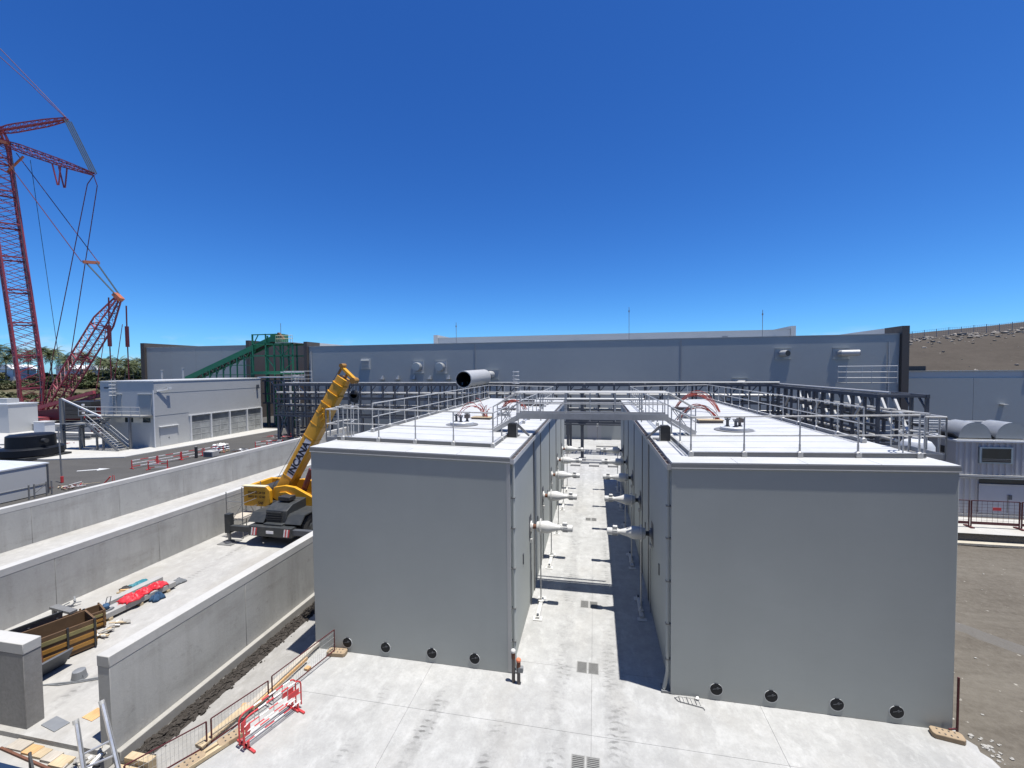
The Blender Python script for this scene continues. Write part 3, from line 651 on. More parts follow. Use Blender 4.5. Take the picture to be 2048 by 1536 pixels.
# black ballast boxes with struts under each end of the bridge
for xc, s, lab in ((-3.02, 1, 'black box with two sloping struts beside the bridge on the left roof'), (2.42, -1, 'black box with two sloping struts beside the bridge on the right roof')):
    z = roofz(xc); y = 15.55; b = thing('pressure_valve_box', (xc, y, z), lab, 'valve box')
    MB().box(xc - 0.17, xc + 0.17, y - 0.14, y + 0.14, z + 0.01, z + 0.46).obj('casing', 'steel_black', b, 0.01)
    MB().prism([(xc - 0.19, z + 0.461), (xc + 0.19, z + 0.461), (xc + 0.12, z + 0.54), (xc - 0.12, z + 0.54)], 'y', y - 0.15, y + 0.15).obj('lid', 'steel_black', b)
    for dy in (-0.1, 0.16): MB().beam((xc + s * 0.16, y + dy, z + 0.48), (xc + s * 0.62, y + dy * 0.4, z + 0.06), 0.045).obj('strut', 'steel_mid', b)
    MB().box(xc + s * .17, xc + s * .19, y - .15, y - .12, z + .01, z + .46).obj('bracket', 'galv', b)
    MB().box(xc - .35, xc + .2, y + .2, y + .5, z + .004, z + .03).obj('base_plate', 'steel_mid', b)

# ------------------------------------------------------------------ access landings on the outer sides
for xo, s, y0, lab in ((-8.93, -1, 13.6, 'railed access landing and ladder at the outer side of the left tank'), (8.63, 1, 13.2, 'railed access landing and ladder at the outer side of the right tank')):
    L = 0.55; W_ = 1.3; z = 6.5
    t = thing('access_landing', (xo, y0, 0), lab, 'landing')
    xa, xb = xo + s * 0.06, xo + s * L
    MB().box(xa, xb, y0, y0 + W_, z - 0.08, z).obj('platform', 'grate', t)
    for (ax, ay, bx, by) in ((xa, y0, xb, y0), (xb, y0, xb, y0 + W_), (xa, y0 + W_, xb, y0 + W_)):
        MB().tube((ax, ay, z + 1.12), (bx, by, z + 1.12), 0.026, 8).obj('top_rail', 'galv', t); MB().tube((ax, ay, z + 0.6), (bx, by, z + 0.6), 0.02, 8).obj('mid_rail', 'galv', t)
        MB().beam((ax, ay, z + 0.06), (bx, by, z + 0.06), 0.012, 0.14).obj('toe_board', 'galv', t)
        n = 1
        for k in range(n + 1):
            q = k / n; x = ax + (bx - ax) * q; y = ay + (by - ay) * q; MB().tube((x, y, z), (x, y, z + 1.12), 0.021, 8).obj('post', 'galv', t)
    for y in (y0 + 0.1, y0 + W_ - 0.1): MB().beam((xo + s * .02, y, z - .6), (xb, y, z - 0.09), 0.06).obj('bracket', 'galv', t)
    # hooped gate at the top of the ladder
    hoop = [(xo - s * 0.25 + s * 0.62 * (1 - math.cos(a)) * 0.5, y0 + 0.3 + 0.45 * math.sin(a), z + 1.18) for a in [math.pi * k / 10 for k in range(11)]]
    MB().path(hoop, 0.024, 8).obj('gate_hoop', 'galv', t)
    MB().path([(p[0], p[1], z + 0.65) for p in hoop], 0.02, 8).obj('gate_hoop', 'galv', t)
    for p in hoop[::3]: MB().tube((p[0], p[1], z + 0.05), (p[0], p[1], z + 1.18), 0.018, 8).obj('gate_bar', 'galv', t)
    for dy in (0.35, 0.8): MB().tube((xb + s * .08, y0 + dy, -0.3 if s < 0 else 0), (xb + s * .08, y0 + dy, z + 1.1), 0.025, 8).obj('ladder_stile', 'galv', t)
    for k in range(22): MB().tube((xb + s * .08, y0 + .35, .1 + k * .3), (xb + s * .08, y0 + .8, .1 + k * .3), 0.013, 6).obj('rung', 'galv', t)

# ------------------------------------------------------------------ agitator drives along the lane
def make_agitator(right):
    t = thing('agitator_drive', (0, 0, 0), 'x', 'agitator', 'agitator drives on the %s tank' % ('right' if right else 'left'))
    # local: wall plane x = 0, +x out into the lane; z = 3.0 axis
    MB().hexa([(0.0, -0.30, 2.60), (0.03, -0.22, 2.66), (0.03, 0.22, 2.66), (0.0, 0.30, 2.60), (0.0, -0.24, 3.42), (0.03, -0.17, 3.36), (0.03, 0.17, 3.36), (0.0, 0.24, 3.42)]).obj('niche_shade', 'steel_dark', t)  # dark plate painted in place of a shaded niche in the wall
    MB().lathe((0.03, 0, 3.0), (1, 0, 0), [(0, 0.20), (0.05, 0.20), (0.05, 0.12), (0.09, 0.12)], 20).obj('wall_flange', 'machine_white' if not right else 'machine_grey', t)  # right tank's flange and shaft coloured darker, imitating the shade there
    MB().tube((0.12, 0, 3.0), (0.27, 0, 3.0), 0.085, 16).obj('shaft', 'rust' if not right else 'steel_black', t)
    body = 'machine_white'
    gb = MB().lathe((0.25, 0, 3.0), (1, 0, 0), [(0, 0.16), (0.03, 0.19), (0.13, 0.20), (0.15, 0.215), (0.42, 0.235), (0.50, 0.21), (0.62, 0.16), (0.78, 0.115), (0.90, 0.085), (0.93, 0.10), (0.96, 0.10)], 22).obj('gearbox', body, t)
    MB().lathe((0.385, 0, 3.0), (1, 0, 0), [(0, 0.235), (0.012, 0.31), (0.035, 0.31), (0.047, 0.235)], 24).obj('flange', body, gb)
    for k in range(8):
        a = 2 * math.pi * k / 8 + 0.2; MB().tube((0.375, 0.27 * math.cos(a), 3 + 0.27 * math.sin(a)), (0.45, 0.27 * math.cos(a), 3 + 0.27 * math.sin(a)), 0.016, 6).obj('bolt', 'galv', gb)
    mo = MB().lathe((1.21, 0, 3.0), (1, 0, 0), [(0, 0.11), (0.02, 0.135), (0.36, 0.135), (0.40, 0.12), (0.41, 0.0)], 18).obj('motor', body, t)
    for k in range(14):
        a = 2 * math.pi * k / 14
        MB().beam((1.25, 0.137 * math.cos(a), 3 + 0.137 * math.sin(a)), (1.43, 0.137 * math.cos(a), 3 + 0.137 * math.sin(a)), 0.012, 0.02).obj('cooling_fin', 'machine_grey', mo)
    MB().box(1.24, 1.40, -0.07, 0.07, 3.13, 3.21).obj('terminal_box', body, mo, 0.01)
    # stand below the flange: rod, clamp, base rail on the floor
    MB().tube((0.40, 0.0, 0.25), (0.40, 0.0, 2.72), 0.024, 10).obj('support_rod', 'galv', t)
    MB().lathe((0.40, 0, 0.12), (0, 0, 1), [(0, 0.11), (0.04, 0.11), (0.06, 0.05), (0.16, 0.045)], 12).obj('rod_clamp', 'machine_white', t)
    MB().box(0.33, 0.47, -1.05, 0.35, 0.03, 0.12).obj('base_rail', 'machine_white', t, 0.01)
    MB().box(0.24, 0.56, -1.12, -0.86, 0.004, 0.03).obj('foot_plate', 'machine_white', t); MB().box(0.24, 0.56, 0.30, 0.5, 0.004, 0.03).obj('foot_plate', 'machine_white', t)
    MB().box(0.36, 0.44, -1.02, -0.92, 0.121, 0.17).obj('lock_nut', 'steel_dark', t)
    MB().tube((0.05, -0.12, 0.0), (0.05, -0.12, 2.62), 0.012, 6).obj('drain_line', 'steel_mid', t)
    MB().box(0.02, 0.10, -0.17, -0.07, 2.42, 2.56).obj('drain_valve', 'machine_white', t)
    return t
ords = ['nearest to the camera', 'second from the camera', 'third from the camera', 'fourth from the camera', 'farthest from the camera']
for side, x, rz in (('left', -2.43, 0.0), ('right', 2.05, math.pi)):
    proto = make_agitator(side == 'right')
    for k, y in enumerate((15.82, 19.8, 23.8, 27.75, 31.7)):
        lab = 'white geared agitator motor on the %s tank, %s' % (side, ords[k])
        if k == 0: proto.location = (x, y, 0); proto.rotation_euler = (0, 0, rz); proto['label'] = lab
        else: copy_tree(proto, None, (x, y, 0), rz, lab)

# ------------------------------------------------------------------ things on the roofs
def manhole(x, y, label):
    z = roofz(x); t = thing('manhole_cover', (x, y, z), label, 'manhole')
    MB().lathe((x, y, z + 0.006), (0, 0, 1), [(0, 0.74), (0.012, 0.74), (0.012, 0.0)], 32).obj('base_ring', 'steel_mid', t)
    MB().lathe((x, y, z + 0.02), (0, 0, 1), [(0, 0.52), (0.10, 0.52), (0.12, 0.50), (0.12, 0.0)], 32).obj('lid', 'tank_white', t)
    for k, (dx, dy, h) in enumerate(((-0.26, 0.0, 0.34), (0.0, -0.15, 0.30), (0.22, 0.1, 0.36))):
        v = MB().lathe((x + dx, y + dy, z + 0.14), (0, 0, 1), [(0, 0.10), (0.03, 0.10), (0.03, 0.055), (h - 0.08, 0.055), (h - 0.08, 0.10), (h - 0.04, 0.10)], 14).obj('valve', 'steel_dark', t)
        MB().tube((x + dx - 0.12, y + dy, z + 0.14 + h), (x + dx + 0.12, y + dy, z + 0.14 + h), 0.018, 8).tube((x + dx, y + dy, z + 0.1 + h), (x + dx, y + dy, z + 0.15 + h), 0.02, 8).obj('handle', 'steel_dark', v)
    MB().box(x + 0.12, x + 0.34, y - 0.02, y + 0.2, z + 0.3, z + 0.46).obj('gauge_box', 'pipe_brown', t)
manhole(-5.9, 18.3, 'round white manhole cover with valves on the left roof')
manhole(5.45, 18.1, 'round white manhole cover with valves on the right roof')
def cable_hatch(x, y, w, d, h, label, mat='timber'):
    z = roofz(x); t = thing('cable_hatch', (x, y, z), label, 'hatch')
    MB().box(x - w / 2, x + w / 2, y - d / 2, y + d / 2, z + 0.005, z + h).obj('upstand', 'pipe_brown', t)
    MB().box(x - w / 2 - 0.03, x + w / 2 + 0.03, y - d / 2 - 0.03, y + d / 2 + 0.03, z + h, z + h + 0.03).obj('cover', mat, t)
    return t
cable_hatch(-5.6, 20.7, 0.95, 0.6, 0.08, 'low timber-topped cable hatch behind the left manhole')
cable_hatch(5.1, 20.4, 1.0, 0.55, 0.13, 'low timber-topped cable hatch behind the right manhole')
cable_hatch(5.0, 26.6, 0.9, 0.5, 0.12, 'brown cable hatch farther back on the right roof', 'pipe_brown')
cable_hatch(-5.3, 25.6, 1.0, 0.5, 0.06, 'brown cable hatch farther back on the left roof', 'pipe_brown')
cable_hatch(-5.6, 31.2, 2.4, 0.3, 0.16, 'long dark duct upstand at the back of the left roof', 'steel_black')
cable_hatch(-4.2, 28.6, 1.6, 0.3, 0.16, 'short dark duct upstand near the lane side of the left roof', 'steel_black')
for x, y, lab in ((-4.9, 22.6, 'small round grey vent cap on the left roof'), (4.6, 22.4, 'small round grey vent cap on the right roof')):
    z = roofz(x); t = thing('roof_vent', (x, y, z), lab, 'vent'); MB().lathe((x, y, z + 0.004), (0, 0, 1), [(0, 0.34), (0.10, 0.34), (0.14, 0.30), (0.14, 0)], 20).obj('cap', 'machine_grey', t)
    MB().lathe((x, y, z + 0.003), (0, 0, 1), [(0, 0.44), (0.008, 0.44), (0.008, 0.35)], 20).obj('rim', 'steel_mid', t)
def cable_bundle(a, b, hgt, n, spread, seed, label, loose=0):
    r = random.Random(seed); za = roofz(a[0]) + 0.1; zb = roofz(b[0]) + 0.05
    t = thing('cable_bundle', (a[0], a[1], roofz(a[0])), label, 'cables')
    for k in range(n):
        h = hgt * r.uniform(0.75, 1.05); da = [r.uniform(-spread, spread) for _ in range(4)]; pts = []
        for i in range(15):
            q = i / 14; s = math.sin(math.pi * q) ** 0.75
            pts.append((a[0] + da[0] + (b[0] + da[2] - a[0] - da[0]) * q, a[1] + da[1] + (b[1] + da[3] - a[1] - da[1]) * q, za + (zb - za) * q + h * s))
        MB().path(pts, 0.016, 5).obj('cable', 'cable_red' if r.random() < 0.8 else 'steel_mid', t)
    for k in range(loose):
        h = r.uniform(0.35, 0.95); dx = r.uniform(-0.5, 0.3); dy = r.uniform(-0.2, 0.2); x, y = a[0] + r.uniform(-0.12, 0.12), a[1] + r.uniform(-0.12, 0.12)
        MB().path([(x, y, za), (x + dx * 0.2, y + dy * .2, za + h * 0.6), (x + dx * 0.6, y + dy * .6, za + h * 0.95), (x + dx, y + dy, za + h)], 0.012, 5).obj('cable_tail', 'cable_red' if k % 3 else 'steel_mid', t)
cable_bundle((5.45, 20.4), (3.9, 20.9), 0.75, 8, 0.12, 3, 'nearer loop of red-brown cables arching over the right roof')
cable_bundle((4.75, 26.6), (6.6, 24.6), 1.05, 8, 0.10, 5, 'farther loop of red-brown cables arching over the right roof')
cable_bundle((-5.45, 20.7), (-6.9, 20.9), 0.7, 3, 0.2, 8, 'spray of red-brown cable ends standing up from the left hatch', 14)
cable_bundle((-5.45, 25.6), (-4.2, 25.8), 0.55, 9, 0.2, 9, 'tangle of red-brown cables farther back on the left roof', 8)
# ================================================================== MAIN HALL BEHIND
FY = 54.67
hall = thing('main_hall', (-3, FY, 0), 'long grey process hall across the whole background', 'building')
for a, b in ((-40.62, -15.66), (-15.64, 10.34), (10.36, 33.38)):
    MB().box(a, b, FY, FY + 0.3, -0.6, 12.52).obj('wall_panel', 'cladding_grey', hall)
MB().box(-40.60, 33.37, FY + 0.31, FY + 0.5, -0.6, 12.5).obj('backing', 'cladding_brown', hall)
MB().box(-40.64, 33.40, FY - 0.045, FY + 0.55, 12.52, 12.60).obj('coping', 'cladding_grey', hall)
MB().box(-40.6, 33.37, FY + 0.6, 110, 10.6, 11.0).obj('roof', 'roof_sheet', hall)
for x in (-15.65, 10.35): MB().box(x - 0.07, x + 0.07, FY - 0.05, FY - 0.002, 7.0, 12.45).obj('downpipe', 'flashing', hall)
for xa, xb, tp in ((33.42, 34.12, 13.42), (-41.2, -40.66, 13.25)):
    MB().box(xa, xb, FY - 0.35, FY + 2.6, -0.6, tp).obj('end_fin', 'cladding_brown', hall)
    MB().box(xa + 0.02, xb - 0.02, FY + 2.602, 112, -0.6, tp - 0.02).obj('side_wall', 'cladding_light', hall)
for x, zt in ((-40.2, 11.9), (32.3, 11.7)):   # downpipes near the ends
    MB().tube((x, FY - 0.12, 3), (x, FY - 0.12, zt), 0.06, 8).obj('downpipe', 'galv', hall)
# louvred vent, down-turned ducts, pipe outlets, lamps
v = MB().box(-32.4, -30.95, FY - 0.10, FY - 0.002, 9.2, 10.65).obj('vent', 'cladding_light', hall)
for k in range(7): MB().hexa([(-32.3, FY - 0.2, 9.28 + k * .19), (-31.05, FY - 0.2, 9.28 + k * .19), (-31.05, FY - .101, 9.38 + k * .19), (-32.3, FY - .101, 9.38 + k * .19), (-32.3, FY - 0.2, 9.30 + k * .19), (-31.05, FY - 0.2, 9.30 + k * .19), (-31.05, FY - .101, 9.40 + k * .19), (-32.3, FY - .101, 9.40 + k * .19)]).obj('louvre', 'cladding_grey', v)
for x, z, in ((-23.75, 9.45), (-20.45, 9.40)):
    pl = MB().box(x - 0.8, x + 0.8, FY - 0.06, FY - 0.002, z - 0.85, z + 0.85).obj('duct_plate', 'cladding_light', hall)
    MB().box(x - 0.85, x + 0.85, FY - 0.14, FY - 0.062, z + 0.83, z + 0.87).box(x - 0.85, x + 0.85, FY - 0.14, FY - 0.062, z - 0.87, z - 0.83).obj('plate_rim', 'galv', pl)
    MB().lathe((x, FY - 0.06, z), (0, -1, 0), [(0, 0.6), (0.75, 0.6), (0.85, 0.55), (0.86, 0.0)], 28).obj('duct', 'machine_grey' if False else 'cowl_metal', pl)
for x, z, dx, r in ((21.6, 10.55, 0.12, 0.36), (27.6, 10.5, 1.3, 0.33), (17.0, 7.1, 0.3, 0.35), (-13.3, 8.35, -0.3, 0.45)):
    pl = MB().box(x - 0.85, x + 0.85, FY - 0.05, FY - 0.002, z - 0.62, z + 0.62).obj('outlet_plate', 'cladding_grey', hall)
    MB().box(x - 0.9, x + 0.9, FY - 0.14, FY - 0.052, z + 0.60, z + 0.64).box(x - 0.9, x + 0.9, FY - 0.14, FY - 0.052, z - 0.64, z - 0.60).obj('plate_rim', 'galv', pl)
    MB().path([(x - 0.1, FY - 0.05, z), (x - 0.1, FY - 0.6, z), (x + dx * 0.5, FY - 0.9, z), (x + dx, FY - 1.05, z)], r, 16).obj('outlet_pipe', 'galv', pl)
    e = Vector((x + dx, FY - 1.05, z)); d = Vector((dx * 0.5, -0.15, 0)).normalized()
    MB().lathe(e + d * 0.004, d, [(0, r * 0.93), (0.02, r * 0.93), (0.02, 0)], 16).obj('mouth_shade', 'steel_black', pl)  # black disc closes the pipe end, painted for its shaded inside
for x in (-29.1, -26.8, -24.4, -22.1, -19.4):
    l = MB().box(x - 0.35, x + 0.35, FY - 0.5, FY - 0.002, 7.72, 7.76).obj('lamp_bracket', 'steel_mid', hall)
    MB().hexa([(x - .12, FY - .5, 7.77), (x + .25, FY - .5, 7.77), (x + .25, FY - .2, 7.77), (x - .12, FY - .2, 7.77), (x + .16, FY - .45, 8.3), (x + .26, FY - .45, 8.3), (x + .26, FY - .3, 8.3), (x + .16, FY - .3, 8.3)]).obj('lamp_head', 'galv', l)
# entrance at the end of the lane
MB().box(-3.6, -2.9, FY - 0.03, FY - 0.002, 0.5, 2.3).obj('side_window', 'window_dark', hall)
MB().box(-0.9, 0.85, FY - 0.06, FY - 0.002, 0.02, 2.35).obj('entrance_door', 'door_grey', hall)
MB().box(-4.2, 2.6, FY - 0.5, FY - 0.004, 2.62, 2.72).obj('canopy', 'white_trim', hall)
for k in range(3): tag(MB().box(0.2, 2.6, 49.3 - k * 1.6, 49.9 - k * 1.6, 0.0, 0.14).obj('kerb_stone', 'concrete_precast', None, 0.01), ('nearest', 'middle', 'farthest')[2 - k] + ' of three long pale kerb stones at the end of the lane', 'kerb', 'kerb stones at the lane end')
l = thing('ball_lamp', (0.35, FY - 0.7, 1.9), 'small white ball on a stand before the far door', 'lamp')
MB().lathe((0.35, FY - 0.7, 1.72), (0, 0, 1), [(0, 0.0), (0.04, 0.14), (0.18, 0.2), (0.32, 0.14), (0.36, 0)], 14).obj('globe', 'tank_white', l); MB().tube((0.35, FY - 0.7, 0), (0.35, FY - 0.7, 1.72), 0.03, 6).obj('stand', 'steel_mid', l)

# upper hall behind the parapet
up_ = thing('upper_hall', (1, 75, 0), 'paler upper storey rising behind the long hall roof', 'building')
UYF = 75.0
MB().box(-28.6, 30.7, UYF, UYF + 0.4, 8, 14.9).obj('wall', 'cladding_light', up_)
for xa, xb in ((-29.4, -28.62), (30.72, 31.4)): MB().box(xa, xb, UYF - 0.2, 100, 8, 15.5).obj('side_wall', 'cladding_light', up_)
MB().box(-28.62, 30.72, UYF - 0.05, UYF + 0.5, 14.9, 14.97).obj('coping', 'cladding_grey', up_)
for x in (-25.8, -14, -3, 7.5, 17.5, 28.3): MB().box(x - 0.25, x + 0.35, UYF - 0.35, UYF - 0.002, 13.35, 13.75).obj('wall_lamp', 'machine_grey', up_)
MB().box(20.6, 21.4, UYF - 0.1, UYF - 0.002, 13.1, 14.1).obj('vent_panel', 'machine_grey', up_)
for x, y, zt, lab in ((4.8, 62, 17.6, 'tallest thin antenna mast above the middle of the hall'), (22.0, 62, 16.6, 'thin antenna mast above the right part of the hall'), (-20.7, 62, 16.2, 'thin antenna mast at the left end of the upper storey')):
    a = thing('antenna_mast', (x, y, 11), lab, 'antenna'); MB().tube((x, y, 11), (x, y, zt), 0.035, 6).obj('mast', 'steel_mid', a); MB().tube((x, y, zt - 0.7), (x, y, zt - 0.45), 0.09, 8).obj('antenna_head', 'steel_mid', a)

# hall at the left, behind the green conveyor
lh = thing('left_hall', (-77, 70, 0), 'grey hall with dark brown side wall behind the green conveyor', 'building')
for k in range(4): MB().box(-88.9 + k * 5.95, -88.9 + (k + 1) * 5.95 - 0.03, 70, 70.3, -0.7, 14.0).obj('wall_panel', 'cladding_grey', lh)
MB().box(-88.95, -65.2, 69.955, 70.5, 14.0, 14.1).obj('coping', 'cladding_grey', lh)
MB().box(-89.85, -88.92, 69.6, 100, -0.7, 14.95).obj('end_fin', 'cladding_brown', lh)
MB().box(-65.08, -64.4, 69.5, 112, -0.7, 14.95).obj('side_wall', 'cladding_brown', lh)
MB().box(-88.9, -65.1, 70.6, 110, 12, 12.4).obj('roof', 'roof_sheet', lh)
MB().box(-64.4, -41.3, 96, 96.4, -0.7, 12.0).obj('link_wall', 'cladding_brown', lh)

# lower hall at the right
rh = thing('right_hall', (52, 57, 0), 'low grey hall at the right edge with a parapet band coloured paler as if better lit', 'building')
for k in range(5): MB().box(34.16 + k * 8, 34.16 + (k + 1) * 8 - 0.03, 57, 57.3, -0.7, 7.56).obj('wall_panel', 'cladding_grey', rh)
MB().box(34.16, 74.1, 57.1, 57.5, 7.562, 8.34).obj('parapet', 'cladding_light', rh); MB().box(34.16, 74.1, 56.96, 57.55, 8.341, 8.40).obj('coping', 'cladding_grey', rh)  # parapet takes the paler cladding to imitate its stronger light
MB().box(47.0, 74.0, 56.9, 57.09, 7.57, 8.33).obj('brown_band', 'cladding_brown', rh)
l = MB().box(44.6, 45.1, 56.4, 56.998, 4.55, 4.62).obj('wall_lamp', 'galv', rh)
t = thing('roof_unit', (36, 59, 8.4), 'dark ribbed rooftop unit just right of the brown pier', 'roof unit')
MB().box(34.3, 38.3, 58.3, 61, 8.02, 8.95).obj('casing', 'steel_black', t)
for k in range(4): MB().box(34.25, 38.32, 58.22, 58.299, 8.45 + k * .12, 8.51 + k * .12).obj('rib', 'steel_dark', t)

# ------------------------------------------------------------------ pipe racks
def rack(label, p, q, wdt, ztop, step, legs, seed):
    """steel pipe rack from p to q (xy), two rows of posts wdt apart"""
    r = random.Random(seed); p = Vector((p[0], p[1], 0)); q = Vector((q[0], q[1], 0)); d = (q - p).normalized(); nrm = Vector((-d.y, d.x, 0))
    L = (q - p).length; t = thing('pipe_rack', p, label, 'pipe rack'); zb = ztop - 3.9
    def at(s, o, z): v = p + d * s + nrm * o; return (v.x, v.y, z)
    for o in (0, wdt):
        for z, w, n in ((ztop, 0.22, 'top_beam'), (ztop - 1.75, 0.16, 'mid_beam'), (zb, 0.22, 'low_beam')):
            MB().beam(at(-0.1, o, z), at(L + 0.1, o, z), w * 0.8, w).obj(n, 'steel_dark', t)
    n = int(L / step)
    for k in range(n + 1):
        s = k * L / n
        for o in (0, wdt):
            MB().beam(at(s, o, zb), at(s, o, ztop - 0.08), 0.15).obj('post', 'steel_dark', t)
        MB().beam(at(s, 0, ztop + 0.004), at(s, wdt, ztop + 0.004), 0.15).obj('cross_beam', 'steel_mid' if k % 2 else 'steel_dark', t)
        MB().beam(at(s, 0, ztop - 1.2), at(s, wdt, ztop - 1.2), 0.12).obj('cross_beam', 'steel_dark', t)
        MB().beam(at(s, 0, zb + 1.1), at(s, wdt, zb + 1.1), 0.12).obj('cross_beam', 'steel_dark', t)
        if k < n:
            s2 = s + L / n
            MB().beam(at(s + 0.05, 0, ztop - 0.75), at(s + 0.6, 0, ztop - 0.1), 0.09).obj('knee_brace', 'steel_dark', t)
            if k % 4 == 1: MB().beam(at(s, wdt, ztop - 0.2), at(s2, wdt, ztop - 1.7), 0.12).obj('diagonal', 'galv', t)
            if step < 1.3 and k % 3 != 2: MB().beam(at(s2, 0.9, ztop - 0.25), at(s, 0.9, ztop - 2.2), 0.13).obj('diagonal', 'white_trim', t)
            if k % 3 == 0: MB().beam(at(s, 0, zb + 0.75), at(s2, 0, zb + 0.75), 0.07).beam(at(s, 0, zb + 1.45), at(s2, 0, zb + 1.45), 0.07).obj('side_rail', 'steel_dark', t)
            MB().beam(at(s, 0, zb + 0.4), at(s2, 0, zb + 0.4), 0.06).obj('side_rail', 'steel_mid', t)
    for s in legs:
        for o in (0, wdt):
            MB().beam(at(s, o, -0.05), at(s, o, zb), 0.26).obj('leg', 'steel_dark', t)
            MB().beam(at(s, o, -0.05), at(s, o, 0.12), 0.5).obj('leg_base', 'concrete_precast', t)
    for o, z, rr, mt in ((0.5, ztop - 1.0, 0.11, 'galv'), (1.0, ztop - 1.0, 0.14, 'steel_mid'), (1.5, ztop - 1.02, 0.09, 'galv'), (0.7, zb + 1.3, 0.13, 'steel_mid'), (1.5, zb + 1.3, 0.10, 'galv'), (1.9, ztop + 0.2, 0.08, 'galv')):
        if o < wdt: MB().tube(at(0, o, z), at(L, o, z), rr, 10).obj('pipe', mt, t)
    return t
rack('dark steel pipe rack running along the front of the long hall', (-40.3, 47.3), (17.6, 43.6), 2.4, 7.28, 1.55, (0.6, 6.6, 12.8, 19, 25.2, 31.4, 37.6, 44.0, 50.2, 56.0), 2)
rack('dark steel pipe rack running back along the outer side of the right tank', (18.9, 28.6), (18.7, 43.0), 2.5, 7.22, 1.20, (0.3, 5.0, 9.8, 14.0), 4)
# single column in the lane carrying the rack
t = thing('rack_column', (-1.2, 42.0, 0), 'dark steel column with flared head standing at the end of the lane', 'column')
MB().beam((-1.2, 42, 0.2), (-1.2, 42, 7.1), 0.30).obj('shaft', 'steel_dark', t)
MB().hexa([(-1.36, 41.84, 3.4), (-1.04, 41.84, 3.4), (-1.04, 42.16, 3.4), (-1.36, 42.16, 3.4), (-1.75, 41.8, 3.85), (-0.65, 41.8, 3.85), (-0.65, 42.2, 3.85), (-1.75, 42.2, 3.85)]).obj('head', 'steel_dark', t)
MB().hexa([(-1.36, 41.84, 6.5), (-1.04, 41.84, 6.5), (-1.04, 42.16, 6.5), (-1.36, 42.16, 6.5), (-2.1, 41.8, 7.0), (-0.3, 41.8, 7.0), (-0.3, 42.2, 7.0), (-2.1, 42.2, 7.0)]).obj('head', 'steel_dark', t)
MB().box(-1.55, -0.85, 41.6, 42.4, 0, 0.22).obj('base', 'concrete_precast', t, 0.02); MB().beam((-4.6, 42, 4.0), (2.6, 42, 4.0), 0.26).obj('cross_beam', 'steel_dark', t)
MB().beam((-4.6, 41.7, 3.55), (2.6, 41.7, 3.55), 0.12).obj('side_rail', 'steel_dark', t)
for k in range(4):
    o = MB().box(-3.9 + k * 1.7, -3.0 + k * 1.7, 39.2, 39.9, 0.0, 0.16).obj('concrete_plinth', 'concrete_precast', None, 0.01); tag(o, 'small pale concrete plinth in the row across the lane end, %s from the left' % ('first', 'second', 'third', 'fourth')[k], 'plinth', 'plinths across the lane end')
tag(MB().box(-4.4, 2.4, 40.3, 41.2, 0.004, 0.035).obj('cable_trench_cover', 'steel_dark', None), 'dark cable trench cover across the end of the lane', 'trench cover')
# big grey duct with an open black mouth above the rack
t = thing('open_duct', (-12.3, 43, 7.3), 'big grey duct with a gaping black mouth above the left roof', 'duct')
MB().lathe((-12.55, 39.6, 8.05), (0.36, 6.4, 0.12), [(0.0, 0.76), (0.0, 0.84), (0.05, 0.85), (6.4, 0.85), (6.4, 0.5)], 36, False).obj('shell', 'galv', t)
MB().lathe((-12.55, 39.62, 8.05), (0.36, 6.4, 0.12), [(5.0, 0.0), (5.0, 0.755), (-0.02, 0.758)], 36, False).obj('mouth_lining', 'steel_black', t)
MB().lathe((-12.18, 46.0, 8.17), (0.30, 1.2, 0.03), [(0, 0.42), (1.1, 0.42)], 24).obj('tail_pipe', 'steel_black', t)
for k in range(4):
    y = 40.6 + k * 1.5; x = -12.5 + k * 0.085; MB().beam((x - 0.55, y, 7.3), (x - 0.45, y, 7.75), 0.1).beam((x + 0.55, y, 7.3), (x + 0.45, y, 7.75), 0.1).obj('saddle', 'insul_yellow' if k % 2 else 'galv', t)
    MB().beam((x - 0.6, y, 3.6), (x - 0.55, y, 7.3), 0.14).beam((x + 0.6, y, 3.6), (x + 0.55, y, 7.3), 0.14).beam((x - 0.7, y, 7.28), (x + 0.7, y, 7.28), 0.14).obj('trestle', 'steel_mid', t)
    MB().box(x - 0.6, x + 0.6, y - 0.3, y + 0.3, 6.62, 6.66).obj('pipe_support', 'tank_white', t)
    MB().beam((x - 0.6, y, 0), (x - 0.6, y, 3.6), .2).beam((x + 0.6, y, 0), (x + 0.6, y, 3.6), .2).obj('trestle_leg', 'steel_mid', t)
def cage_frame(label, x, y, z0, z1, w, d):
    t = thing('railed_platform', (x, y, z0), label, 'platform'); MB().box(x, x + w, y, y + d, z0, z0 + 0.06).obj('deck', 'grate', t)
    for a in (0, 0.5, 1):
        for b in (0, 1): MB().tube((x + w * a, y + d * b, z0), (x + w * a, y + d * b, z1), 0.03, 6).obj('post', 'galv', t)
    for k, z in enumerate((z1, z0 + (z1 - z0) * 0.66, z0 + (z1 - z0) * 0.33)):
        for b in (0, 1): MB().tube((x, y + d * b, z), (x + w, y + d * b, z), 0.035, 6).obj('rail', 'white_trim' if k == 0 else 'galv', t)
    return t
cage_frame('railed platform above the rack beside the brown pier', 25.8, 50.0, 7.2, 9.0, 4.6, 1.6)
cage_frame('railed platform behind the ribbed cabins at the right edge', 20.5, 34.0, 3.9, 5.05, 6.5, 1.4)
cage_frame('railed platform with pale rails at the left end of the rack', -41.5, 50.6, 7.4, 9.0, 3.2, 1.5)
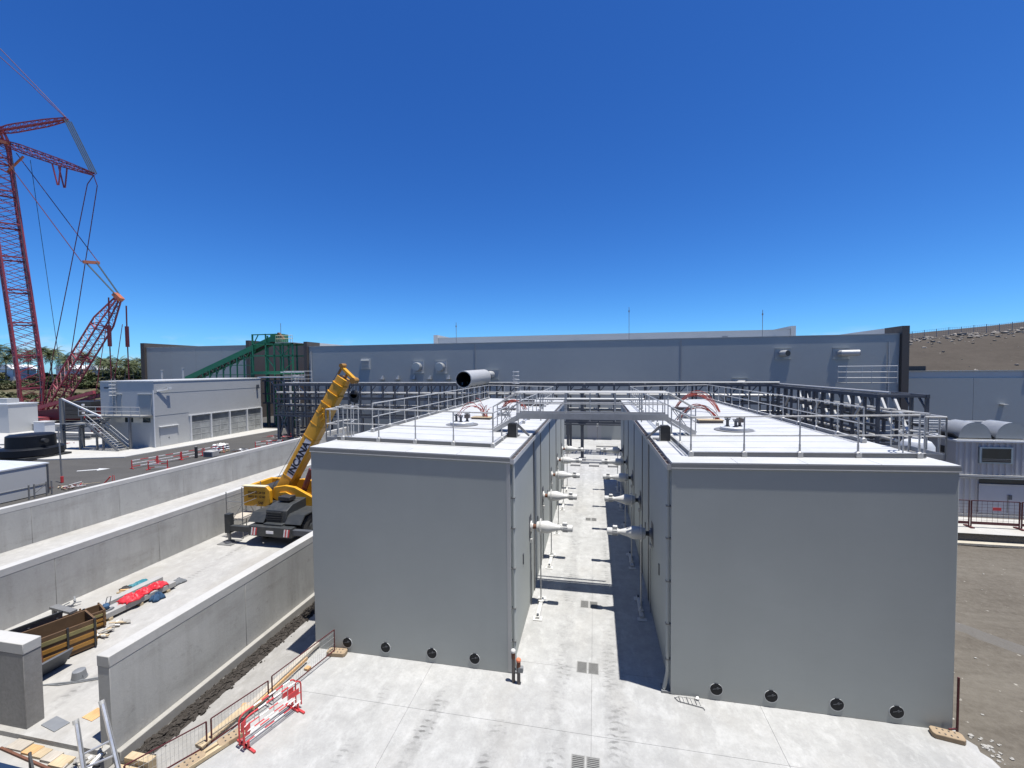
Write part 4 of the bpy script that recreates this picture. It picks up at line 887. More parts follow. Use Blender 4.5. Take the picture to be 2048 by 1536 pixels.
def caged_ladder(label, x, y, z0, z1, hoops_from):
    t = thing('caged_ladder', (x, y, z0), label, 'ladder')
    for s in (-0.25, 0.25): MB().tube((x + s, y, z0), (x + s, y, z1), 0.03, 6).obj('stile', 'galv', t)
    k = z0 + 0.2
    while k < z1 - 0.6: MB().tube((x - 0.25, y, k), (x + 0.25, y, k), 0.018, 6).obj('rung', 'galv', t); k += 0.3
    z = hoops_from
    while z <= z1: MB().path([(x + 0.36 * math.cos(a), y - 0.36 * math.sin(a) * 1.4, z) for a in [math.pi * i / 8 for i in range(9)]], 0.035, 5).obj('hoop', 'white_trim', t); z += 0.42
    return t
caged_ladder('caged ladder rising above the rack behind the left roof', -8.4, 45.3, 3.3, 8.9, 6.2)
caged_ladder('tall caged ladder at the left end of the rack', -39.2, 50.2, 0.0, 8.6, 2.5)
t = thing('rack_stair_tower', (-41.5, 52, 0), 'braced steel legs under the left end of the pipe rack', 'steel frame')
for x in (-42.8, -41.5, -40.1):
    for y in (51.2, 53.2): MB().beam((x, y, 0), (x, y, 7.3), 0.22).obj('leg', 'steel_dark', t)
MB().beam((-42.8, 51.2, 0.3), (-41.5, 51.2, 3.4), .16).obj('cross_brace', 'steel_mid', t); MB().beam((-41.5, 51.2, 0.3), (-42.8, 51.2, 3.4), .16).obj('cross_brace', 'steel_mid', t)
for z in (3.4, 5.2, 7.2): MB().beam((-42.9, 51.2, z), (-38, 51.2, z), 0.2).obj('beam', 'steel_dark', t)
for k in range(2):
    MB().tube((-42.2 + k * 1.3, 52.5, 3.6), (-42.2 + k * 1.3, 52.5, 7.2), 0.25, 12).obj('vertical_pipe', 'tank_white', t)
t = thing('rear_pipe_rack', (-49, 60, 0), 'dark steel rack bridging behind the workshop corner', 'pipe rack')
for z in (3.9, 5.4, 7.5): MB().beam((-53, 59.8, z), (-44, 58.6, z), 0.22).obj('beam', 'steel_dark', t)
for k in range(7): MB().beam((-52.5 + k * 1.35, 59.75 - k * .18, 3.8), (-52.5 + k * 1.35, 59.75 - k * .18, 7.5), .18).obj('post', 'steel_dark', t)
for k in range(3): MB().beam((-51.0 + k * 2.2, 59.4 - k * .3, 7.4), (-49.6 + k * 2.2, 59.2 - k * .3, 5.5), .13).obj('diagonal', 'galv', t)
MB().beam((-51.8, 59.6, 0), (-51.8, 59.6, 3.9), .25).obj('leg', 'steel_dark', t); MB().beam((-45, 58.7, 0), (-45, 58.7, 3.9), .25).obj('leg', 'steel_dark', t)
MB().box(-53, -46, 62, 62.2, 0, 3.6).obj('screen_wall', 'cladding_grey', t); MB().box(-53.2, -43.4, 58.9, 60.6, 8.0, 8.16).obj('roof_slab', 'white_trim', t)

# ------------------------------------------------------------------ workshop at the left
ws = thing('workshop', (-55.3, 49, 0), 'grey box workshop with four glazed bays left of the yellow crane', 'building')
WX0, WX1, WY0, WY1, WZ = -59.2, -51.2, 41.0, 57.3, 8.0
MB().box(WX0, WX1, WY0, WY1, 0.08, WZ - 0.1).obj('wall', 'workshop_front', ws)
MB().box(WX0 - 0.03, WX1 + 0.05, WY0 - 0.06, WY1 + 0.05, WZ - 0.098, WZ).obj('roof_edge', 'white_trim', ws); MB().box(WX0 + .1, WX1 - .1, WY0 + .1, WY1 - .1, WZ + 0.001, WZ + 0.05).obj('roof', 'roof_sheet', ws)
MB().box(WX1, WX1 + 0.02, WY0, 57.25, 6.55, 6.58).box(WX1, WX1 + 0.02, WY0, 45.3, 3.85, 3.88).obj('panel_joint', 'cladding_grey', ws)
MB().tube((WX1 + 0.02, WY0 - 0.1, 0.1), (WX1 + 0.02, WY0 - 0.1, 6.9), 0.07, 8).obj('downpipe', 'white_trim', ws)
yb = [45.4, 48.35, 51.35, 54.4, 57.2]
MB().box(WX1 + 0.002, WX1 + 0.16, 45.2, 57.28, 3.38, 3.5).obj('lintel', 'white_trim', ws)
for a, b in zip(yb[:-1], yb[1:]):
    bayw = MB().box(WX1 - 0.06, WX1 + 0.012, a + 0.12, b - 0.12, 0.12, 3.36).obj('glazed_bay', 'transom_panel', ws)
    for i in range(2):
        for j in range(3):
            w = (b - a - 0.28) / 2; y0 = a + 0.14 + i * w
            MB().box(WX1 + 0.014, WX1 + 0.030, y0 + 0.03, y0 + w - 0.03, 0.16 + j * 0.78, 0.16 + (j + 1) * 0.78 - 0.05).obj('pane', 'translucent_panel', bayw)
    MB().box(WX1 + 0.014, WX1 + 0.05, (a + b) / 2 - 0.035, (a + b) / 2 + 0.035, 0.12, 2.52).obj('mullion', 'workshop_front', bayw)
    for j in range(4): MB().box(WX1 + 0.031, WX1 + 0.05, a + 0.13, b - 0.13, 0.11 + j * 0.78, 0.16 + j * 0.78).obj('transom', 'workshop_front', bayw)
for y in yb: MB().box(WX1 + 0.002, WX1 + 0.2, y - 0.09, y + 0.09, 0.09, 3.375).obj('pillar', 'white_trim', ws)
dr = MB().box(WX1 + 0.002, WX1 + 0.05, 41.5, 43.65, 0.1, 2.42).obj('shutter_door', 'cladding_light', ws)
MB().box(WX1 + 0.002, WX1 + 0.25, 41.4, 43.75, 2.44, 2.52).obj('door_hood', 'white_trim', ws); MB().box(WX1 + 0.051, WX1 + 0.08, 42.5, 42.62, 1.0, 1.12).obj('door_handle', 'steel_dark', dr)
MB().beam((WX1, 41.3, 6.75), (WX1 + 0.32, 42.4, 6.95), 0.12).box(WX1 + .2, WX1 + .45, 42.4, 42.8, 6.95, 7.2).obj('flood_lamp', 'white_trim', ws); MB().box(WX1 + .05, WX1 + .3, 56.4, 56.7, 6.4, 7.0).obj('wall_lamp', 'steel_dark', ws)
for x0, x1 in ((-53.45, -51.6), (-57.3, -56.0)):
    d = MB().box(x0, x1, WY0 - 0.03, WY0 - 0.002, 4.05, 6.4).obj('balcony_door', 'cladding_grey', ws); MB().box(x0 - 0.15, x1 + 0.1, WY0 - 0.12, WY0 - 0.003, 6.41, 6.48).obj('door_hood', 'workshop_front', d)
for x0, x1 in ((-55.6, -54.4), (-52.95, -51.85)): MB().box(x0, x1, WY0 - 0.02, WY0 - 0.002, 3.05, 3.62).obj('window', 'glass_dark', ws)
MB().box(-58.6, -57.9, WY0 - 0.02, WY0 - 0.002, 7.1, 7.3).obj('sign', 'steel_dark', ws)
# balcony with outside stair and a tall post
bc = thing('outside_stair', (-56, 39.8, 0), 'grey steel balcony and outside stair on the workshop end', 'stair')
MB().box(-60.5, -51.5, 39.5, WY0 - 0.05, 3.86, 3.98).obj('platform', 'grate', bc)
for z in (4.5, 5.0): MB().tube((-60.5, 39.55, z), (-51.5, 39.55, z), 0.04, 6).obj('rail', 'galv', bc)
for k in range(8): MB().tube((-60.5 + k * 1.285, 39.55, 3.98), (-60.5 + k * 1.285, 39.55, 5.0), 0.035, 6).obj('baluster', 'galv', bc)
for x in (-60.2, -53.2): MB().beam((x, 39.7, 0), (x, 39.7, 3.86), 0.22).obj('post', 'steel_mid', bc)
for s in (0, 1.1):
    MB().beam((-57.6, 38.3 + s, 3.2), (-53.1, 38.3 + s, 0.15), 0.09, 0.26).obj('stringer', 'steel_mid', bc)
    for dz in (0.55, 1.05): MB().tube((-57.6, 38.3 + s, 3.2 + dz), (-53.1, 38.3 + s, 0.15 + dz), 0.035, 6).obj('stair_rail', 'galv', bc)
for k in range(13): x = -57.45 + k * 0.345; z = 3.1 - k * 0.234; MB().box(x - 0.13, x + 0.13, 38.34, 39.36, z - 0.02, z + 0.02).obj('tread', 'grate', bc)
MB().box(-61.3, -57.5, 38.2, 39.45, 3.05, 3.18).obj('landing', 'grate', bc)
MB().beam((-61.2, 38.4, 0), (-61.2, 38.4, 6.1), 0.34).obj('tall_post', 'steel_mid', bc); MB().beam((-61.2, 38.4, 6.05), (-55.5, 38.4, 4.0), 0.14, 0.16).obj('tie_bar', 'white_trim', bc)
for k in range(4): MB().beam((-61.0, 38.3, 2.3 + k * .28), (-56.4 + k * .3, 39.4, 3.1 + k * .2), 0.12).obj('under_brace', 'steel_dark', bc)
for x in (-59.0, -56.5, -55.6): MB().beam((x, 38.6, 0), (x, 38.6, 2.9), 0.16).obj('post', 'steel_mid', bc)
caged_ladder('caged roof ladder on the end wall of the workshop', -57.0, 40.9, 4.0, 8.3, 6.3)

# ------------------------------------------------------------------ green conveyor
cv = thing('conveyor', (-58, 62, 0), 'dark green inclined conveyor rising to a braced steel tower', 'conveyor')
G = 'conveyor_green'; CY0, CY1 = 61.2, 63.0
def inc(q): return (-69.6 + 18.4 * q, 7.8 + 7.0 * q)
a, b = inc(0), inc(1)
for y in (CY0, CY1): MB().beam((a[0], y, a[1]), (b[0], y, b[1]), 0.14, 0.85).obj('side_plate', G, cv)
MB().beam((a[0], 62.1, a[1] - 0.2), (b[0], 62.1, b[1] - 0.2), 1.6, 0.08).obj('belt', 'rubber', cv); MB().beam((a[0], 62.1, a[1] + 0.45), (b[0], 62.1, b[1] + 0.45), 1.75, 0.06).obj('cover', G, cv)
for k in range(9):
    q = 0.12 + k * 0.075; x, z = inc(q)
    MB().beam((x, CY0, 0), (x, CY0, z - 0.3), 0.16).obj('leg', G, cv)
    MB().beam((x, CY0, z - 1.7), (x + 1.0, CY0, z - 0.15), 0.11).obj('knee_brace', G, cv)
for z, q in ((8.6, 0.28), (10.2, 0.45), (11.4, 0.62)): MB().beam((inc(q)[0], CY0, z - 0.1), (-55.8, CY0, z - 0.1), 0.12).obj('tie_beam', G, cv)
for k in range(12): q = 0.05 + k * 0.06; x, z = inc(q); MB().beam((x, CY0 - .1, z - .5), (x + .4, CY0 - .1, z - .85), 0.1, 0.2).obj('idler', 'rubber', cv)
for x in (-55.7, -53.2, -51.6, -50.0, -48.2):
    for y in (60.9, 64.2):
        MB().beam((x, y, 0), (x, y, 13.6 if x > -55 else 15.2), 0.2).obj('tower_leg', G, cv)
for z in (8.9, 11.6, 13.5):
    for y in (60.9, 64.2): MB().beam((-55.7, y, z), (-48.1, y, z), 0.2 if z > 9 else 0.3).obj('tower_beam', G, cv)
MB().beam((-55.7, 60.9, 15.1), (-51.4, 60.9, 15.1), 0.16).obj('tower_beam', G, cv)
for x in (-53.2, -51.3): MB().beam((x, 60.9, 13.4), (x, 60.9, 15.2), 0.16).obj('head_post', G, cv)
for (x0, z0, x1, z1) in ((-50, 9, -48.2, 10.6), (-48.2, 10.6, -50, 11.6), (-53.2, 11.5, -51.6, 9.6), (-50, 11.6, -48.2, 13.4), (-55.6, 13.4, -54.6, 15.0), (-50, 7.4, -48.2, 9), (-51.8, 13.4, -50.2, 11.7)): MB().beam((x0, 60.88, z0), (x1, 60.88, z1), 0.12).obj('brace', G, cv)
MB().box(-56.0, -48.0, 60.7, 64.4, 8.55, 8.75).obj('tower_deck', G, cv); MB().box(-51.2, -47.9, 60.6, 64.4, 13.62, 13.7).obj('head_deck', 'galv', cv)
for k in range(9): MB().tube((-51.0 + k * .38, 60.6, 13.7), (-51.0 + k * .38, 60.6, 14.85), 0.035, 5).obj('head_baluster', 'insul_yellow', cv)
for z in (14.3, 14.85): MB().tube((-51.0, 60.6, z), (-47.95, 60.6, z), 0.035, 5).obj('head_rail', 'insul_yellow', cv)
MB().box(-52.4, -50.8, 61.0, 63.2, 13.9, 15.2).obj('drive_housing', G, cv); MB().beam((-51.0, 61.2, 15.3), (-50.0, 61.2, 14.3), 0.5, 0.3).obj('chute', 'form_brown', cv)
MB().tube((-51.2, 62, 15.2), (-51.2, 62, 17.0), 0.04, 5).obj('mast', 'steel_mid', cv); MB().box(-50.0, -46, 60.2, 60.6, 8.8, 8.95).obj('walkway', 'white_trim', cv)
for x, y, z1, lab in ((-63.6, 55.5, 9.6, 'tall pale flue pipe on the workshop roof, near the conveyor foot'), (-68.0, 55.8, 9.3, 'thin pale flue pipe at the far left of the workshop roof')):
    o = thing('flue_pipe', (x, y, 0), lab, 'flue'); MB().tube((x, y, 0), (x, y, z1), 0.14, 8).obj('pipe', 'galv', o); MB().tube((x, y, z1), (x, y, z1 + .12), 0.2, 8).obj('cap', 'galv', o)
# ================================================================== CRAWLER CRANE (far left)
CB = Vector((-98.5, 60.0, 0.0)); CE = Vector((0.9815, 0.1915, 0)); CN = Vector((-0.1915, 0.9815, 0))
def cp(u, v, w=0.0): return CB + CE * u + CN * w + Vector((0, 0, v))     # u along the crane's working plane, v up, w across
cc = thing('crawler_crane', CB, 'huge red lattice crawler crane with luffing jib at the left edge', 'crane')
def lattice(name, mat, pts, bar, nseg, parent, split=1, rot=0.0):
    """four-chord lattice along a polyline of (u,v,width); split into the given number of section meshes"""
    P = [(Vector(cp(u, v)), w) for u, v, w in pts]; L = [0]
    for a, b in zip(P[:-1], P[1:]): L.append(L[-1] + (b[0] - a[0]).length)
    def ev(s):
        for i in range(len(P) - 1):
            if s <= L[i + 1] + 1e-6:
                q = (s - L[i]) / (L[i + 1] - L[i]); return P[i][0].lerp(P[i + 1][0], q), P[i][1] + (P[i + 1][1] - P[i][1]) * q
        return P[-1]
    ax = (P[-1][0] - P[0][0]).normalized(); a = ax.cross(CN).normalized(); b = CN.copy()
    ca, sa = math.cos(rot), math.sin(rot); a, b = a * ca + b * sa, b * ca - a * sa
    tot = L[-1]; per = nseg // split
    for k in range(split):
        m = MB()
        for j in range(per):
            i = k * per + j; s0, s1 = tot * i / nseg, tot * (i + 1) / nseg
            (c0, w0), (c1, w1) = ev(s0), ev(s1)
            C0 = [c0 + (a * x + b * y) * w0 / 2 for x, y in ((-1, -1), (1, -1), (1, 1), (-1, 1))]; C1 = [c1 + (a * x + b * y) * w1 / 2 for x, y in ((-1, -1), (1, -1), (1, 1), (-1, 1))]
            for q in range(4):
                m.beam(C0[q], C1[q], bar); q2 = (q + 1) % 4
                m.beam(C0[q], C1[q2], bar * 0.34); m.beam(C0[q2], C1[q], bar * 0.34)
            if j == 0:
                for q in range(4): m.beam(C0[q], C0[(q + 1) % 4], bar * 0.9)
        m.obj(name, mat, parent)
lattice('boom_section', 'crane_red', [(-2.1, 0.6, 0.9), (-3.4, 4.0, 2.6), (-3.2, 8.0, 3.0), (-7.6, 51.0, 3.0), (-7.9, 53.5, 1.6)], 0.27, 36, cc, 9, 0.62)
lattice('derrick_section', 'crane_red', [(-1.0, 0.8, 0.8), (2.2, 5.6, 2.2), (10.6, 18.3, 2.2), (13.6, 22.8, 0.6)], 0.2, 20, cc, 4, 0.4)
lattice('jib_strut', 'crane_red', [(-7.6, 52.6, 0.4), (-4.6, 53.1, 0.95), (2.0, 54.1, 0.8), (5.6, 54.7, 0.35)], 0.15, 10, cc, 1, 0.3)
lattice('jib_strut', 'crane_red', [(-7.2, 51.0, 0.6), (-2.9, 49.5, 1.05), (4.8, 46.75, 0.9), (10.0, 44.9, 0.35)], 0.17, 12, cc, 1, 0.3)
lattice('luffing_jib', 'crane_red', [(-8.0, 53.2, 0.8), (-12.0, 60.0, 2.4), (-26.0, 82.0, 2.2)], 0.26, 14, cc, 1, 0.5)
MB().beam(cp(-5.6, 45.5), cp(-2.6, 48.2), 0.25).beam(cp(-4.6, 50.2, -.6), cp(-8.2, 51.2, -.6), 0.5).obj('head_bracket', 'crane_orange', cc)
m = MB()
for w in (-0.55, 0.55): m.beam(cp(3.1, 46.6, w), cp(3.9, 42.8, w), 0.16); m.beam(cp(4.6, 46.3, w), cp(4.1, 42.8, w), 0.16)
m.obj('stop_frame', 'crane_red', cc)
for k in range(4): MB().tube(cp(5.5 + k * .1, 54.5, (k - 1.5) * .3), cp(9.75 + k * .1, 45.2, (k - 1.5) * .3), 0.10, 5).obj('rope_bundle', 'rope_grey', cc)
for s in (-1, 1):
    MB().tube(cp(5.4, 54.9, s * .2), cp(0.0, 60.5, s * .7), 0.065, 5).tube(cp(0.0, 60.5, s * .7), cp(-13.0, 73.5 + s * .9, s * .9), 0.065, 5).obj('pendant', 'crane_maroon', cc)
    MB().tube(cp(9.9, 44.7), cp(9.6 + s * .6, 43.0, s * .3), 0.07, 5).tube(cp(9.6 + s * .6, 43.0, s * .3), cp(0.4 + s * 1.0, 2.0, s * .8), 0.07, 5).obj('pendant', 'crane_maroon', cc)
    MB().tube(cp(-5.4 + s * .4, 49.0 + s * .3, s), cp(8.6 + s * .55, 29.2 + s * .2, s), 0.07, 5).obj('pendant', 'crane_maroon', cc)
    MB().tube(cp(8.9 + s * .4, 29.0 + s * .2, s * .5), cp(13.4, 23.2, s * .4), 0.13, 5).obj('rope_bundle', 'rope_grey', cc)
    MB().tube(cp(13.3 + s * .65, 22.6 - (s > 0) * 1.2, s), cp(13.2 + s * .7, 17.6, s), 0.12, 6).tube(cp(13.2 + s * .7, 17.6, s), cp(13.2 + s * .7, 13.8, s), 0.30, 8).tube(cp(13.2 + s * .7, 13.8, s), cp(13.2 + s * .7, 1.0, s), 0.10, 6).obj('ballast_hanger', 'crane_maroon', cc)
    MB().tube(cp(12.6 + s * .5, 18.0, s), cp(9.4 + s * .6, 1.5, s), 0.06, 5).obj('stay_rope', 'crane_red', cc)
    MB().tube(cp(-3.0 + s * .5, 48, s), cp(0.8 + s * 1.0, 4.0, s), 0.05, 4).obj('hoist_rope', 'rope_grey', cc)
MB().beam(cp(8.3, 29.0, -1.0), cp(9.3, 29.3, 1.0), 0.5).obj('sheave_frame', 'crane_orange', cc)
MB().beam(cp(12.9, 23.4), cp(14.0, 22.3), 1.0, 0.7).obj('derrick_head', 'crane_orange', cc)
# sign plate on the boom
sgn = MB().hexa([cp(-5.95, 39.0, -2.6), cp(-5.0, 38.85, -2.6), cp(-5.0, 38.85, -2.5), cp(-5.95, 39.0, -2.5), cp(-6.25, 42.0, -2.6), cp(-5.3, 41.85, -2.6), cp(-5.3, 41.85, -2.5), cp(-6.25, 42.0, -2.5)]).obj('sign_plate', 'sign_white', cc)
for v, w in ((41.5, .42), (40.9, .25), (40.5, .25), (40.05, .2), (39.6, .2), (39.25, .4)):
    c = cp(-5.62 - (v - 40.4) * 0.11, v, -2.63); MB().beam(c - CE * w * 0.6, c + CE * w * 0.6, 0.02, 0.16).obj('sign_mark', 'letter_black', sgn)
# superstructure, ballast, tracks
MB().hexa([cp(-2.8, .6, -2), cp(11, .9, -2), cp(11, .9, 2), cp(-2.8, .6, 2), cp(-2.8, 2.2, -2), cp(11, 3.0, -2), cp(11, 3.0, 2), cp(-2.8, 2.2, 2)]).obj('upper_frame', 'crane_maroon', cc)
MB().beam(cp(-.6, 2.6, -2.1), cp(10.4, 5.6, -2.1), 0.5, .6).obj('mast_frame', 'crane_red', cc)
MB().beam(cp(-.6, 2.6, 2.1), cp(10.4, 5.6, 2.1), 0.5, .6).obj('mast_frame', 'crane_red', cc)
for k in range(4):
    MB().hexa([cp(5.6, 1.0 + k * .75, -3), cp(10.6, 1.0 + k * .75, -3), cp(10.6, 1.0 + k * .75, 3), cp(5.6, 1.0 + k * .75, 3), cp(5.6, 1.7 + k * .75, -3), cp(10.6, 1.7 + k * .75, -3), cp(10.6, 1.7 + k * .75, 3), cp(5.6, 1.7 + k * .75, 3)]).obj('counterweight', 'steel_black', cc)
    MB().box(*[c for p in zip(cp(9.0, 1.1 + k * .72, -3.06), cp(9.5, 1.4 + k * .72, -3.02)) for c in p]).obj('ballast_marker', 'barrier_white' if k % 2 else 'barrier_red', cc)
MB().hexa([cp(-1.2, .3, -3.6), cp(2.2, .3, -3.6), cp(2.2, .3, -1.6), cp(-1.2, .3, -1.6), cp(-1.2, 1.5, -3.6), cp(2.2, 1.2, -3.6), cp(2.2, 1.2, -1.6), cp(-1.2, 1.5, -1.6)]).obj('cab', 'crane_red', cc)
for w in (-4.6, 3.4):
    prof = [(-6.6, .5), (-6.0, .05), (3.0, .05), (3.6, .5), (3.0, 1.15), (-6.0, 1.15)]
    m = MB(); n = len(prof); vs = [cp(u, v, w) for u, v in prof] + [cp(u, v, w + 1.5) for u, v in prof]
    m._add(vs, [tuple(range(n)), tuple(range(2 * n - 1, n - 1, -1))] + [(i, n + i, n + (i + 1) % n, (i + 1) % n) for i in range(n)])
    tr_ = m.obj('track', 'crane_maroon', cc)
    for k in range(18): MB().hexa([cp(-6.0 + k * .5, 1.15, w - .03), cp(-5.65 + k * .5, 1.15, w - .03), cp(-5.65 + k * .5, 1.15, w + 1.53), cp(-6.0 + k * .5, 1.15, w + 1.53), cp(-6.0 + k * .5, 1.22, w - .03), cp(-5.65 + k * .5, 1.22, w - .03), cp(-5.65 + k * .5, 1.22, w + 1.53), cp(-6.0 + k * .5, 1.22, w + 1.53)]).obj('track_shoe', 'steel_black', tr_)

# ================================================================== YELLOW MOBILE CRANE (in the bay)
mc = thing('mobile_crane', (-15.9, 21.6, 0), 'yellow rough-terrain crane with raised telescopic boom beside the left tank', 'crane')
YL = 'crane_yellow'; DK = 'crane_dark'
CX = -16.3
MB().box(CX - 0.55, CX + 0.55, 18.75, 26.5, 0.62, 1.15).obj('chassis', DK, mc, 0.03)
MB().box(CX - 1.25, CX + 1.25, 18.55, 18.95, 0.55, 1.05).obj('outrigger_housing', DK, mc, 0.02); MB().box(CX - 1.25, CX + 1.25, 25.4, 25.8, 0.55, 1.05).obj('outrigger_housing', DK, mc, 0.02)
for yy, nm in ((18.75, 'near'), (25.6, 'far')):
    for s in (-1, 1):
        b_ = MB().box(CX + s * 1.2, CX + s * 2.75, yy - 0.12, yy + 0.12, 0.68, 0.94).obj('outrigger_beam', DK if s < 0 else 'steel_dark', mc)
        MB().box(CX + s * 2.45, CX + s * 2.75, yy - 0.14, yy + 0.14, 0.55, 1.55 if s < 0 else 1.2).obj('jack_housing', DK, b_); MB().tube((CX + s * 2.6, yy, 0.1), (CX + s * 2.6, yy, 0.6), 0.075, 10).obj('jack_leg', 'steel_mid', b_)
        MB().lathe((CX + s * 2.6, yy, 0.035), (0, 0, 1), [(0, .24), (.05, .22), (.07, .1), (.08, 0)], 14).obj('jack_foot', 'steel_dark', b_); MB().box(CX + s * 2.6 - .42, CX + s * 2.6 + .42, yy - .38, yy + .38, 0.004, 0.034).obj('spreader_plate', 'steel_mid', b_)
for s in (-1, 1):   # striped warning plates
    for k in range(4): MB().hexa([(CX + s * .95 - .16 + k * .08, 18.535, .6), (CX + s * .95 - .08 + k * .08, 18.535, .6), (CX + s * .95 - .08 + k * .08, 18.549, .6), (CX + s * .95 - .16 + k * .08, 18.549, .6), (CX + s * .95 - .10 + k * .08, 18.535, .98), (CX + s * .95 - .02 + k * .08, 18.535, .98), (CX + s * .95 - .02 + k * .08, 18.549, .98), (CX + s * .95 - .10 + k * .08, 18.549, .98)]).obj('warning_stripe', 'barrier_red' if k % 2 else 'barrier_white', mc)
# hood with grille
MB().prism([(19.0, 1.10), (21.2, 1.10), (21.2, 2.0), (20.9, 2.05), (19.5, 1.98), (19.05, 1.75)], 'x', CX - 0.62, CX + 0.62).obj('hood', DK, mc, 0.03)
for k in range(5): MB().box(CX - 0.55, CX + 0.35, 18.97, 19.03, 1.16 + k * .12, 1.21 + k * .12).obj('grille_bar', 'steel_black', mc)
MB().box(CX - .2, CX + .22, 18.53, 18.548, .72, .86).obj('number_plate', 'sign_white', mc); MB().box(CX - .35, CX + .35, 19.6, 20.1, 2.07, 2.30).obj('air_filter', 'steel_black', mc, 0.03)
for yy in (19.9, 24.4):
    for s in (-1, 1):
        x = CX + s * 1.22
        w_ = MB().lathe((x - s * .30, yy, .72), (s, 0, 0), [(0, .45), (.02, .66), (.08, .72), (.46, .72), (.54, .66), (.56, .42), (.50, .38)], 26).obj('wheel', 'rubber', mc)
        MB().lathe((x + s * .16, yy, .72), (s, 0, 0), [(0, .38), (.04, .36), (.02, .22), (.08, .16), (.09, 0)], 18).obj('rim', DK, w_)
        for k in range(16):
            a = 2 * math.pi * k / 16; c = Vector((x - s * .02, yy + .735 * math.cos(a), .72 + .735 * math.sin(a))); MB().beam(c - Vector((.2, .05 * math.sin(a), -.05 * math.cos(a))), c + Vector((.2, .05 * math.sin(a), -.05 * math.cos(a))), .06, .05, (0, math.cos(a), math.sin(a))).obj('tread_lug', 'rubber', w_)
        MB().prism([(yy - 1.05, 1.15), (yy - .7, 1.56), (yy + .7, 1.56), (yy + 1.05, 1.15), (yy + 1.0, 1.12), (yy + .66, 1.5), (yy - .66, 1.5), (yy - 1.0, 1.12)], 'x', CX + s * .63, CX + s * 1.55).obj('fender', DK, mc)
MB().box(CX - .62, CX + .62, 21.3, 26.3, 1.16, 1.42).obj('deck', DK, mc); MB().tube((CX, 21.6, 1.42), (CX, 21.6, 1.62), .62, 24).obj('slew_ring', 'steel_dark', mc)
# superstructure, turned so the boom points to the right
MB().prism([(-17.85, 1.95), (-17.2, 1.55), (-15.9, 1.52), (-14.6, 1.62), (-14.4, 1.85), (-15.3, 2.05), (-16.4, 2.55), (-17.0, 2.62), (-17.7, 2.5)], 'y', 20.55, 20.75).obj('turret_plate', YL, mc, 0.02)
MB().prism([(-17.85, 1.95), (-17.2, 1.55), (-15.9, 1.52), (-14.6, 1.62), (-14.4, 1.85), (-15.3, 2.05), (-16.4, 2.55), (-17.0, 2.62), (-17.7, 2.5)], 'y', 22.0, 22.2).obj('turret_plate', YL, mc, 0.02)
MB().box(-17.4, -14.8, 20.76, 21.99, 1.62, 1.8).obj('turret_floor', YL, mc)
MB().prism([(-17.15, 1.98), (-16.55, 1.9), (-16.4, 2.1), (-16.9, 2.3), (-17.3, 2.25)], 'y', 20.46, 20.549).obj('turret_pocket', YL, mc, 0.02)
cw = MB().prism([(-19.45, 1.45), (-17.95, 1.45), (-17.75, 1.65), (-17.75, 2.35), (-17.95, 2.55), (-19.45, 2.55)], 'y', 20.3, 20.52).obj('counterweight', YL, mc, 0.03)
MB().prism([(-19.45, 1.45), (-17.95, 1.45), (-17.75, 1.65), (-17.75, 2.35), (-17.95, 2.55), (-19.45, 2.55)], 'y', 22.2, 22.42).obj('counterweight_side', YL, mc, 0.03)
MB().box(-19.45, -19.2, 20.53, 22.19, 1.45, 2.55).obj('counterweight_back', YL, mc, 0.02); MB().box(-19.19, -17.9, 20.53, 22.19, 1.45, 1.6).obj('counterweight_floor', 'steel_black', mc)
MB().box(-19.5, -18.0, 20.24, 20.54, 2.552, 2.60).obj('counterweight_rim', 'barrier_white' if False else 'insul_yellow', mc)
MB().tube((-18.5, 20.6, 2.2), (-18.5, 22.1, 2.2), .3, 16).obj('winch_drum', 'steel_black', mc)
fm = frame((-18.6, 20.292, 2.22), (1, 0, 0), (0, 0, 1), None); text_obj('lettering', '0262 00 24 24', 0.19, 'letter_brown', cw, fm, 0.004, 0.003)
fm = frame((-18.6, 20.292, 1.99), (1, 0, 0), (0, 0, 1), None); text_obj('lettering', '0692 91 12 60', 0.19, 'letter_brown', cw, fm, 0.004, 0.003)
fm = frame((-18.35, 20.292, 1.64), (1, 0, 0), (0, 0, 1), None); text_obj('lettering', '540', 0.22, 'letter_brown', cw, fm, 0.004, 0.004)
# boom: telescoping box sections along (4.05, 6.75)
bo = Vector((-17.75, 21.37, 2.05)); bd = Vector((3.77, 0, 6.10)).normalized(); bn = Vector((bd.z, 0, -bd.x))
def boom_sec(s0, s1, h, wdt, name='boom_section', mat=YL):
    a, b = bo + bd * s0, bo + bd * s1; y0, y1 = -wdt / 2, wdt / 2; vs = []
    for c in (a, b):
        for (q, yy) in ((-h / 2, y0 * .82), (-h / 2, y1 * .82), (-h * .32, y1), (h * .36, y1), (h / 2, y1 * .7), (h / 2, y0 * .7), (h * .36, y0), (-h * .32, y0)): vs.append(c + bn * q + Vector((0, yy, 0)))
    m = MB(); m._add(vs, [tuple(range(8)), tuple(range(15, 7, -1))] + [(i, i + 8, (i + 1) % 8 + 8, (i + 1) % 8) for i in range(8)]); return m.obj(name, mat, mc)
main = boom_sec(-0.3, 6.0, 0.78, 0.74); boom_sec(6.0, 6.7, 0.74, 0.68); boom_sec(6.7, 7.3, 0.70, 0.62); boom_sec(7.3, 7.7, 0.64, 0.56)
for s, h, w in ((1.1, .78, .74), (3.75, .78, .74), (4.6, .78, .74), (5.95, .80, .76), (6.66, .76, .70), (7.26, .72, .64), (5.3, .78, .74)): boom_sec(s, s + 0.05, h + .03, w + .03, 'boom_collar')
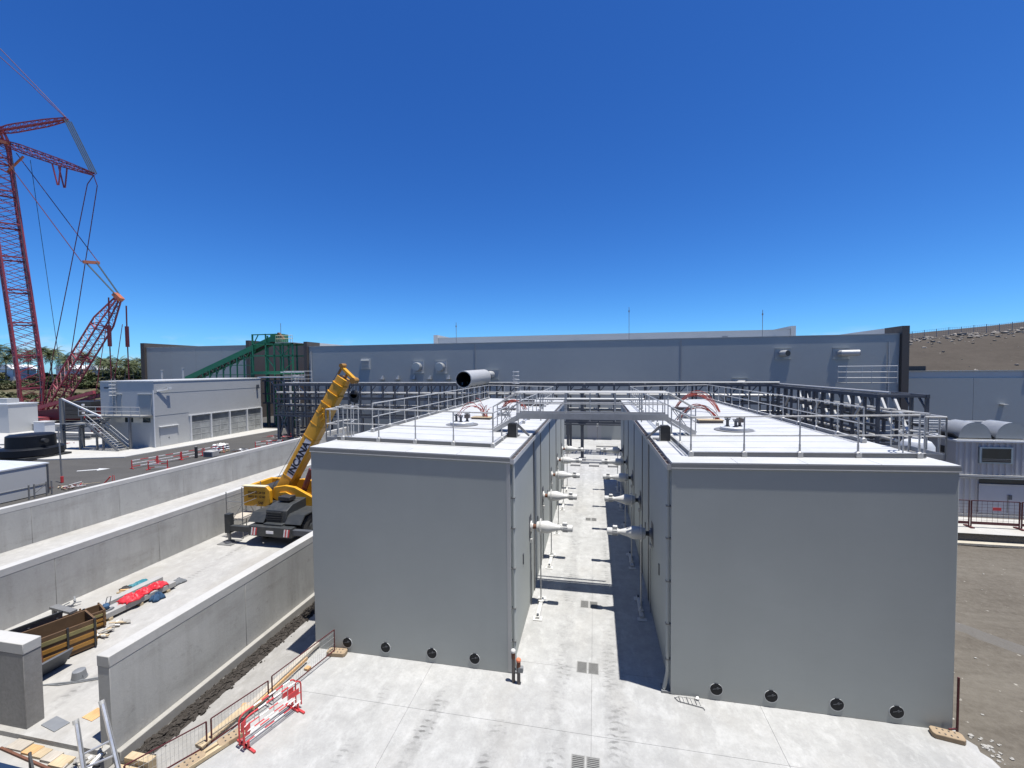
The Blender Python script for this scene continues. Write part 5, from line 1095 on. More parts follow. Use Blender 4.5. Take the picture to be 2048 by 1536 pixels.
for s, q in ((5.0, .18), (5.4, -.16), (5.15, -.02), (5.7, .1)): MB().beam(bo + bd * s + bn * q + Vector((0, -.40, 0)), bo + bd * (s + .3) + bn * (q + .1) + Vector((0, -.40, 0)), .07, .08).obj('boom_fitting', YL, mc)
c = bo + bd * 7.7
MB().beam(c + bn * -.42, c + bn * -.42 + bd * .55, .1, .1).beam(c + bn * .05, c + bn * .05 + bd * .4, .1, .1).obj('head_arm', 'form_ochre', mc)
MB().beam(c + bn * -.38 + bd * .45, c + bn * .55 + bd * .28, .3, .12).obj('boom_head', YL, mc)
MB().tube(c + bn * -.42 + bd * .55 + Vector((0, -.2, 0)), c + bn * -.42 + bd * .55 + Vector((0, .2, 0)), .12, 14).obj('sheave', 'form_ochre', mc); hd = c + bn * .6 + bd * .2
MB().tube(hd + Vector((0, -.22, 0)), hd + Vector((0, .22, 0)), .17, 16).obj('sheave', 'form_ochre', mc)
for dx in (-.22, -.08, .1, .2): MB().tube((hd.x + dx, hd.y, hd.z - .05), (hd.x + dx * .5, hd.y, 7.85), .014, 5).obj('hoist_rope', 'steel_black', mc)
hk = MB().lathe((hd.x, hd.y - .1, 7.68), (0, 1, 0), [(0, .2), (.02, .24), (.18, .24), (.2, .2)], 16).obj('hook_block', 'steel_black', mc)
MB().hexa([(hd.x - .2, hd.y - .1, 7.3), (hd.x + .14, hd.y - .1, 7.2), (hd.x + .14, hd.y + .1, 7.2), (hd.x - .2, hd.y + .1, 7.3), (hd.x - .24, hd.y - .1, 7.7), (hd.x + .24, hd.y - .1, 7.7), (hd.x + .24, hd.y + .1, 7.7), (hd.x - .24, hd.y + .1, 7.7)]).obj('block_cheek', 'steel_black', hk)
MB().path([(hd.x, hd.y, 7.2), (hd.x - .02, hd.y, 7.05), (hd.x + .1, hd.y, 6.95), (hd.x + .06, hd.y, 6.82), (hd.x - .08, hd.y, 6.8), (hd.x - .16, hd.y, 6.9)], .035, 6).obj('hook', 'steel_black', hk)
MB().tube(bo + bd * -.1 + bn * -.62 + Vector((0, -.2, 0)), c + bn * -.42 + bd * .6 + Vector((0, -.1, 0)), .012, 5).obj('boom_rope', 'steel_black', mc)
MB().tube((-16.35, 21.0, 1.75), (-15.62, 21.0, 3.5), .15, 14).obj('lift_cylinder', 'cylinder_red', mc); MB().tube((-15.62, 21.0, 3.5), (-15.15, 21.05, 4.75), .085, 12).obj('lift_rod', 'galv', mc)
# name plate INCANA on the boom side
pc = bo + bd * 2.42 + bn * .08 + Vector((0, -.3725, 0))
fm = frame(pc, bd, -bn, None); s_ = MB(fm).box(-1.25, 1.25, -.2, .2, 0.0, .004)
pl = s_.obj('name_plate', 'sign_white', main); text_obj('lettering', 'INCANA', 0.56, 'letter_black', pl, frame(pc + Vector((0, -.008, 0)), bd, -bn, None), 0.004, 0.022)
MB().hexa([(-15.1, 21.4, 1.5), (-13.9, 21.4, 1.5), (-13.9, 22.3, 1.5), (-15.1, 22.3, 1.5), (-15.0, 21.5, 2.85), (-14.1, 21.5, 2.85), (-14.1, 22.3, 2.85), (-15.0, 22.3, 2.85)]).obj('cab', 'crane_maroon', mc)
MB().box(-15.2, -13.9, 21.4, 22.35, 2.86, 2.93).obj('cab_roof', 'steel_dark', mc); MB().box(-14.95, -14.2, 21.38, 21.47, 2.1, 2.75).obj('cab_window', 'glass_dark', mc)
# light scaffold tower beside the crane
sc = thing('scaffold_tower', (-18.9, 19.7, 0), 'thin grey scaffold frame standing behind the crane outrigger', 'scaffold')
for i, x in enumerate((-19.6, -18.6)):
    for j, y in enumerate((19.3, 20.6)):
        MB().tube((x, y, 0), (x, y, 2.5 + .3 * i), .024, 6).obj('upright', 'steel_mid', sc)
        if j == 0:
            for k in range(6): MB().tube((x, 19.3, .4 + k * .38), (x, 20.6, .4 + k * .38), .017, 6).obj('rung', 'steel_mid', sc)
for z in (1.0, 2.0):
    for y in (19.3, 20.6): MB().tube((-19.6, y, z), (-18.6, y, z), .018, 6).obj('ledger', 'steel_mid', sc)
MB().tube((-19.6, 19.3, .5), (-18.6, 19.3, 1.9), .018, 6).tube((-18.6, 20.6, .3), (-19.6, 20.6, 1.8), .018, 6).obj('diagonal', 'galv', sc); MB().box(-19.6, -18.6, 19.35, 20.55, 1.02, 1.06).obj('deck', 'ply_grey', sc)

# ================================================================== THINGS IN THE NEAREST BAY
def precast(x0, y0, x1, y1, w, h, label, holes=True):
    d = Vector((x1 - x0, y1 - y0, 0)); L = d.length; fm = frame((x0, y0, 0.1), d, Vector((-d.y, d.x, 0)), None)
    t = thing('precast_beam', (x0, y0, 0), label, 'concrete beam')
    MB(fm).box(0, L, -w / 2, w / 2, 0, h).obj('beam', 'concrete_precast', t, 0.012)
    if holes: MB(fm).lathe((L * .16, 0, h + .001), (0, 0, 1), [(0, .17), (.006, .17), (.006, 0)], 18).obj('hole_cover', 'steel_dark', t); MB(fm).box(L * .3, L * .315, -w * .25, w * .25, h + .001, h + .005).box(L * .27, L * .299, -.02, .02, h + .001, h + .005).obj('paint_mark', 'barrier_red', t)
    for q in (.12, .5, .88): MB(fm).box(L * q - .06, L * q + .06, -w / 2 - .04, w / 2 + .04, -.1, -.002).obj('bearer', 'timber', t)
    return fm, L
fmA, LA = precast(-17.62, 11.72, -17.42, 14.35, 0.55, 0.20, 'long pale concrete beam under the red tarpaulins, marked with a red T')
fmB, LB = precast(-18.35, 12.2, -18.28, 14.6, 0.32, 0.18, 'narrow grey concrete beam lying behind the red tarpaulins', False)
def tarp(fm, c, rx, ry, rz, mat, label, seed, name='tarpaulin', n=14):
    r = random.Random(seed); m = MB(fm); vs = []; fs = []
    for j in range(n + 1):
        for i in range(n + 1):
            u = i / n * 2 - 1; v = j / n * 2 - 1; e = max(0, 1 - max(abs(u), abs(v)) ** 3)
            z = rz * e * (0.45 + 0.5 * abs(math.sin(4.1 * u + 3 * v + seed)) + 0.35 * abs(math.sin(8 * v - 5 * u + seed)) + 0.2 * math.sin(13 * u + 6 * v)) + r.uniform(0, .02)
            vs.append((c[0] + rx * u * (1 + .12 * math.sin(5 * v + seed)), c[1] + ry * v * (1 + .15 * math.sin(4 * u + seed)), c[2] + z))
    fs = [(j * (n + 1) + i, j * (n + 1) + i + 1, (j + 1) * (n + 1) + i + 1, (j + 1) * (n + 1) + i) for j in range(n) for i in range(n)]
    m._add(vs, fs); o = m.obj(name, mat, None, origin=tuple(fm @ Vector(c))); md = o.modifiers.new('thickness', 'SOLIDIFY'); md.thickness = 0.012; md.offset = 1
    return tag(o, label, 'tarpaulin' if name == 'tarpaulin' else 'cloth')
tarp(fmA, (1.12, -.02, .206), .30, .33, .14, 'tarp_red', 'nearest of the red folded tarpaulins on the concrete beam', 1)
tarp(fmA, (1.62, .02, .206), .22, .26, .13, 'tarp_red', 'middle of the red folded tarpaulins on the concrete beam', 2)
tarp(fmA, (2.12, .0, .206), .26, .28, .13, 'tarp_red', 'farthest of the red folded tarpaulins on the concrete beam', 3)
tarp(fmA, (1.78, -.46, -.095), .20, .16, .22, 'cloth_blue', 'crumpled dark blue bag on the floor beside the red tarpaulins', 4, 'work_bag')
tarp(fmA, (2.9, .05, -.095), .30, .16, .16, 'machine_grey', 'grey folded tarpaulin on the floor beyond the red ones', 5)
tarp(fmB, (2.1, .75, -.095), .34, .22, .08, 'cloth_teal', 'flat teal sheet lying near the middle wall', 6)
tarp(fmB, (1.7, .9, -.095), .16, .2, .06, 'steel_black', 'small black sheet lying near the middle wall', 7)
t = thing('timber_offcut', (-18.9, 13.6, 0), 'short yellow timber offcut beside the teal sheet', 'timber'); MB().beam((-19.2, 13.7, .04), (-18.75, 13.85, .04), .1, .06).obj('plank', 'timber_orange', t); MB().beam((-19.15, 13.55, .03), (-18.7, 13.7, .03), .06, .05).obj('plank', 'timber', t)
cmp_ = thing('plate_compactor', (-17.55, 12.05, .3), 'small grey machine with a bent handle at the end of the concrete beam', 'machine')
MB().box(-17.72, -17.44, 11.93, 12.2, .302, .36).obj('base', 'machine_grey', cmp_); MB().blob((-17.58, 12.06, .46), .13, .12, .11, 3, .15, 8, 5).obj('engine', 'cloth_blue', cmp_); MB().path([(-17.66, 12.1, .5), (-17.7, 12.2, .72), (-17.55, 12.22, .75), (-17.5, 12.12, .52)], .015, 6).obj('handle', 'steel_dark', cmp_)
# steel formwork boxes and panels
def form_box(x0, x1, y0, y1, h, mat, inner, label, rot):
    c = ((x0 + x1) / 2, (y0 + y1) / 2, 0); t = thing('formwork_box', (0, 0, 0), label, 'formwork'); w = .05
    dx, dy = (x1 - x0) / 2, (y1 - y0) / 2
    for (a, b, e, f) in ((-dx, dx, -dy, -dy + w), (-dx, dx, dy - w, dy), (-dx, -dx + w, -dy + w, dy - w), (dx - w, dx, -dy + w, dy - w)): MB().box(a, b, e, f, .06, h).obj('side_panel', mat, t)
    MB().box(-dx + w, dx - w, -dy + w, dy - w, .06, .1).obj('bottom', inner, t)
    for k in range(5):
        x = -dx + .05 + k * (2 * dx - .1) / 4; MB().beam((x, -dy - .03, .06), (x, -dy - .03, h + .04), .05).obj('stiffener', inner, t); MB().beam((x, dy + .03, .06), (x, dy + .03, h + .04), .05).obj('stiffener', inner, t)
    for z in (h * .2, h * .45, h * .72): MB().box(-dx, dx, -dy - .02, -dy - .001, z, z + h * .13).obj('waler', 'form_ochre' if z < h * .6 else 'form_olive', t)
    for s in (-1, 1): MB().box(-dx, dx, s * dy * .6 - .05, s * dy * .6 + .05, .004, .06).obj('skid', inner, t)
    t.location = c; t.rotation_euler = (0, 0, rot); return t
form_box(-1.0 - 17.75, 1.0 - 17.75, 10.55, 11.25, .62, 'form_brown', 'form_brown', 'farther of two brown steel formwork boxes, next to the concrete beam', R(66))
sk = form_box(-1.3 - 17.0, 1.3 - 17.0, 9.2, 10.2, .95, 'form_brown', 'steel_black', 'nearer ochre formwork trough standing open behind the end wall', R(70))
t = thing('steel_sheet', (-18.0, 10.1, 0), 'dark steel formwork panel propped against the ochre trough', 'steel sheet')
MB().hexa([(-18.4, 8.9, .02), (-17.9, 10.9, .02), (-17.86, 10.89, .02), (-18.36, 8.89, .02), (-18.1, 8.85, .98), (-17.6, 10.8, .98), (-17.56, 10.79, .98), (-18.06, 8.84, .98)]).obj('sheet', 'steel_mid', t); MB().beam((-18.08, 8.85, .99), (-17.58, 10.8, .99), .06).obj('edge_bar', 'steel_black', t)
t = thing('steel_plate_offcut', (-19.0, 11.6, 0), 'grey steel channel resting across the farther formwork box', 'steel channel'); MB().beam((-18.9, 11.35, .72), (-17.9, 11.3, .66), .22, .08).obj('channel', 'steel_mid', t); MB().beam((-18.85, 11.35, 0.0), (-18.85, 11.35, .68), .1).obj('leg', 'steel_mid', t)
# open skip lip and prop posts in front of the trough
t = thing('steel_skip', (-16.3, 9.5, 0), 'dark steel skip bucket with two posts in the bay opening', 'skip')
MB().prism([(-17.2, .02), (-16.1, .02), (-15.75, .55), (-15.8, .58), (-16.14, .07), (-17.2, .07)], 'y', 9.0, 9.9).obj('bucket', 'steel_dark', t)
for y in (9.08, 9.4): MB().beam((-16.15, y, .1), (-16.3, y, 1.05), .05).obj('post', 'rust', t)
MB().prism([(-17.2, .07), (-16.14, .07), (-15.9, .4), (-17.2, .5)], 'y', 9.0, 9.03).obj('side_plate', 'steel_black', t)
# bundles of cords, pipes and debris
def debris(cx, cy, rx, ry, n, seed, label, mats, z0=0.0, smax=.5):
    r = random.Random(seed); t = thing('debris_heap', (cx, cy, z0), label, 'debris')
    for k in range(n):
        x, y = cx + r.uniform(-rx, rx), cy + r.uniform(-ry, ry); a = r.uniform(0, 6.28); L = r.uniform(.12, smax); mt = r.choice(mats)
        if r.random() < .6: MB().beam((x, y, z0 + .03 + r.uniform(0, .08)), (x + L * math.cos(a), y + L * math.sin(a), z0 + .03 + r.uniform(0, .14)), r.uniform(.03, .08), r.uniform(.02, .05)).obj('stick', mt, t)
        else: s = r.uniform(.04, .13); MB().blob((x, y, z0 + s * .5), s * 1.4, s, s * .6, seed * 50 + k, .4, 6, 4).obj('lump', mt, t)
debris(-16.75, 11.1, .35, .9, 34, 11, 'pale sticks and rags along the side of the formwork boxes', ['timber', 'litter_white', 'stone_light', 'ply_grey'])
debris(-13.1, 9.9, .42, .5, 36, 12, 'heap of rags, board and plastic behind the end of the nearest wall', ['litter_white', 'foot_block', 'stone_light', 'steel_black', 'timber'], 0, .4)
debris(-14.2, 11.0, .2, .2, 4, 14, 'few dark scraps lying in the middle of the bay floor', ['rust', 'steel_dark'])
debris(-19.9, 12.6, .25, .2, 5, 15, 'dark scraps at the foot of the middle wall', ['steel_dark', 'machine_grey'])
debris(-21.9, 20.2, .6, .8, 20, 16, 'white plastic sheeting scraps in the farther bay behind the crane', ['litter_white'], 0, .9)
debris(-26.0, 21.0, .25, .2, 5, 17, 'small heap of grey scraps in the farther bay', ['machine_grey', 'steel_dark', 'litter_white'])
t = thing('ground_hose', (-14.5, 9.2, 0), 'thin grey hose snaking across the bay floor past the grey bucket', 'hose')
MB().path([(-17.6, 8.55, .02), (-16.6, 8.75, .02), (-15.7, 9.05, .02), (-14.9, 9.35, .02), (-14.1, 9.75, .02), (-13.4, 9.95, .02)], .02, 6).obj('main_run', 'machine_grey', t); MB().path([(-15.6, 9.1, .02), (-15.2, 9.15, .02), (-14.75, 9.35, .02), (-14.2, 9.62, .02), (-13.6, 9.6, .04), (-13.3, 9.45, .02)], .014, 6).obj('branch', 'machine_grey', t)
t = thing('grey_bucket', (-14.95, 9.5, 0), 'upturned grey bucket on the bay floor', 'bucket'); MB().lathe((-14.95, 9.5, .003), (0, 0, 1), [(0, .19), (.03, .19), (.03, .175), (.24, .145), (.25, .13), (.25, 0)], 20).obj('shell', 'machine_grey', t)
MB().path([(-14.95 + .18 * math.cos(a), 9.5 - .02, .05 + .17 * math.sin(a)) for a in [math.pi * k / 8 for k in range(9)]], .006, 5).obj('handle', 'steel_dark', t)
t = thing('steel_bar', (-14.6, 10.4, 0), 'thin dark steel bar lying on the bay floor', 'steel bar'); MB().tube((-15.3, 10.35, .02), (-14.35, 10.6, .02), .018, 6).obj('bar', 'steel_dark', t)
# ================================================================== RIGHT SIDE: container module, kerb, fence
mdl = thing('container_module', (24, 29.3, .45), 'two stacked ribbed steel cabins with roof cowls at the right edge', 'cabin')
def rib_panel(x0, x1, y, z0, z1, parent, name='ribbed_wall', mat='module_steel', step=.285):
    pts = []; x = x0
    while x < x1 - 1e-3:
        for dx, dy in ((0, 0), (step * .42, 0), (step * .54, -.05), (step * .88, -.05), (step, 0)):
            if x + dx <= x1 + 1e-3: pts.append((x + dx, y + dy))
        x += step
    m = MB(); n = len(pts); m._add([(a, b, z0) for a, b in pts] + [(a, b, z1) for a, b in pts], [(i, i + 1, n + i + 1, n + i) for i in range(n - 1)])
    return m.obj(name, mat, parent, smooth=False)
MX0, MX1, MY0, MY1 = 20.1, 30.0, 28.2, 30.6
for z0, z1 in ((.62, 2.62), (2.86, 4.68)):
    MB().box(MX0 + .02, MX1, MY0 + .02, MY1, z0, z1).obj('body', 'module_steel', mdl)
MB().box(MX0 - .06, MX1, MY0 - .10, MY1 + .05, 4.682, 4.78).obj('roof', 'tank_white', mdl); MB().box(MX0 - .08, MX1, MY0 - .14, MY0 + .0, 2.74, 2.85).obj('floor_beam', 'galv', mdl)
MB().box(MX0 - .05, MX1, MY0 - .08, MY0 + .0, 2.63, 2.70).obj('floor_beam', 'galv', mdl); MB().box(MX0 - .05, MX1, MY0 - .06, MY1, .45, .61).obj('base_frame', 'galv', mdl)
rib_panel(MX0, 21.2, MY0 - .0, .62, 2.62, mdl); rib_panel(MX0, 21.15, MY0 - .0, 2.86, 4.68, mdl)
rib_panel(21.15, 22.75, MY0 - .0, 2.86, 3.5, mdl); rib_panel(21.15, 22.75, MY0 - .0, 4.42, 4.68, mdl); rib_panel(22.75, MX1, MY0 - .0, 2.86, 4.68, mdl)
w_ = MB().box(21.17, 22.72, MY0 - .09, MY0 + .01, 3.50, 4.42).obj('window_frame', 'dark_glass_frame', mdl); MB().box(21.28, 22.62, MY0 - .105, MY0 - .091, 3.58, 4.34).obj('pane', 'glass_dark', w_)
for z in (3.66, 3.74): MB().box(21.28, 22.62, MY0 - .112, MY0 - .106, z, z + .02).obj('blind_slat', 'machine_grey', w_)
MB().box(21.22, MX1, MY0 - .03, MY0 + .01, .7, 2.3).obj('smooth_panel', 'module_panel', mdl); MB().box(21.2, MX1, MY0 - .07, MY0 + .0, 2.302, 2.34).obj('awning_rail', 'galv', mdl); MB().box(21.25, MX1, MY0 - .02, MY0 + .01, 2.36, 2.6).obj('upper_pane', 'glass_dark', mdl)
MB().box(22.55, 22.6, MY0 - .05, MY0 - .031, .75, 1.75).obj('door_edge', 'machine_grey', mdl); MB().box(22.6, 22.75, MY0 - .07, MY0 - .031, 1.5, 1.75).obj('door_handle', 'steel_dark', mdl)
MB().box(MX0 - .005, MX0 + .018, 28.9, 29.4, 3.9, 4.3).obj('side_vent', 'steel_black', mdl)
for k, (x, lab) in enumerate(((21.0, 'left'), (22.75, 'right'))):   # curved exhaust cowls, one per fan
    cw_ = thing('roof_cowl', (x, 29.0, 4.78), '%s of the two curved metal cowls on the ribbed cabin roof' % lab, 'cowl', 'curved cowls on the cabin roof')
    m = MB(); pr = []
    for i in range(13):
        a = math.pi * (0.02 + .96 * i / 12); pr.append((x + .1 - .95 * math.cos(a) * .82, 4.80 + .98 * math.sin(a) ** .9))
    n = len(pr); vs = [(u, 28.35, v) for u, v in pr] + [(u, 29.7, v) for u, v in pr]
    m._add(vs, [(i, i + 1, n + i + 1, n + i) for i in range(n - 1)]); m.obj('hood', 'cowl_metal', cw_)
    [MB()._add([(u, yy, v) for u, v in pr], [tuple(range(n))]).obj('cheek', 'cowl_metal', cw_) for yy in (28.352, 29.698)]
    MB().hexa([(x - .95, 28.4, 5.1), (x - .6, 28.4, 4.79), (x - .6, 29.65, 4.79), (x - .95, 29.65, 5.1), (x - .92, 28.4, 5.14), (x - .57, 28.4, 4.83), (x - .57, 29.65, 4.83), (x - .92, 29.65, 5.14)]).obj('mouth', 'steel_black', cw_)
    MB().box(x - .75, x + .9, 28.25, 29.8, 4.785, 4.83).obj('base', 'galv', cw_)
kr = thing('raised_kerb', (24, 26, 0), 'raised concrete kerb strip with a cream foot below the ribbed cabins', 'kerb')
MB().box(12.4, 40, 25.35, 32.0, -.05, .449).obj('upstand', 'dirt_compact', kr); MB().box(12.3, 40, 25.25, 27.9, .45, .47).obj('slab_top', 'concrete_apron', kr, 0.0); MB().prism([(12.2, 24.9), (40, 25.05), (40, 25.346), (12.2, 25.346)], 'z', -.05, .06).obj('foot', 'kerb_cream', kr)
rf = thing('site_fence', (20.5, 26.2, .47), 'dark red mesh fence panels standing on the raised kerb', 'fence')
for x0, x1 in ((17.2, 19.33), (19.43, 21.53), (21.63, 23.73), (23.83, 25.9)):
    for x in (x0, x1):
        MB().beam((x, 26.2, .55), (x, 26.2, 1.9), .045).obj('post', 'fence_maroon', rf)
    MB().beam((x0, 26.2, 1.9), (x1, 26.2, 1.9), .035).obj('top_rail', 'fence_maroon', rf); MB().beam((x0, 26.2, .72), (x1, 26.2, .72), .03, .14).obj('bottom_rail', 'fence_maroon', rf)
    m = MB()
    for k in range(1, 9): m.beam((x0 + (x1 - x0) * k / 9, 26.2, .7), (x0 + (x1 - x0) * k / 9, 26.2, 1.9), .008)
    for k in range(1, 7): m.beam((x0, 26.2, .7 + k * .17), (x1, 26.2, .7 + k * .17), .008)
    tag(m.obj('mesh_wires', 'fence_maroon', rf), kind='stuff')
    MB().beam((x1 + .05, 26.0, .50), (x1 + .05, 26.5, .50), .16, .06).obj('foot', 'fence_maroon', rf)
    if abs(x0 - 19.43) < .01: MB().box(20.35, 20.72, 26.17, 26.185, 1.42, 1.58).obj('sign', 'barrier_red', rf)
wt = thing('white_tank', (17.6, 27.4, 0), 'round white storage tank behind the corner of the right tank', 'tank')
MB().lathe((17.4, 27.0, .4), (0, 0, 1), [(0, .75), (4.2, .75), (4.45, .6), (4.58, .3), (4.6, 0)], 28).obj('shell', 'tank_white', wt); MB().lathe((17.4, 27.0, 4.98), (0, 0, 1), [(0, .2), (.1, .2), (.1, 0)], 16).obj('lid', 'galv', wt)
for k in range(3): MB().lathe((17.4, 27.0, 1.4 + k * 1.3), (0, 0, 1), [(0, .752), (.02, .765), (.06, .765), (.08, .752)], 28).obj('hoop', 'galv', wt)

# ridge fence on the hill
hf = thing('ridge_fence', (90, 133, 15), 'wire fence along the top of the bare hill', 'fence')
for k in range(46):
    x = 62 + k * 2.8; y = 133.5; z = hill_h(x, y); MB().beam((x, y, z - .2), (x, y, z + 2.3), .10).obj('post', 'steel_mid', hf)
    x2 = x + 2.8; z2 = hill_h(x2, y); m = MB()
    for h in (.5, 1.0, 1.5, 2.2): m.beam((x, y, z + h), (x2, y, z2 + h), .035)
    for j in range(1, 7): q = j / 7; m.beam((x + 2.8 * q, y, z + (z2 - z) * q + .2), (x + 2.8 * q, y, z + (z2 - z) * q + 2.2), .022)
    tag(m.obj('mesh_wires', 'steel_mid', hf), kind='stuff')

# ================================================================== FOREGROUND ON THE SLAB
def grate_(x, y, lab):
    t = thing('drain_grate', (x, y, 0), lab, 'drain'); 
    for i, dx in enumerate((-.17, .17)):
        g = MB().box(x + dx - .155, x + dx + .155, y - .24, y + .24, .002, .008).obj('frame', 'grate', t)
        MB().box(x + dx - .13, x + dx + .13, y - .215, y + .215, .0081, .0095).obj('pit_shade', 'hollow_shade', g)  # flat dark plate drawn in place of the shaded pit
        for k in range(9): MB().box(x + dx - .13, x + dx + .13, y - .2 + k * .047, y - .18 + k * .047, .0096, .016).obj('bar', 'grate', g)
for k, (y, lab) in enumerate(((9.42, 'double drain grate at the bottom edge of the picture'), (12.62, 'double drain grate in line with the tank fronts'), (16.1, 'double drain grate just before the bridge shadow'), (25.4, 'double drain grate far along the lane'))): grate_(-.22, y, lab)
t = thing('vent_standpipes', (-2.23, 11.65, 0), 'pair of brown standpipes with white and orange caps at the left tank corner', 'pipes')
for x, y, h, cm in ((-2.31, 11.66, .92, 'machine_white'), (-2.15, 11.62, .70, 'plastic_orange')):
    MB().tube((x, y, 0), (x, y, h - .1), .05, 12).obj('pipe', 'pipe_brown', t); MB().tube((x, y, h - .22), (x, y, h - .04), .058, 12).obj('collar', 'rust', t); MB().lathe((x, y, h - .04), (0, 0, 1), [(0, .07), (.05, .07), (.075, .05), (.08, 0)], 14).obj('cap', cm, t)
MB().box(-2.16, -2.02, 11.56, 11.68, .36, .5).obj('bracket', 'machine_grey', t)
t = thing('rebar_cage', (2.45, 11.85, 0), 'bent rebar and cord ladder lying at the foot of the right tank', 'rebar')
MB().path([(2.12, 11.86, .02), (2.25, 11.93, .03), (2.6, 11.92, .05), (2.78, 11.9, .03)], .009, 5).obj('bar', 'machine_white', t); MB().path([(2.12, 11.86, .02), (2.2, 11.74, .02), (2.5, 11.68, .02), (2.8, 11.62, .02), (2.82, 11.55, .02)], .009, 5).obj('bar', 'steel_dark', t)
for k in range(6): MB().tube((2.24 + k * .1, 11.93, .03), (2.26 + k * .1, 11.7, .02), .007, 5).obj('tie', 'machine_white' if k % 2 else 'steel_mid', t)
MB().blob((2.72, 11.9, .05), .05, .04, .035, 4).obj('knot', 'litter_white', t)
def foot_block(x, y, rz, lab, post=None):
    t = thing('perforated_block', (0, 0, 0), lab, 'concrete block')
    MB().prism([(-.36, -.08), (-.3, -.125), (.3, -.125), (.36, -.08), (.36, .08), (.3, .125), (-.3, .125), (-.36, .08)], 'z', .004, .13).obj('block', 'foot_block', t, .015)
    for i in range(4):
        for j in (-1, 1): MB().lathe((-.2 + i * .13, j * .06, .1305), (0, 0, 1), [(0, .022), (.004, .022), (.004, 0)], 10).obj('hole', 'hollow_shade', t)  # dark discs on the top face in place of shaded holes
    t.location = (x, y, 0); t.rotation_euler = (0, 0, rz); t.scale = (.86, 1.1, .95); return t
foot_block(8.35, 11.74, R(-12), 'perforated fence foot at the right tank corner, below the dark post'); foot_block(-8.05, 11.82, R(5), 'perforated fence foot at the left tank corner')
foot_block(-8.72, 8.55, R(62), 'perforated fence foot among the red and white barriers'); foot_block(-9.1, 7.75, R(70), 'perforated fence foot half under the near fence panel')
t = thing('fence_post', (8.66, 11.9, 0), 'dark post standing at the right tank corner', 'post'); MB().beam((8.665, 11.9, .02), (8.665, 11.9, 1.42), .035).obj('tube', 'fence_maroon', t); MB().beam((8.45, 11.84, .14), (8.66, 11.9, .14), .03).obj('foot_bar', 'fence_maroon', t)
def mesh_panel(a, b, h, lab, mat='fence_maroon', lean=0.0):
    a = Vector((a[0], a[1], 0)); b = Vector((b[0], b[1], 0)); d = (b - a); n = Vector((-d.y, d.x, 0)).normalized() * lean; u = Vector((0, 0, 1))
    t = thing('mesh_fence', a, lab, 'fence')
    top = u * h + n
    for p in (a, b): MB().beam(p + u * .12, p + top, .026).obj('post', mat, t)
    MB().beam(a + top, b + top, .022).obj('top_rail', mat, t); MB().beam(a + u * .14, b + u * .14, .025).obj('bottom_rail', mat, t)
    m = MB(); L = d.length; k = int(L / .075)
    for i in range(1, k): q = i / k; m.beam(a + d * q + u * .14, a + d * q + top, .0035)
    for z in (.35, .65, .88): m.beam(a + u * .14 + (top - u * .14) * z, b + u * .14 + (top - u * .14) * z, .005)
    tag(m.obj('mesh_wires', 'galv', t), kind='stuff'); return t
mesh_panel((-8.12, 11.80), (-8.55, 9.66), .80, 'wire mesh fence panel running from the left tank corner'); mesh_panel((-8.60, 9.58), (-9.02, 8.26), .72, 'wire mesh fence panel behind the red and white barriers')
mesh_panel((-9.05, 8.16), (-9.75, 6.9), .72, 'wire mesh fence panel at the bottom edge of the picture', 'fence_maroon')
def crowd_barrier(a, b, lab):
    a = Vector((a[0], a[1], 0)); b = Vector((b[0], b[1], 0)); d = b - a; u = Vector((0, 0, 1)); h = .80; t = thing('site_barrier', a, lab, 'barrier', 'red and white site barriers'); dn = d.normalized(); L = d.length
    pts = [a + u * .1] + [a + dn * (.16 - .16 * math.cos(k * math.pi / 8)) + u * (h - .16 + .16 * math.sin(k * math.pi / 8)) for k in range(5)]
    pe = [b + u * .1] + [b - dn * (.16 - .16 * math.cos(k * math.pi / 8)) + u * (h - .16 + .16 * math.sin(k * math.pi / 8)) for k in range(5)]
    MB().path(pts, .019, 8).obj('end_tube', 'barrier_red', t); MB().path(pe, .019, 8).obj('end_tube', 'barrier_red', t)
    n = 6
    for k in range(n): MB().tube(a + dn * (.16 + (L - .32) * k / n) + u * h, a + dn * (.16 + (L - .32) * (k + 1) / n) + u * h, .02, 8).obj('top_rail', 'barrier_red' if k % 2 == 0 else 'barrier_white', t)
    for z in (.2, .44): 
        for k in range(n): MB().tube(a + dn * L * k / n + u * z, a + dn * L * (k + 1) / n + u * z, .014, 6).obj('rail', 'barrier_white' if (k + (z > .3)) % 2 else 'barrier_red', t)
    for k in range(1, 4): MB().tube(a + dn * L * k / 4 + u * .44, a + dn * L * k / 4 + u * h, .009, 5).obj('strut', 'galv', t)
    s = Vector((-dn.y, dn.x, 0))
    for p in (a + dn * .1, b - dn * .1): MB().beam(p - s * .26 + u * .03, p + s * .26 + u * .03, .05, .04).beam(p + u * .03, p + u * .2, .04).obj('foot', 'barrier_red', t)
    MB().beam(a + dn * .1 + u * .36, a + dn * .1 + u * .60, .012, .14).obj('plate', 'barrier_red', t); MB().beam(b - dn * .38 + u * .52, b - dn * .06 + u * .52, .012, .13).obj('plate', 'barrier_red', t)
    return t
crowd_barrier((-8.16, 8.30), (-7.72, 9.72), 'front one of the two nested red and white barriers'); crowd_barrier((-8.34, 8.36), (-7.90, 9.74), 'rear one of the two nested red and white barriers')
def timber(pts, w, h, z, mat, lab, nm='timber_beam'):
    t = thing(nm, (pts[0][0], pts[0][1], z), lab, 'timber')
    for a, b in zip(pts[:-1], pts[1:]): MB().beam((a[0], a[1], z + h / 2), (b[0], b[1], z + h / 2), w, h).obj('board', mat, t, .004)
    return t
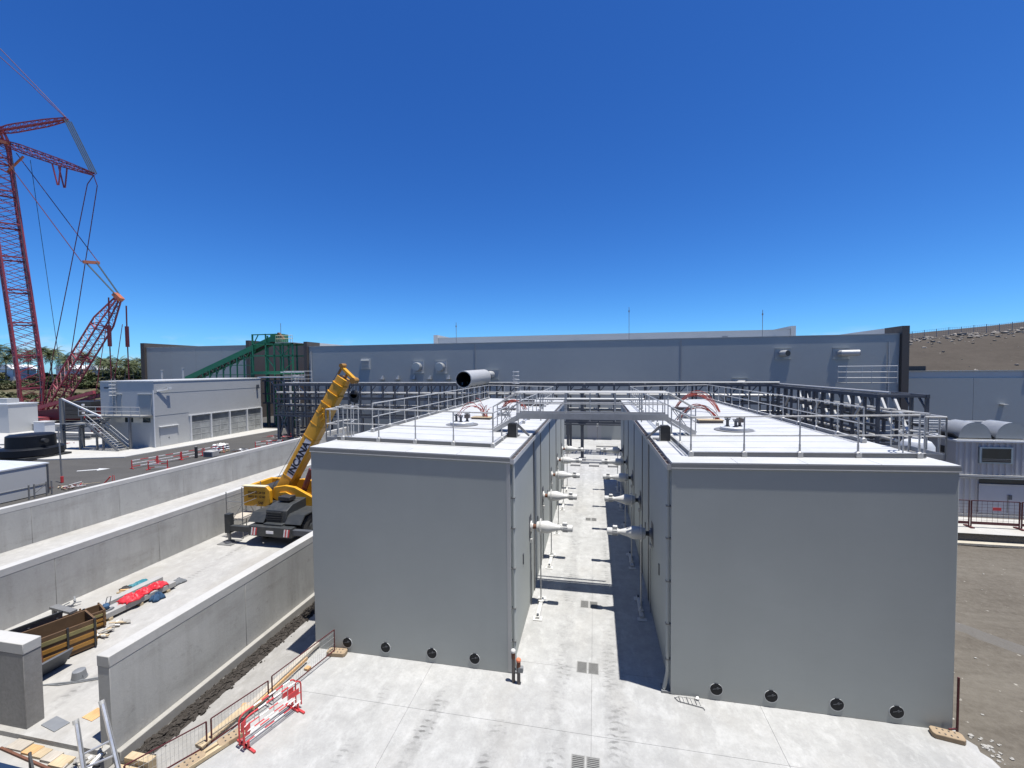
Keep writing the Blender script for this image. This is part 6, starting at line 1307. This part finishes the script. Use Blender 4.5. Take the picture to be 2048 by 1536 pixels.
timber([(-8.86, 12.0), (-8.98, 9.2)], .16, .10, .1, 'ply_grey', 'long grey timber beam along the slab edge'); timber([(-8.72, 11.3), (-8.86, 9.3)], .05, .09, .1, 'timber_orange', 'long orange batten lying against the grey beam')
for k in range(3): timber([(-9.0 + k * .012, 9.5 - k * .1), (-9.2 + k * .02, 8.1 - k * .03)], .24, .045, .08 + k * .055, 'ply_grey' if k != 2 else 'timber', '%s board of the stack of planks on the slab edge' % ('bottom', 'middle', 'top')[k], 'plank')
timber([(-8.7, 8.4), (-9.1, 7.5)], .1, .09, .02, 'timber', 'pale timber beam under the near barriers'); timber([(-8.86, 8.42), (-9.26, 7.5)], .09, .08, .03, 'timber', 'second pale timber beam under the near barriers'); timber([(-8.6, 11.05), (-8.45, 11.03)], .14, .06, .01, 'timber_orange', 'short orange timber block beside the slab edge')
timber([(-9.3, 9.6), (-9.12, 9.0)], .2, .03, -.02, 'timber_orange', 'orange board beside the plank stack')
# bottom-left corner: ladders, planks, rail, roof edge
ld = thing('ladder', (-11.0, 7.2, -.1), 'aluminium ladder leaning at the end of the nearest wall', 'ladder')
for (a, b) in (((-11.36, 7.62, 1.32), (-10.30, 7.25, -.35)), ((-11.62, 7.28, 1.10), (-10.86, 6.95, -.35))):
    a, b = Vector(a), Vector(b); MB().beam(a, b, .05, .10).obj('stile', 'alu', ld, .008); MB().tube(a + (a - b).normalized() * .01, a - (a - b).normalized() * .08, .055, 10).obj('stile_cap', 'galv', ld)
    MB().beam(a + Vector((.05, .02, -.02)), b + Vector((.06, .02, 0)), .02, .05).obj('inner_stile', 'steel_mid', ld)
for k in range(6):
    q = .12 + k * .16; p = Vector((-11.36, 7.62, 1.32)).lerp(Vector((-10.30, 7.25, -.35)), q); r_ = Vector((-11.62, 7.28, 1.10)).lerp(Vector((-10.86, 6.95, -.35)), q)
    if k > 1: MB().beam(p, r_, .04, .03).obj('rung', 'alu', ld)
pb = thing('timber_steps', (-10.3, 7.0, -.45), 'pale timber steps beside the ladder at the bottom edge', 'steps')
for k in range(4): MB().box(-11.05 + k * .10, -10.3 + k * .08, 6.95 + k * .22, 7.13 + k * .22, -.44, -.3 + k * .12).obj('step', 'timber', pb)
for k, (x, y, w, d, mt) in enumerate(((-13.85, 7.55, .5, .26, 'ply_grey'), (-13.35, 7.5, .36, .24, 'timber_orange'), (-13.0, 7.47, .3, .24, 'timber'), (-12.65, 7.44, .34, .26, 'ply_grey'), (-12.25, 7.38, .42, .28, 'timber'))):
    o = thing('plank', (x, y, -.12), ('leftmost', 'second', 'third', 'fourth', 'rightmost')[k] + ' of the short boards in the bay opening', 'plank', 'short boards in the bay opening'); MB().box(x - w / 2, x + w / 2, y - d / 2, y + d / 2, -.114, -.075 + .006 * k).obj('board', mt, o, .004)
t = thing('threshold_bar', (-13, 7.3, -.12), 'dark bar along the edge of the boards in the bay opening', 'bar'); MB().beam((-14.2, 7.4, -.09), (-11.95, 7.15, -.09), .045, .045).obj('bar', 'rust', t)
timber([(-13.9, 8.15), (-13.3, 8.05)], .3, .02, .002, 'machine_grey', 'grey sheet on the floor inside the bay opening', 'sheet'); timber([(-13.15, 8.55), (-12.75, 8.5)], .34, .016, .002, 'timber_orange', 'orange plywood sheet on the floor inside the bay opening', 'sheet')
debris(-11.6, 7.35, .35, .3, 20, 21, 'dark scraps and rubble at the foot of the ladder', ['steel_black', 'stone_light', 'ply_grey', 'litter_white'], -.12, .3)
hr = thing('hand_rail', (-11.9, 6.6, -.12), 'thin dark handrail in the bottom left corner', 'railing'); MB().beam((-12.1, 6.75, -.12), (-12.1, 6.75, .75), .04).obj('post', 'steel_black', hr); MB().beam((-12.1, 6.75, .74), (-10.9, 6.2, .35), .035).obj('rail', 'steel_black', hr)
# the hall from whose edge the picture is taken: its navy eaves cut the bottom left corner
re_ = thing('viewpoint_hall', (-4, -6, 0), 'dark navy eaves of the near hall cutting the bottom left corner', 'building'); MB().hexa([(-26.0, -1.5, 6.5), (-2.28, -1.5, 6.5), (-2.28, 1.56, 6.5), (-26.0, 1.96, 6.5), (-26.0, -1.5, 6.99), (-2.28, -1.5, 6.99), (-2.28, 1.56, 6.99), (-26.0, 1.96, 6.99)]).obj('eaves', 'navy_sheet', re_)
MB().box(-26.0, -2.3, -1.5, 1.4, -.3, 6.498).obj('annex_wall', 'cladding_grey', re_); MB().box(-30, 34, -26, -1.52, -.6, 16.0).obj('wall', 'cladding_brown', re_); MB().box(-2.0, 2.0, -1.518, .25, 7.2, 7.4).obj('balcony', 'grate', re_)  # tall wall behind the camera is unseen, added to cut sky light on the tanks

# ================================================================== LEFT YARD
t = thing('white_container', (-42.5, 20.7, 0), 'plain white box container at the left edge, beside the asphalt', 'container')
MB().box(-46.5, -40.5, 14, 24.4, .02, 2.2).obj('body', 'cladding_light', t); MB().box(-46.6, -40.46, 13.95, 24.46, 2.202, 2.3).obj('roof', 'tank_white', t); MB().box(-40.498, -40.47, 14, 24.4, .7, .74).obj('joint', 'flashing', t); MB().box(-40.498, -40.45, 24.3, 24.4, .02, 2.2).obj('corner_post', 'steel_dark', t)
t = thing('low_steel_fence', (-39.6, 21, 0), 'short grey fence posts standing before the white container', 'fence')
for y in (21.3, 22.9, 23.2, 23.9, 24.2): MB().beam((-39.9, y, 0), (-39.9, y, 1.0), .07).obj('post', 'steel_mid', t)
MB().beam((-39.9, 23.2, .9), (-39.9, 23.9, .9), .05).beam((-39.9, 23.2, .3), (-39.9, 23.9, .85), .04).obj('gate_frame', 'steel_mid', t)
t = thing('black_tank', (-59, 34.4, 0), 'black plastic drum tank at the left edge above the white container', 'tank')
MB().lathe((-59.6, 34.6, .3), (0, 0, 1), [(0, 2.4), (.1, 2.5), (.75, 2.5), (.85, 2.35), (.9, 1.9), (2.1, 1.85), (2.2, 1.7), (2.25, 0)], 30).obj('drum', 'plug_black', t); MB().tube((-57.6, 34.4, 1.9), (-57.1, 34.4, 1.9), .22, 12).obj('outlet', 'steel_black', t)
MB().box(-62, -57.2, 32.6, 36.6, 0, .3).obj('pallet', 'steel_black', t)
t = thing('site_cabin', (-90, 50, 0), 'tall grey cabin at the left edge before the field', 'cabin'); MB().box(-94, -86.2, 47.6, 51, .09, 4.35).obj('body', 'cladding_light', t); MB().box(-94.1, -86.1, 47.5, 51.1, 4.352, 4.5).obj('roof', 'tank_white', t); MB().box(-92, -88.2, 48.6, 50, 4.502, 5.2).obj('roof_unit', 'galv', t)
lp = thing('lamp_post', (-43.2, 26.9, 0), 'thin dark pole standing in the asphalt beside the white container', 'pole'); MB().tube((-43.2, 26.9, 0), (-43.35, 26.9, 4.6), .055, 8).obj('pole', 'steel_mid', lp); MB().tube((-43.2, 26.9, 0), (-43.2, 26.9, .5), .1, 8).obj('sleeve', 'barrier_red', lp)
debris(-41.0, 25.9, 1.0, .7, 40, 31, 'heap of red barriers and timber at the foot of the thin pole', ['barrier_red', 'form_brown', 'timber', 'barrier_white', 'fence_maroon'], 0, 1.1)
t = thing('leaning_sign', (-38.2, 26.6, 0), 'red stake leaning beside the far concrete wall', 'stake'); MB().beam((-38.5, 26.5, 0), (-37.9, 26.7, .75), .12, .05).obj('plate', 'barrier_red', t); MB().beam((-37.6, 26.6, 0), (-37.55, 26.6, .9), .03).beam((-37.3, 26.6, 0), (-37.4, 26.6, .9), .03).obj('leg', 'barrier_red', t)
def low_barrier(x, y, rz, lab, L=2.0, mt='barrier_white'):
    t = thing('road_barrier', (0, 0, 0), lab, 'barrier', 'red and white barriers on the asphalt')
    for k in range(3): 
        for j, z in enumerate((.25, .6, .95)): MB().beam((k * L / 3, 0, z), ((k + 1) * L / 3, 0, z), .05, .07).obj('rail', 'barrier_red' if (k + j) % 3 == 0 else mt, t)
    for xx in (0, L): MB().beam((xx, 0, 0), (xx, 0, 1.0), .07).beam((xx, -.3, .04), (xx, .3, .04), .07).obj('post', 'barrier_red', t)
    t.location = (x, y, -.03); t.rotation_euler = (0, 0, rz); t.scale = (1, 1, .82); return t
for k, (x, y, lab) in enumerate(((-42.7, 31.9, 'first, nearest the white container'), (-42.3, 34.0, 'second from the white container'), (-41.9, 36.1, 'third from the white container'), (-41.4, 38.2, 'fourth, before the white bags'))): low_barrier(x, y, R(78), 'red and white road barrier on the asphalt, ' + lab)
low_barrier(-40.8, 31.9, R(20), 'red and white barrier lying apart by the dusty verge', 1.6); low_barrier(-39.0, 42.6, R(60), 'red and white barrier behind the grey heap', 1.7); low_barrier(-38.2, 43.5, R(40), 'red and white barrier just beyond the grey heap', 1.6)
t = thing('bollard', (-41.2, 37.1, 0), 'short black bollard on the asphalt', 'bollard'); MB().tube((-41.2, 37.1, 0), (-41.2, 37.1, 1.15), .14, 12).obj('tube', 'steel_black', t); MB().lathe((-41.2, 37.1, 1.15), (0, 0, 1), [(0, .14), (.04, .12), (.05, 0)], 12).obj('cap', 'steel_mid', t)
t = thing('cardboard_crate', (-40.3, 38.0, 0), 'low grey open crate beside the black bollard', 'crate'); MB().box(-40.9, -39.7, 37.6, 38.4, .02, .55).obj('box', 'concrete_precast', t); MB().box(-40.8, -39.8, 37.58, 37.599, .1, .45).obj('panel', 'steel_dark', t)
bg_ = thing('bag_pallet', (-41.5, 40.3, 0), 'pallet of white bags on the asphalt before the glazed bays', 'pallet')
MB().box(-42.2, -40.9, 39.8, 41, .02, .14).obj('pallet', 'timber', bg_)
for i in range(3):
    for j in range(3):
        for k in range(3): MB().blob((-41.95 + i * .42, 40.0 + j * .4, .27 + k * .24), .24, .22, .15, i * 9 + j * 3 + k, .1, 8, 4).obj('bag', 'litter_white' if (i + j + k) % 3 else 'stone_light', bg_)
debris(-38.9, 41.4, 1.6, .8, 46, 33, 'long grey heap of steel and sheeting on the asphalt', ['machine_grey', 'steel_mid', 'steel_dark', 'rust', 'litter_white'], 0, 1.6)
debris(-41.3, 51.2, 2.6, 1.0, 60, 34, 'heap of red and white barriers under the left end of the pipe rack', ['barrier_red', 'barrier_white', 'fence_maroon', 'barrier_red', 'timber'], 0, 1.8)
# clutter on the pale apron
t = thing('precast_wall', (-80, 50, .09), 'low grey precast wall with a white top behind the apron', 'wall')
for k in range(6): MB().box(-86.6 + k * 3.3, -86.6 + (k + 1) * 3.3 - .05, 50.6 - k * .06, 51.0 - k * .06, .09, 1.15).obj('unit', 'concrete_precast', t); 
MB().box(-86.6, -66.9, 50.2, 51.05, 1.152, 1.2).obj('coping', 'tank_white', t)
t = thing('site_cabinet', (-79.5, 47.4, .09), 'white site cabinet on the apron before the precast wall', 'cabinet'); MB().box(-80.7, -78.6, 47.2, 48.4, .09, 1.9).obj('body', 'tank_white', t); MB().box(-80.8, -78.5, 47.1, 48.5, 1.902, 1.98).obj('top', 'machine_white', t)
for k in range(3):
    o = thing('steel_girder', (-73, 43 + k, .09), ('nearest', 'middle', 'farthest')[k] + ' of the long grey girders lying on the apron', 'girder', 'girders on the apron'); y = 43.6 + k * 1.1
    for z in (.2, .62): MB().box(-79 + k, -66.5, y - .18, y + .18, z, z + .05).obj('flange', 'steel_mid', o)
    MB().box(-79 + k, -66.5, y - .03, y + .03, .251, .619).obj('web', 'steel_mid', o)
for k, (x, y, L) in enumerate(((-71.5, 37.6, 1.6), (-68.0, 38.6, 1.2), (-67.0, 37.4, 1.5), (-62.6, 38.2, 1.3), (-73.2, 39.4, 1.2), (-75.5, 37.0, 1.9))):
    o = thing('timber_bearer', (x, y, .09), 'small dark timber bearer on the pale apron, %s from the left' % ('third', 'fifth', 'fourth', 'sixth', 'second', 'first')[k], 'timber', 'timber bearers on the apron'); MB().beam((x, y, .16), (x + L, y + .15, .16), .16, .14).obj('bearer', 'steel_mid', o)
debris(-66.0, 41.5, 1.2, .7, 24, 36, 'red and black scraps on the apron beside the workshop', ['barrier_red', 'steel_black', 'litter_white', 'steel_mid'], .09, 1.0)
t = thing('parked_car', (-69.5, 49, .09), 'dark red parked car partly hidden behind the outside stair', 'car')
MB().prism([(-71.6, .45), (-67.6, .45), (-67.5, .8), (-68.3, .95), (-69.0, 1.45), (-70.4, 1.5), (-71.2, 1.0), (-71.7, .9)], 'y', 48.2, 49.8).obj('body', 'crane_maroon', t, .05)
MB().prism([(-68.5, .98), (-69.05, 1.4), (-70.35, 1.44), (-70.95, 1.02)], 'y', 48.19, 48.199).obj('side_window', 'glass_dark', t)
for x in (-70.8, -68.4): MB().tube((x, 48.15, .4), (x, 48.35, .4), .31, 16).obj('wheel', 'rubber', t); MB().tube((x, 49.65, .4), (x, 49.85, .4), .31, 16).obj('wheel', 'rubber', t)

# ================================================================== VEGETATION
def frond(m, base, az, el, L, droop, wid, rr):
    d = Vector((math.cos(az), math.sin(az), 0)); s = Vector((-d.y, d.x, 0)); pts = []; p = Vector(base); e = el; n = 7
    for i in range(n + 1):
        pts.append(p.copy()); p = p + (d * math.cos(e) + Vector((0, 0, 1)) * math.sin(e)) * L / n; e -= droop / n
    for i in range(n):
        a, b = pts[i], pts[i + 1]; w = wid * math.sin(math.pi * min(1, (i + 1.2) / (n + .6)))
        for sg in (-1, 1):
            for q in (0, .5):
                c = a.lerp(b, q); tip = c + s * sg * w * rr.uniform(.8, 1.15) + (b - a) * .9 - Vector((0, 0, w * .45))
                m.tri(c, c + (b - a) * .42, tip)
def palm_meshes(seed, H, lean):
    r = random.Random(seed); tr = MB(); pts = []
    for i in range(9): q = i / 8; pts.append((lean * q * q, lean * .4 * q, H * q))
    for i in range(8): tr.tube(pts[i], pts[i + 1], .17 - .012 * i, 7, .158 - .012 * i, False)
    m = MB(); top = pts[-1]
    for k in range(26):
        az = 2.4 * k + r.uniform(-.3, .3); el = 1.25 - 1.75 * (k / 26) + r.uniform(-.12, .12); frond(m, top, az, el, r.uniform(2.7, 3.6), r.uniform(1.1, 1.7), .75, r)
    return tr, m
palms = []
for k, (sd_, H, le) in enumerate(((1, 7.5, .8), (2, 6.2, -.5), (3, 8.6, 1.0))):
    t = thing('palm_tree', (0, 0, 0), 'x', 'palm tree', 'coconut palms beyond the field'); tr, cr_ = palm_meshes(sd_, H, le); tr.obj('trunk', 'palm_trunk', t); cr_.obj('crown', 'leaf_palm', t, smooth=False); palms.append(t)
spots = []
for az_px, dist, kind, sc_ in ((12, 205, 1, 1.0), (38, 212, 0, 1.0), (58, 215, 1, 1.1), (74, 205, 2, .95), (108, 190, 2, 1.0), (104, 215, 0, 1.0), (126, 205, 1, 1.05), (140, 198, 1, 1.0), (160, 200, 2, .85), (172, 212, 0, .95), (196, 205, 1, .9), (205, 195, 1, 1.0), (218, 210, 1, .9), (229, 190, 1, .95), (240, 200, 0, .85), (249, 192, 1, .9), (259, 204, 1, .9), (268, 196, 1, .85), (277, 205, 1, .9), (288, 200, 0, .8), (-10, 210, 2, 1.0), (-40, 200, 0, 1.0)):
    # azimuth of the line of sight and distance along it give the place on the field
    dv = D + A * ((az_px - 1024) / 846.2); dv = Vector((dv.x, dv.y, 0)).normalized(); spots.append((dv.x * dist, dv.y * dist, kind, sc_))
spots.sort(key=lambda s: s[0] / s[1]); words = ['first', 'second', 'third', 'fourth', 'fifth', 'sixth', 'seventh', 'eighth', 'ninth', 'tenth', 'eleventh', 'twelfth', 'thirteenth', 'fourteenth', 'fifteenth', 'sixteenth', 'seventeenth', 'eighteenth', 'nineteenth', 'twentieth', 'twenty-first', 'twenty-second']
used = set()
for i, (x, y, kd, s) in enumerate(spots):
    lab = 'palm tree behind the red crane, %s in the row from the left' % words[i]; z = field_h(x, y) - .1
    if kd not in used: used.add(kd); o = palms[kd]; o.location = (x, y, z); s *= 1.25; o.scale = (s, s, s); o.rotation_euler = (0, 0, i * 1.3); o['label'] = lab
    else: copy_tree(palms[kd], None, (x, y, z), i * 1.3, lab, (s * 1.25, s * 1.25, s * 1.25))
def bush_mesh(seed, n, leaf):
    r = random.Random(seed); m = MB(); lobes = [(r.uniform(-.75, .75), r.uniform(-.75, .75), r.uniform(.35, .85), r.uniform(.32, .6)) for _ in range(11)]
    for k in range(n):
        lx, ly, lz, lr = lobes[k % len(lobes)]; a = r.uniform(0, 6.28); ph = math.acos(r.uniform(-.5, 1)); q = lr * r.uniform(.75, 1.08); c = Vector((lx + q * math.sin(ph) * math.cos(a), ly + q * math.sin(ph) * math.sin(a), max(.02, lz + q * math.cos(ph) * .9)))
        u = Vector((r.uniform(-1, 1), r.uniform(-1, 1), r.uniform(-.6, .6))).normalized(); v = u.cross(Vector((r.uniform(-1, 1), r.uniform(-1, 1), r.uniform(-1, 1)))).normalized(); s = leaf * r.uniform(.6, 1.3); m.quad(c - u * s, c + v * s * .5, c + u * s, c - v * s * .5)
    return m
bushes = []
for k, (mt, n) in enumerate((('leaf_dark', 1500), ('leaf_olive', 1500), ('leaf_dark', 1300), ('leaf_olive', 1200))):
    t = thing('bush', (0, 0, 0), 'x', 'bush', 'bushes and trees along the far edge of the field'); bush_mesh(40 + k, n, .13).obj('crown', mt, t, smooth=False); MB().tube((0, 0, -.1), (.05, .02, .6), .05, 6, .03).tube((.03, .01, .3), (.4, .2, .7), .025, 5, .012).tube((.03, .01, .3), (-.35, -.2, .75), .025, 5, .012).obj('trunk', 'palm_trunk', t); bushes.append(t)
bl = []
for i in range(64):
    az_px = -60 + i * 5.7 + rnd.uniform(-3, 3); row = i % 3; dist = (176, 196, 218)[row] + rnd.uniform(-6, 6); s = (1.5, 2.2, 2.8)[row] * rnd.uniform(.75, 1.3)
    s *= 1.3 if az_px > 190 else .72
    dv = D + A * ((az_px - 1024) / 846.2); dv = Vector((dv.x, dv.y, 0)).normalized(); bl.append((dv.x * dist, dv.y * dist, s, i % 4, row))
bl.sort(key=lambda b: b[0] / b[1]); used = set()
rown = ('low bush in the front row', 'round bush in the middle row', 'tall dark tree in the back row')
cnt = [0, 0, 0]
def ordw(n):
    return words[n] if n < len(words) else '%dth' % (n + 1)
for i, (x, y, s, kd, row) in enumerate(bl):
    lab = '%s beyond the dry field, %s from the left' % (rown[row], ordw(cnt[row])); cnt[row] += 1; z = field_h(x, y) - .15; sc3 = (s * 1.15, s * 1.15, s * .95)
    if kd not in used: used.add(kd); o = bushes[kd]; o.location = (x, y, z); o.scale = sc3; o.rotation_euler = (0, 0, i * .7); o['label'] = lab
    else: copy_tree(bushes[kd], None, (x, y, z), i * .7, lab, sc3)
m = MB()
for i in range(9000):
    az = rnd.uniform(-120, 330); dist = 118 + 62 * rnd.random() ** .8; dv = D + A * ((az - 1024) / 846.2); dv = Vector((dv.x, dv.y, 0)).normalized(); x, y = dv.x * dist, dv.y * dist
    if hnoise(x, y, .05, 9) + .35 * hnoise(x, y, .2, 8) < -.12: continue
    z = field_h(x, y); h = rnd.uniform(.15, .55); w = rnd.uniform(.2, .6); a = rnd.uniform(0, 3.14); u = Vector((math.cos(a) * w, math.sin(a) * w, 0)); c = Vector((x, y, z - .05))
    m.tri(c - u, c + u, c + u * rnd.uniform(-.5, .5) + Vector((0, 0, h))); m.tri(c - u.cross(Vector((0, 0, 1))) * .8, c + u.cross(Vector((0, 0, 1))) * .8, c + Vector((0, 0, h * .9)))
tag(m.obj('dry_grass', 'leaf_dry', smooth=False), 'tufts of dry yellow grass covering the field behind the red crane', 'grass', kind='stuff')
m = MB()
for i in range(2600):
    az = rnd.uniform(-120, 330); dist = rnd.uniform(140, 186); dv = D + A * ((az - 1024) / 846.2); dv = Vector((dv.x, dv.y, 0)).normalized(); x, y = dv.x * dist, dv.y * dist
    if hnoise(x, y, .05, 12) < .05: continue
    z = field_h(x, y); s = rnd.uniform(.3, .9)
    for k in range(4):
        a = rnd.uniform(0, 6.28); c = Vector((x + rnd.uniform(-.4, .4), y + rnd.uniform(-.4, .4), z + rnd.uniform(0, s))); u = Vector((math.cos(a), math.sin(a), rnd.uniform(-.5, .5))) * s * .5; v = Vector((-math.sin(a), math.cos(a), rnd.uniform(.2, 1))) * s * .35; m.quad(c - u, c - v, c + u, c + v)
tag(m.obj('scrub', 'leaf_olive', smooth=False), 'olive scrub growing over the upper part of the field', 'scrub', kind='stuff')
for k, (az, dist, w, lab) in enumerate(((22, 224, 13, 'long white house roof among the palms at the far left'), (150, 226, 8, 'small white house between the palms right of the crane boom'), (204, 222, 5, 'smallest white house, behind the derrick mast'))):
    dv = D + A * ((az - 1024) / 846.2); dv = Vector((dv.x, dv.y, 0)).normalized(); x, y = dv.x * dist, dv.y * dist; z = field_h(x, y); h = thing('white_house', (x, y, z), lab, 'house')
    MB().box(x - w / 2, x + w / 2, y - 3, y + 3, z - .5, z + 3.4).obj('wall', 'house_white', h); MB().prism([(x - w / 2 - .5, z + 3.4), (x + w / 2 + .5, z + 3.4), (x + w * .3, z + 4.9), (x - w * .3, z + 4.9)], 'y', y - 3.5, y + 3.5).obj('roof', 'house_white', h)
    for q in (-.25, .2): MB().box(x + w * q - .6, x + w * q + .6, y - 3.03, y - 3.001, z + 1.2, z + 2.4).obj('window', 'glass_dark', h)
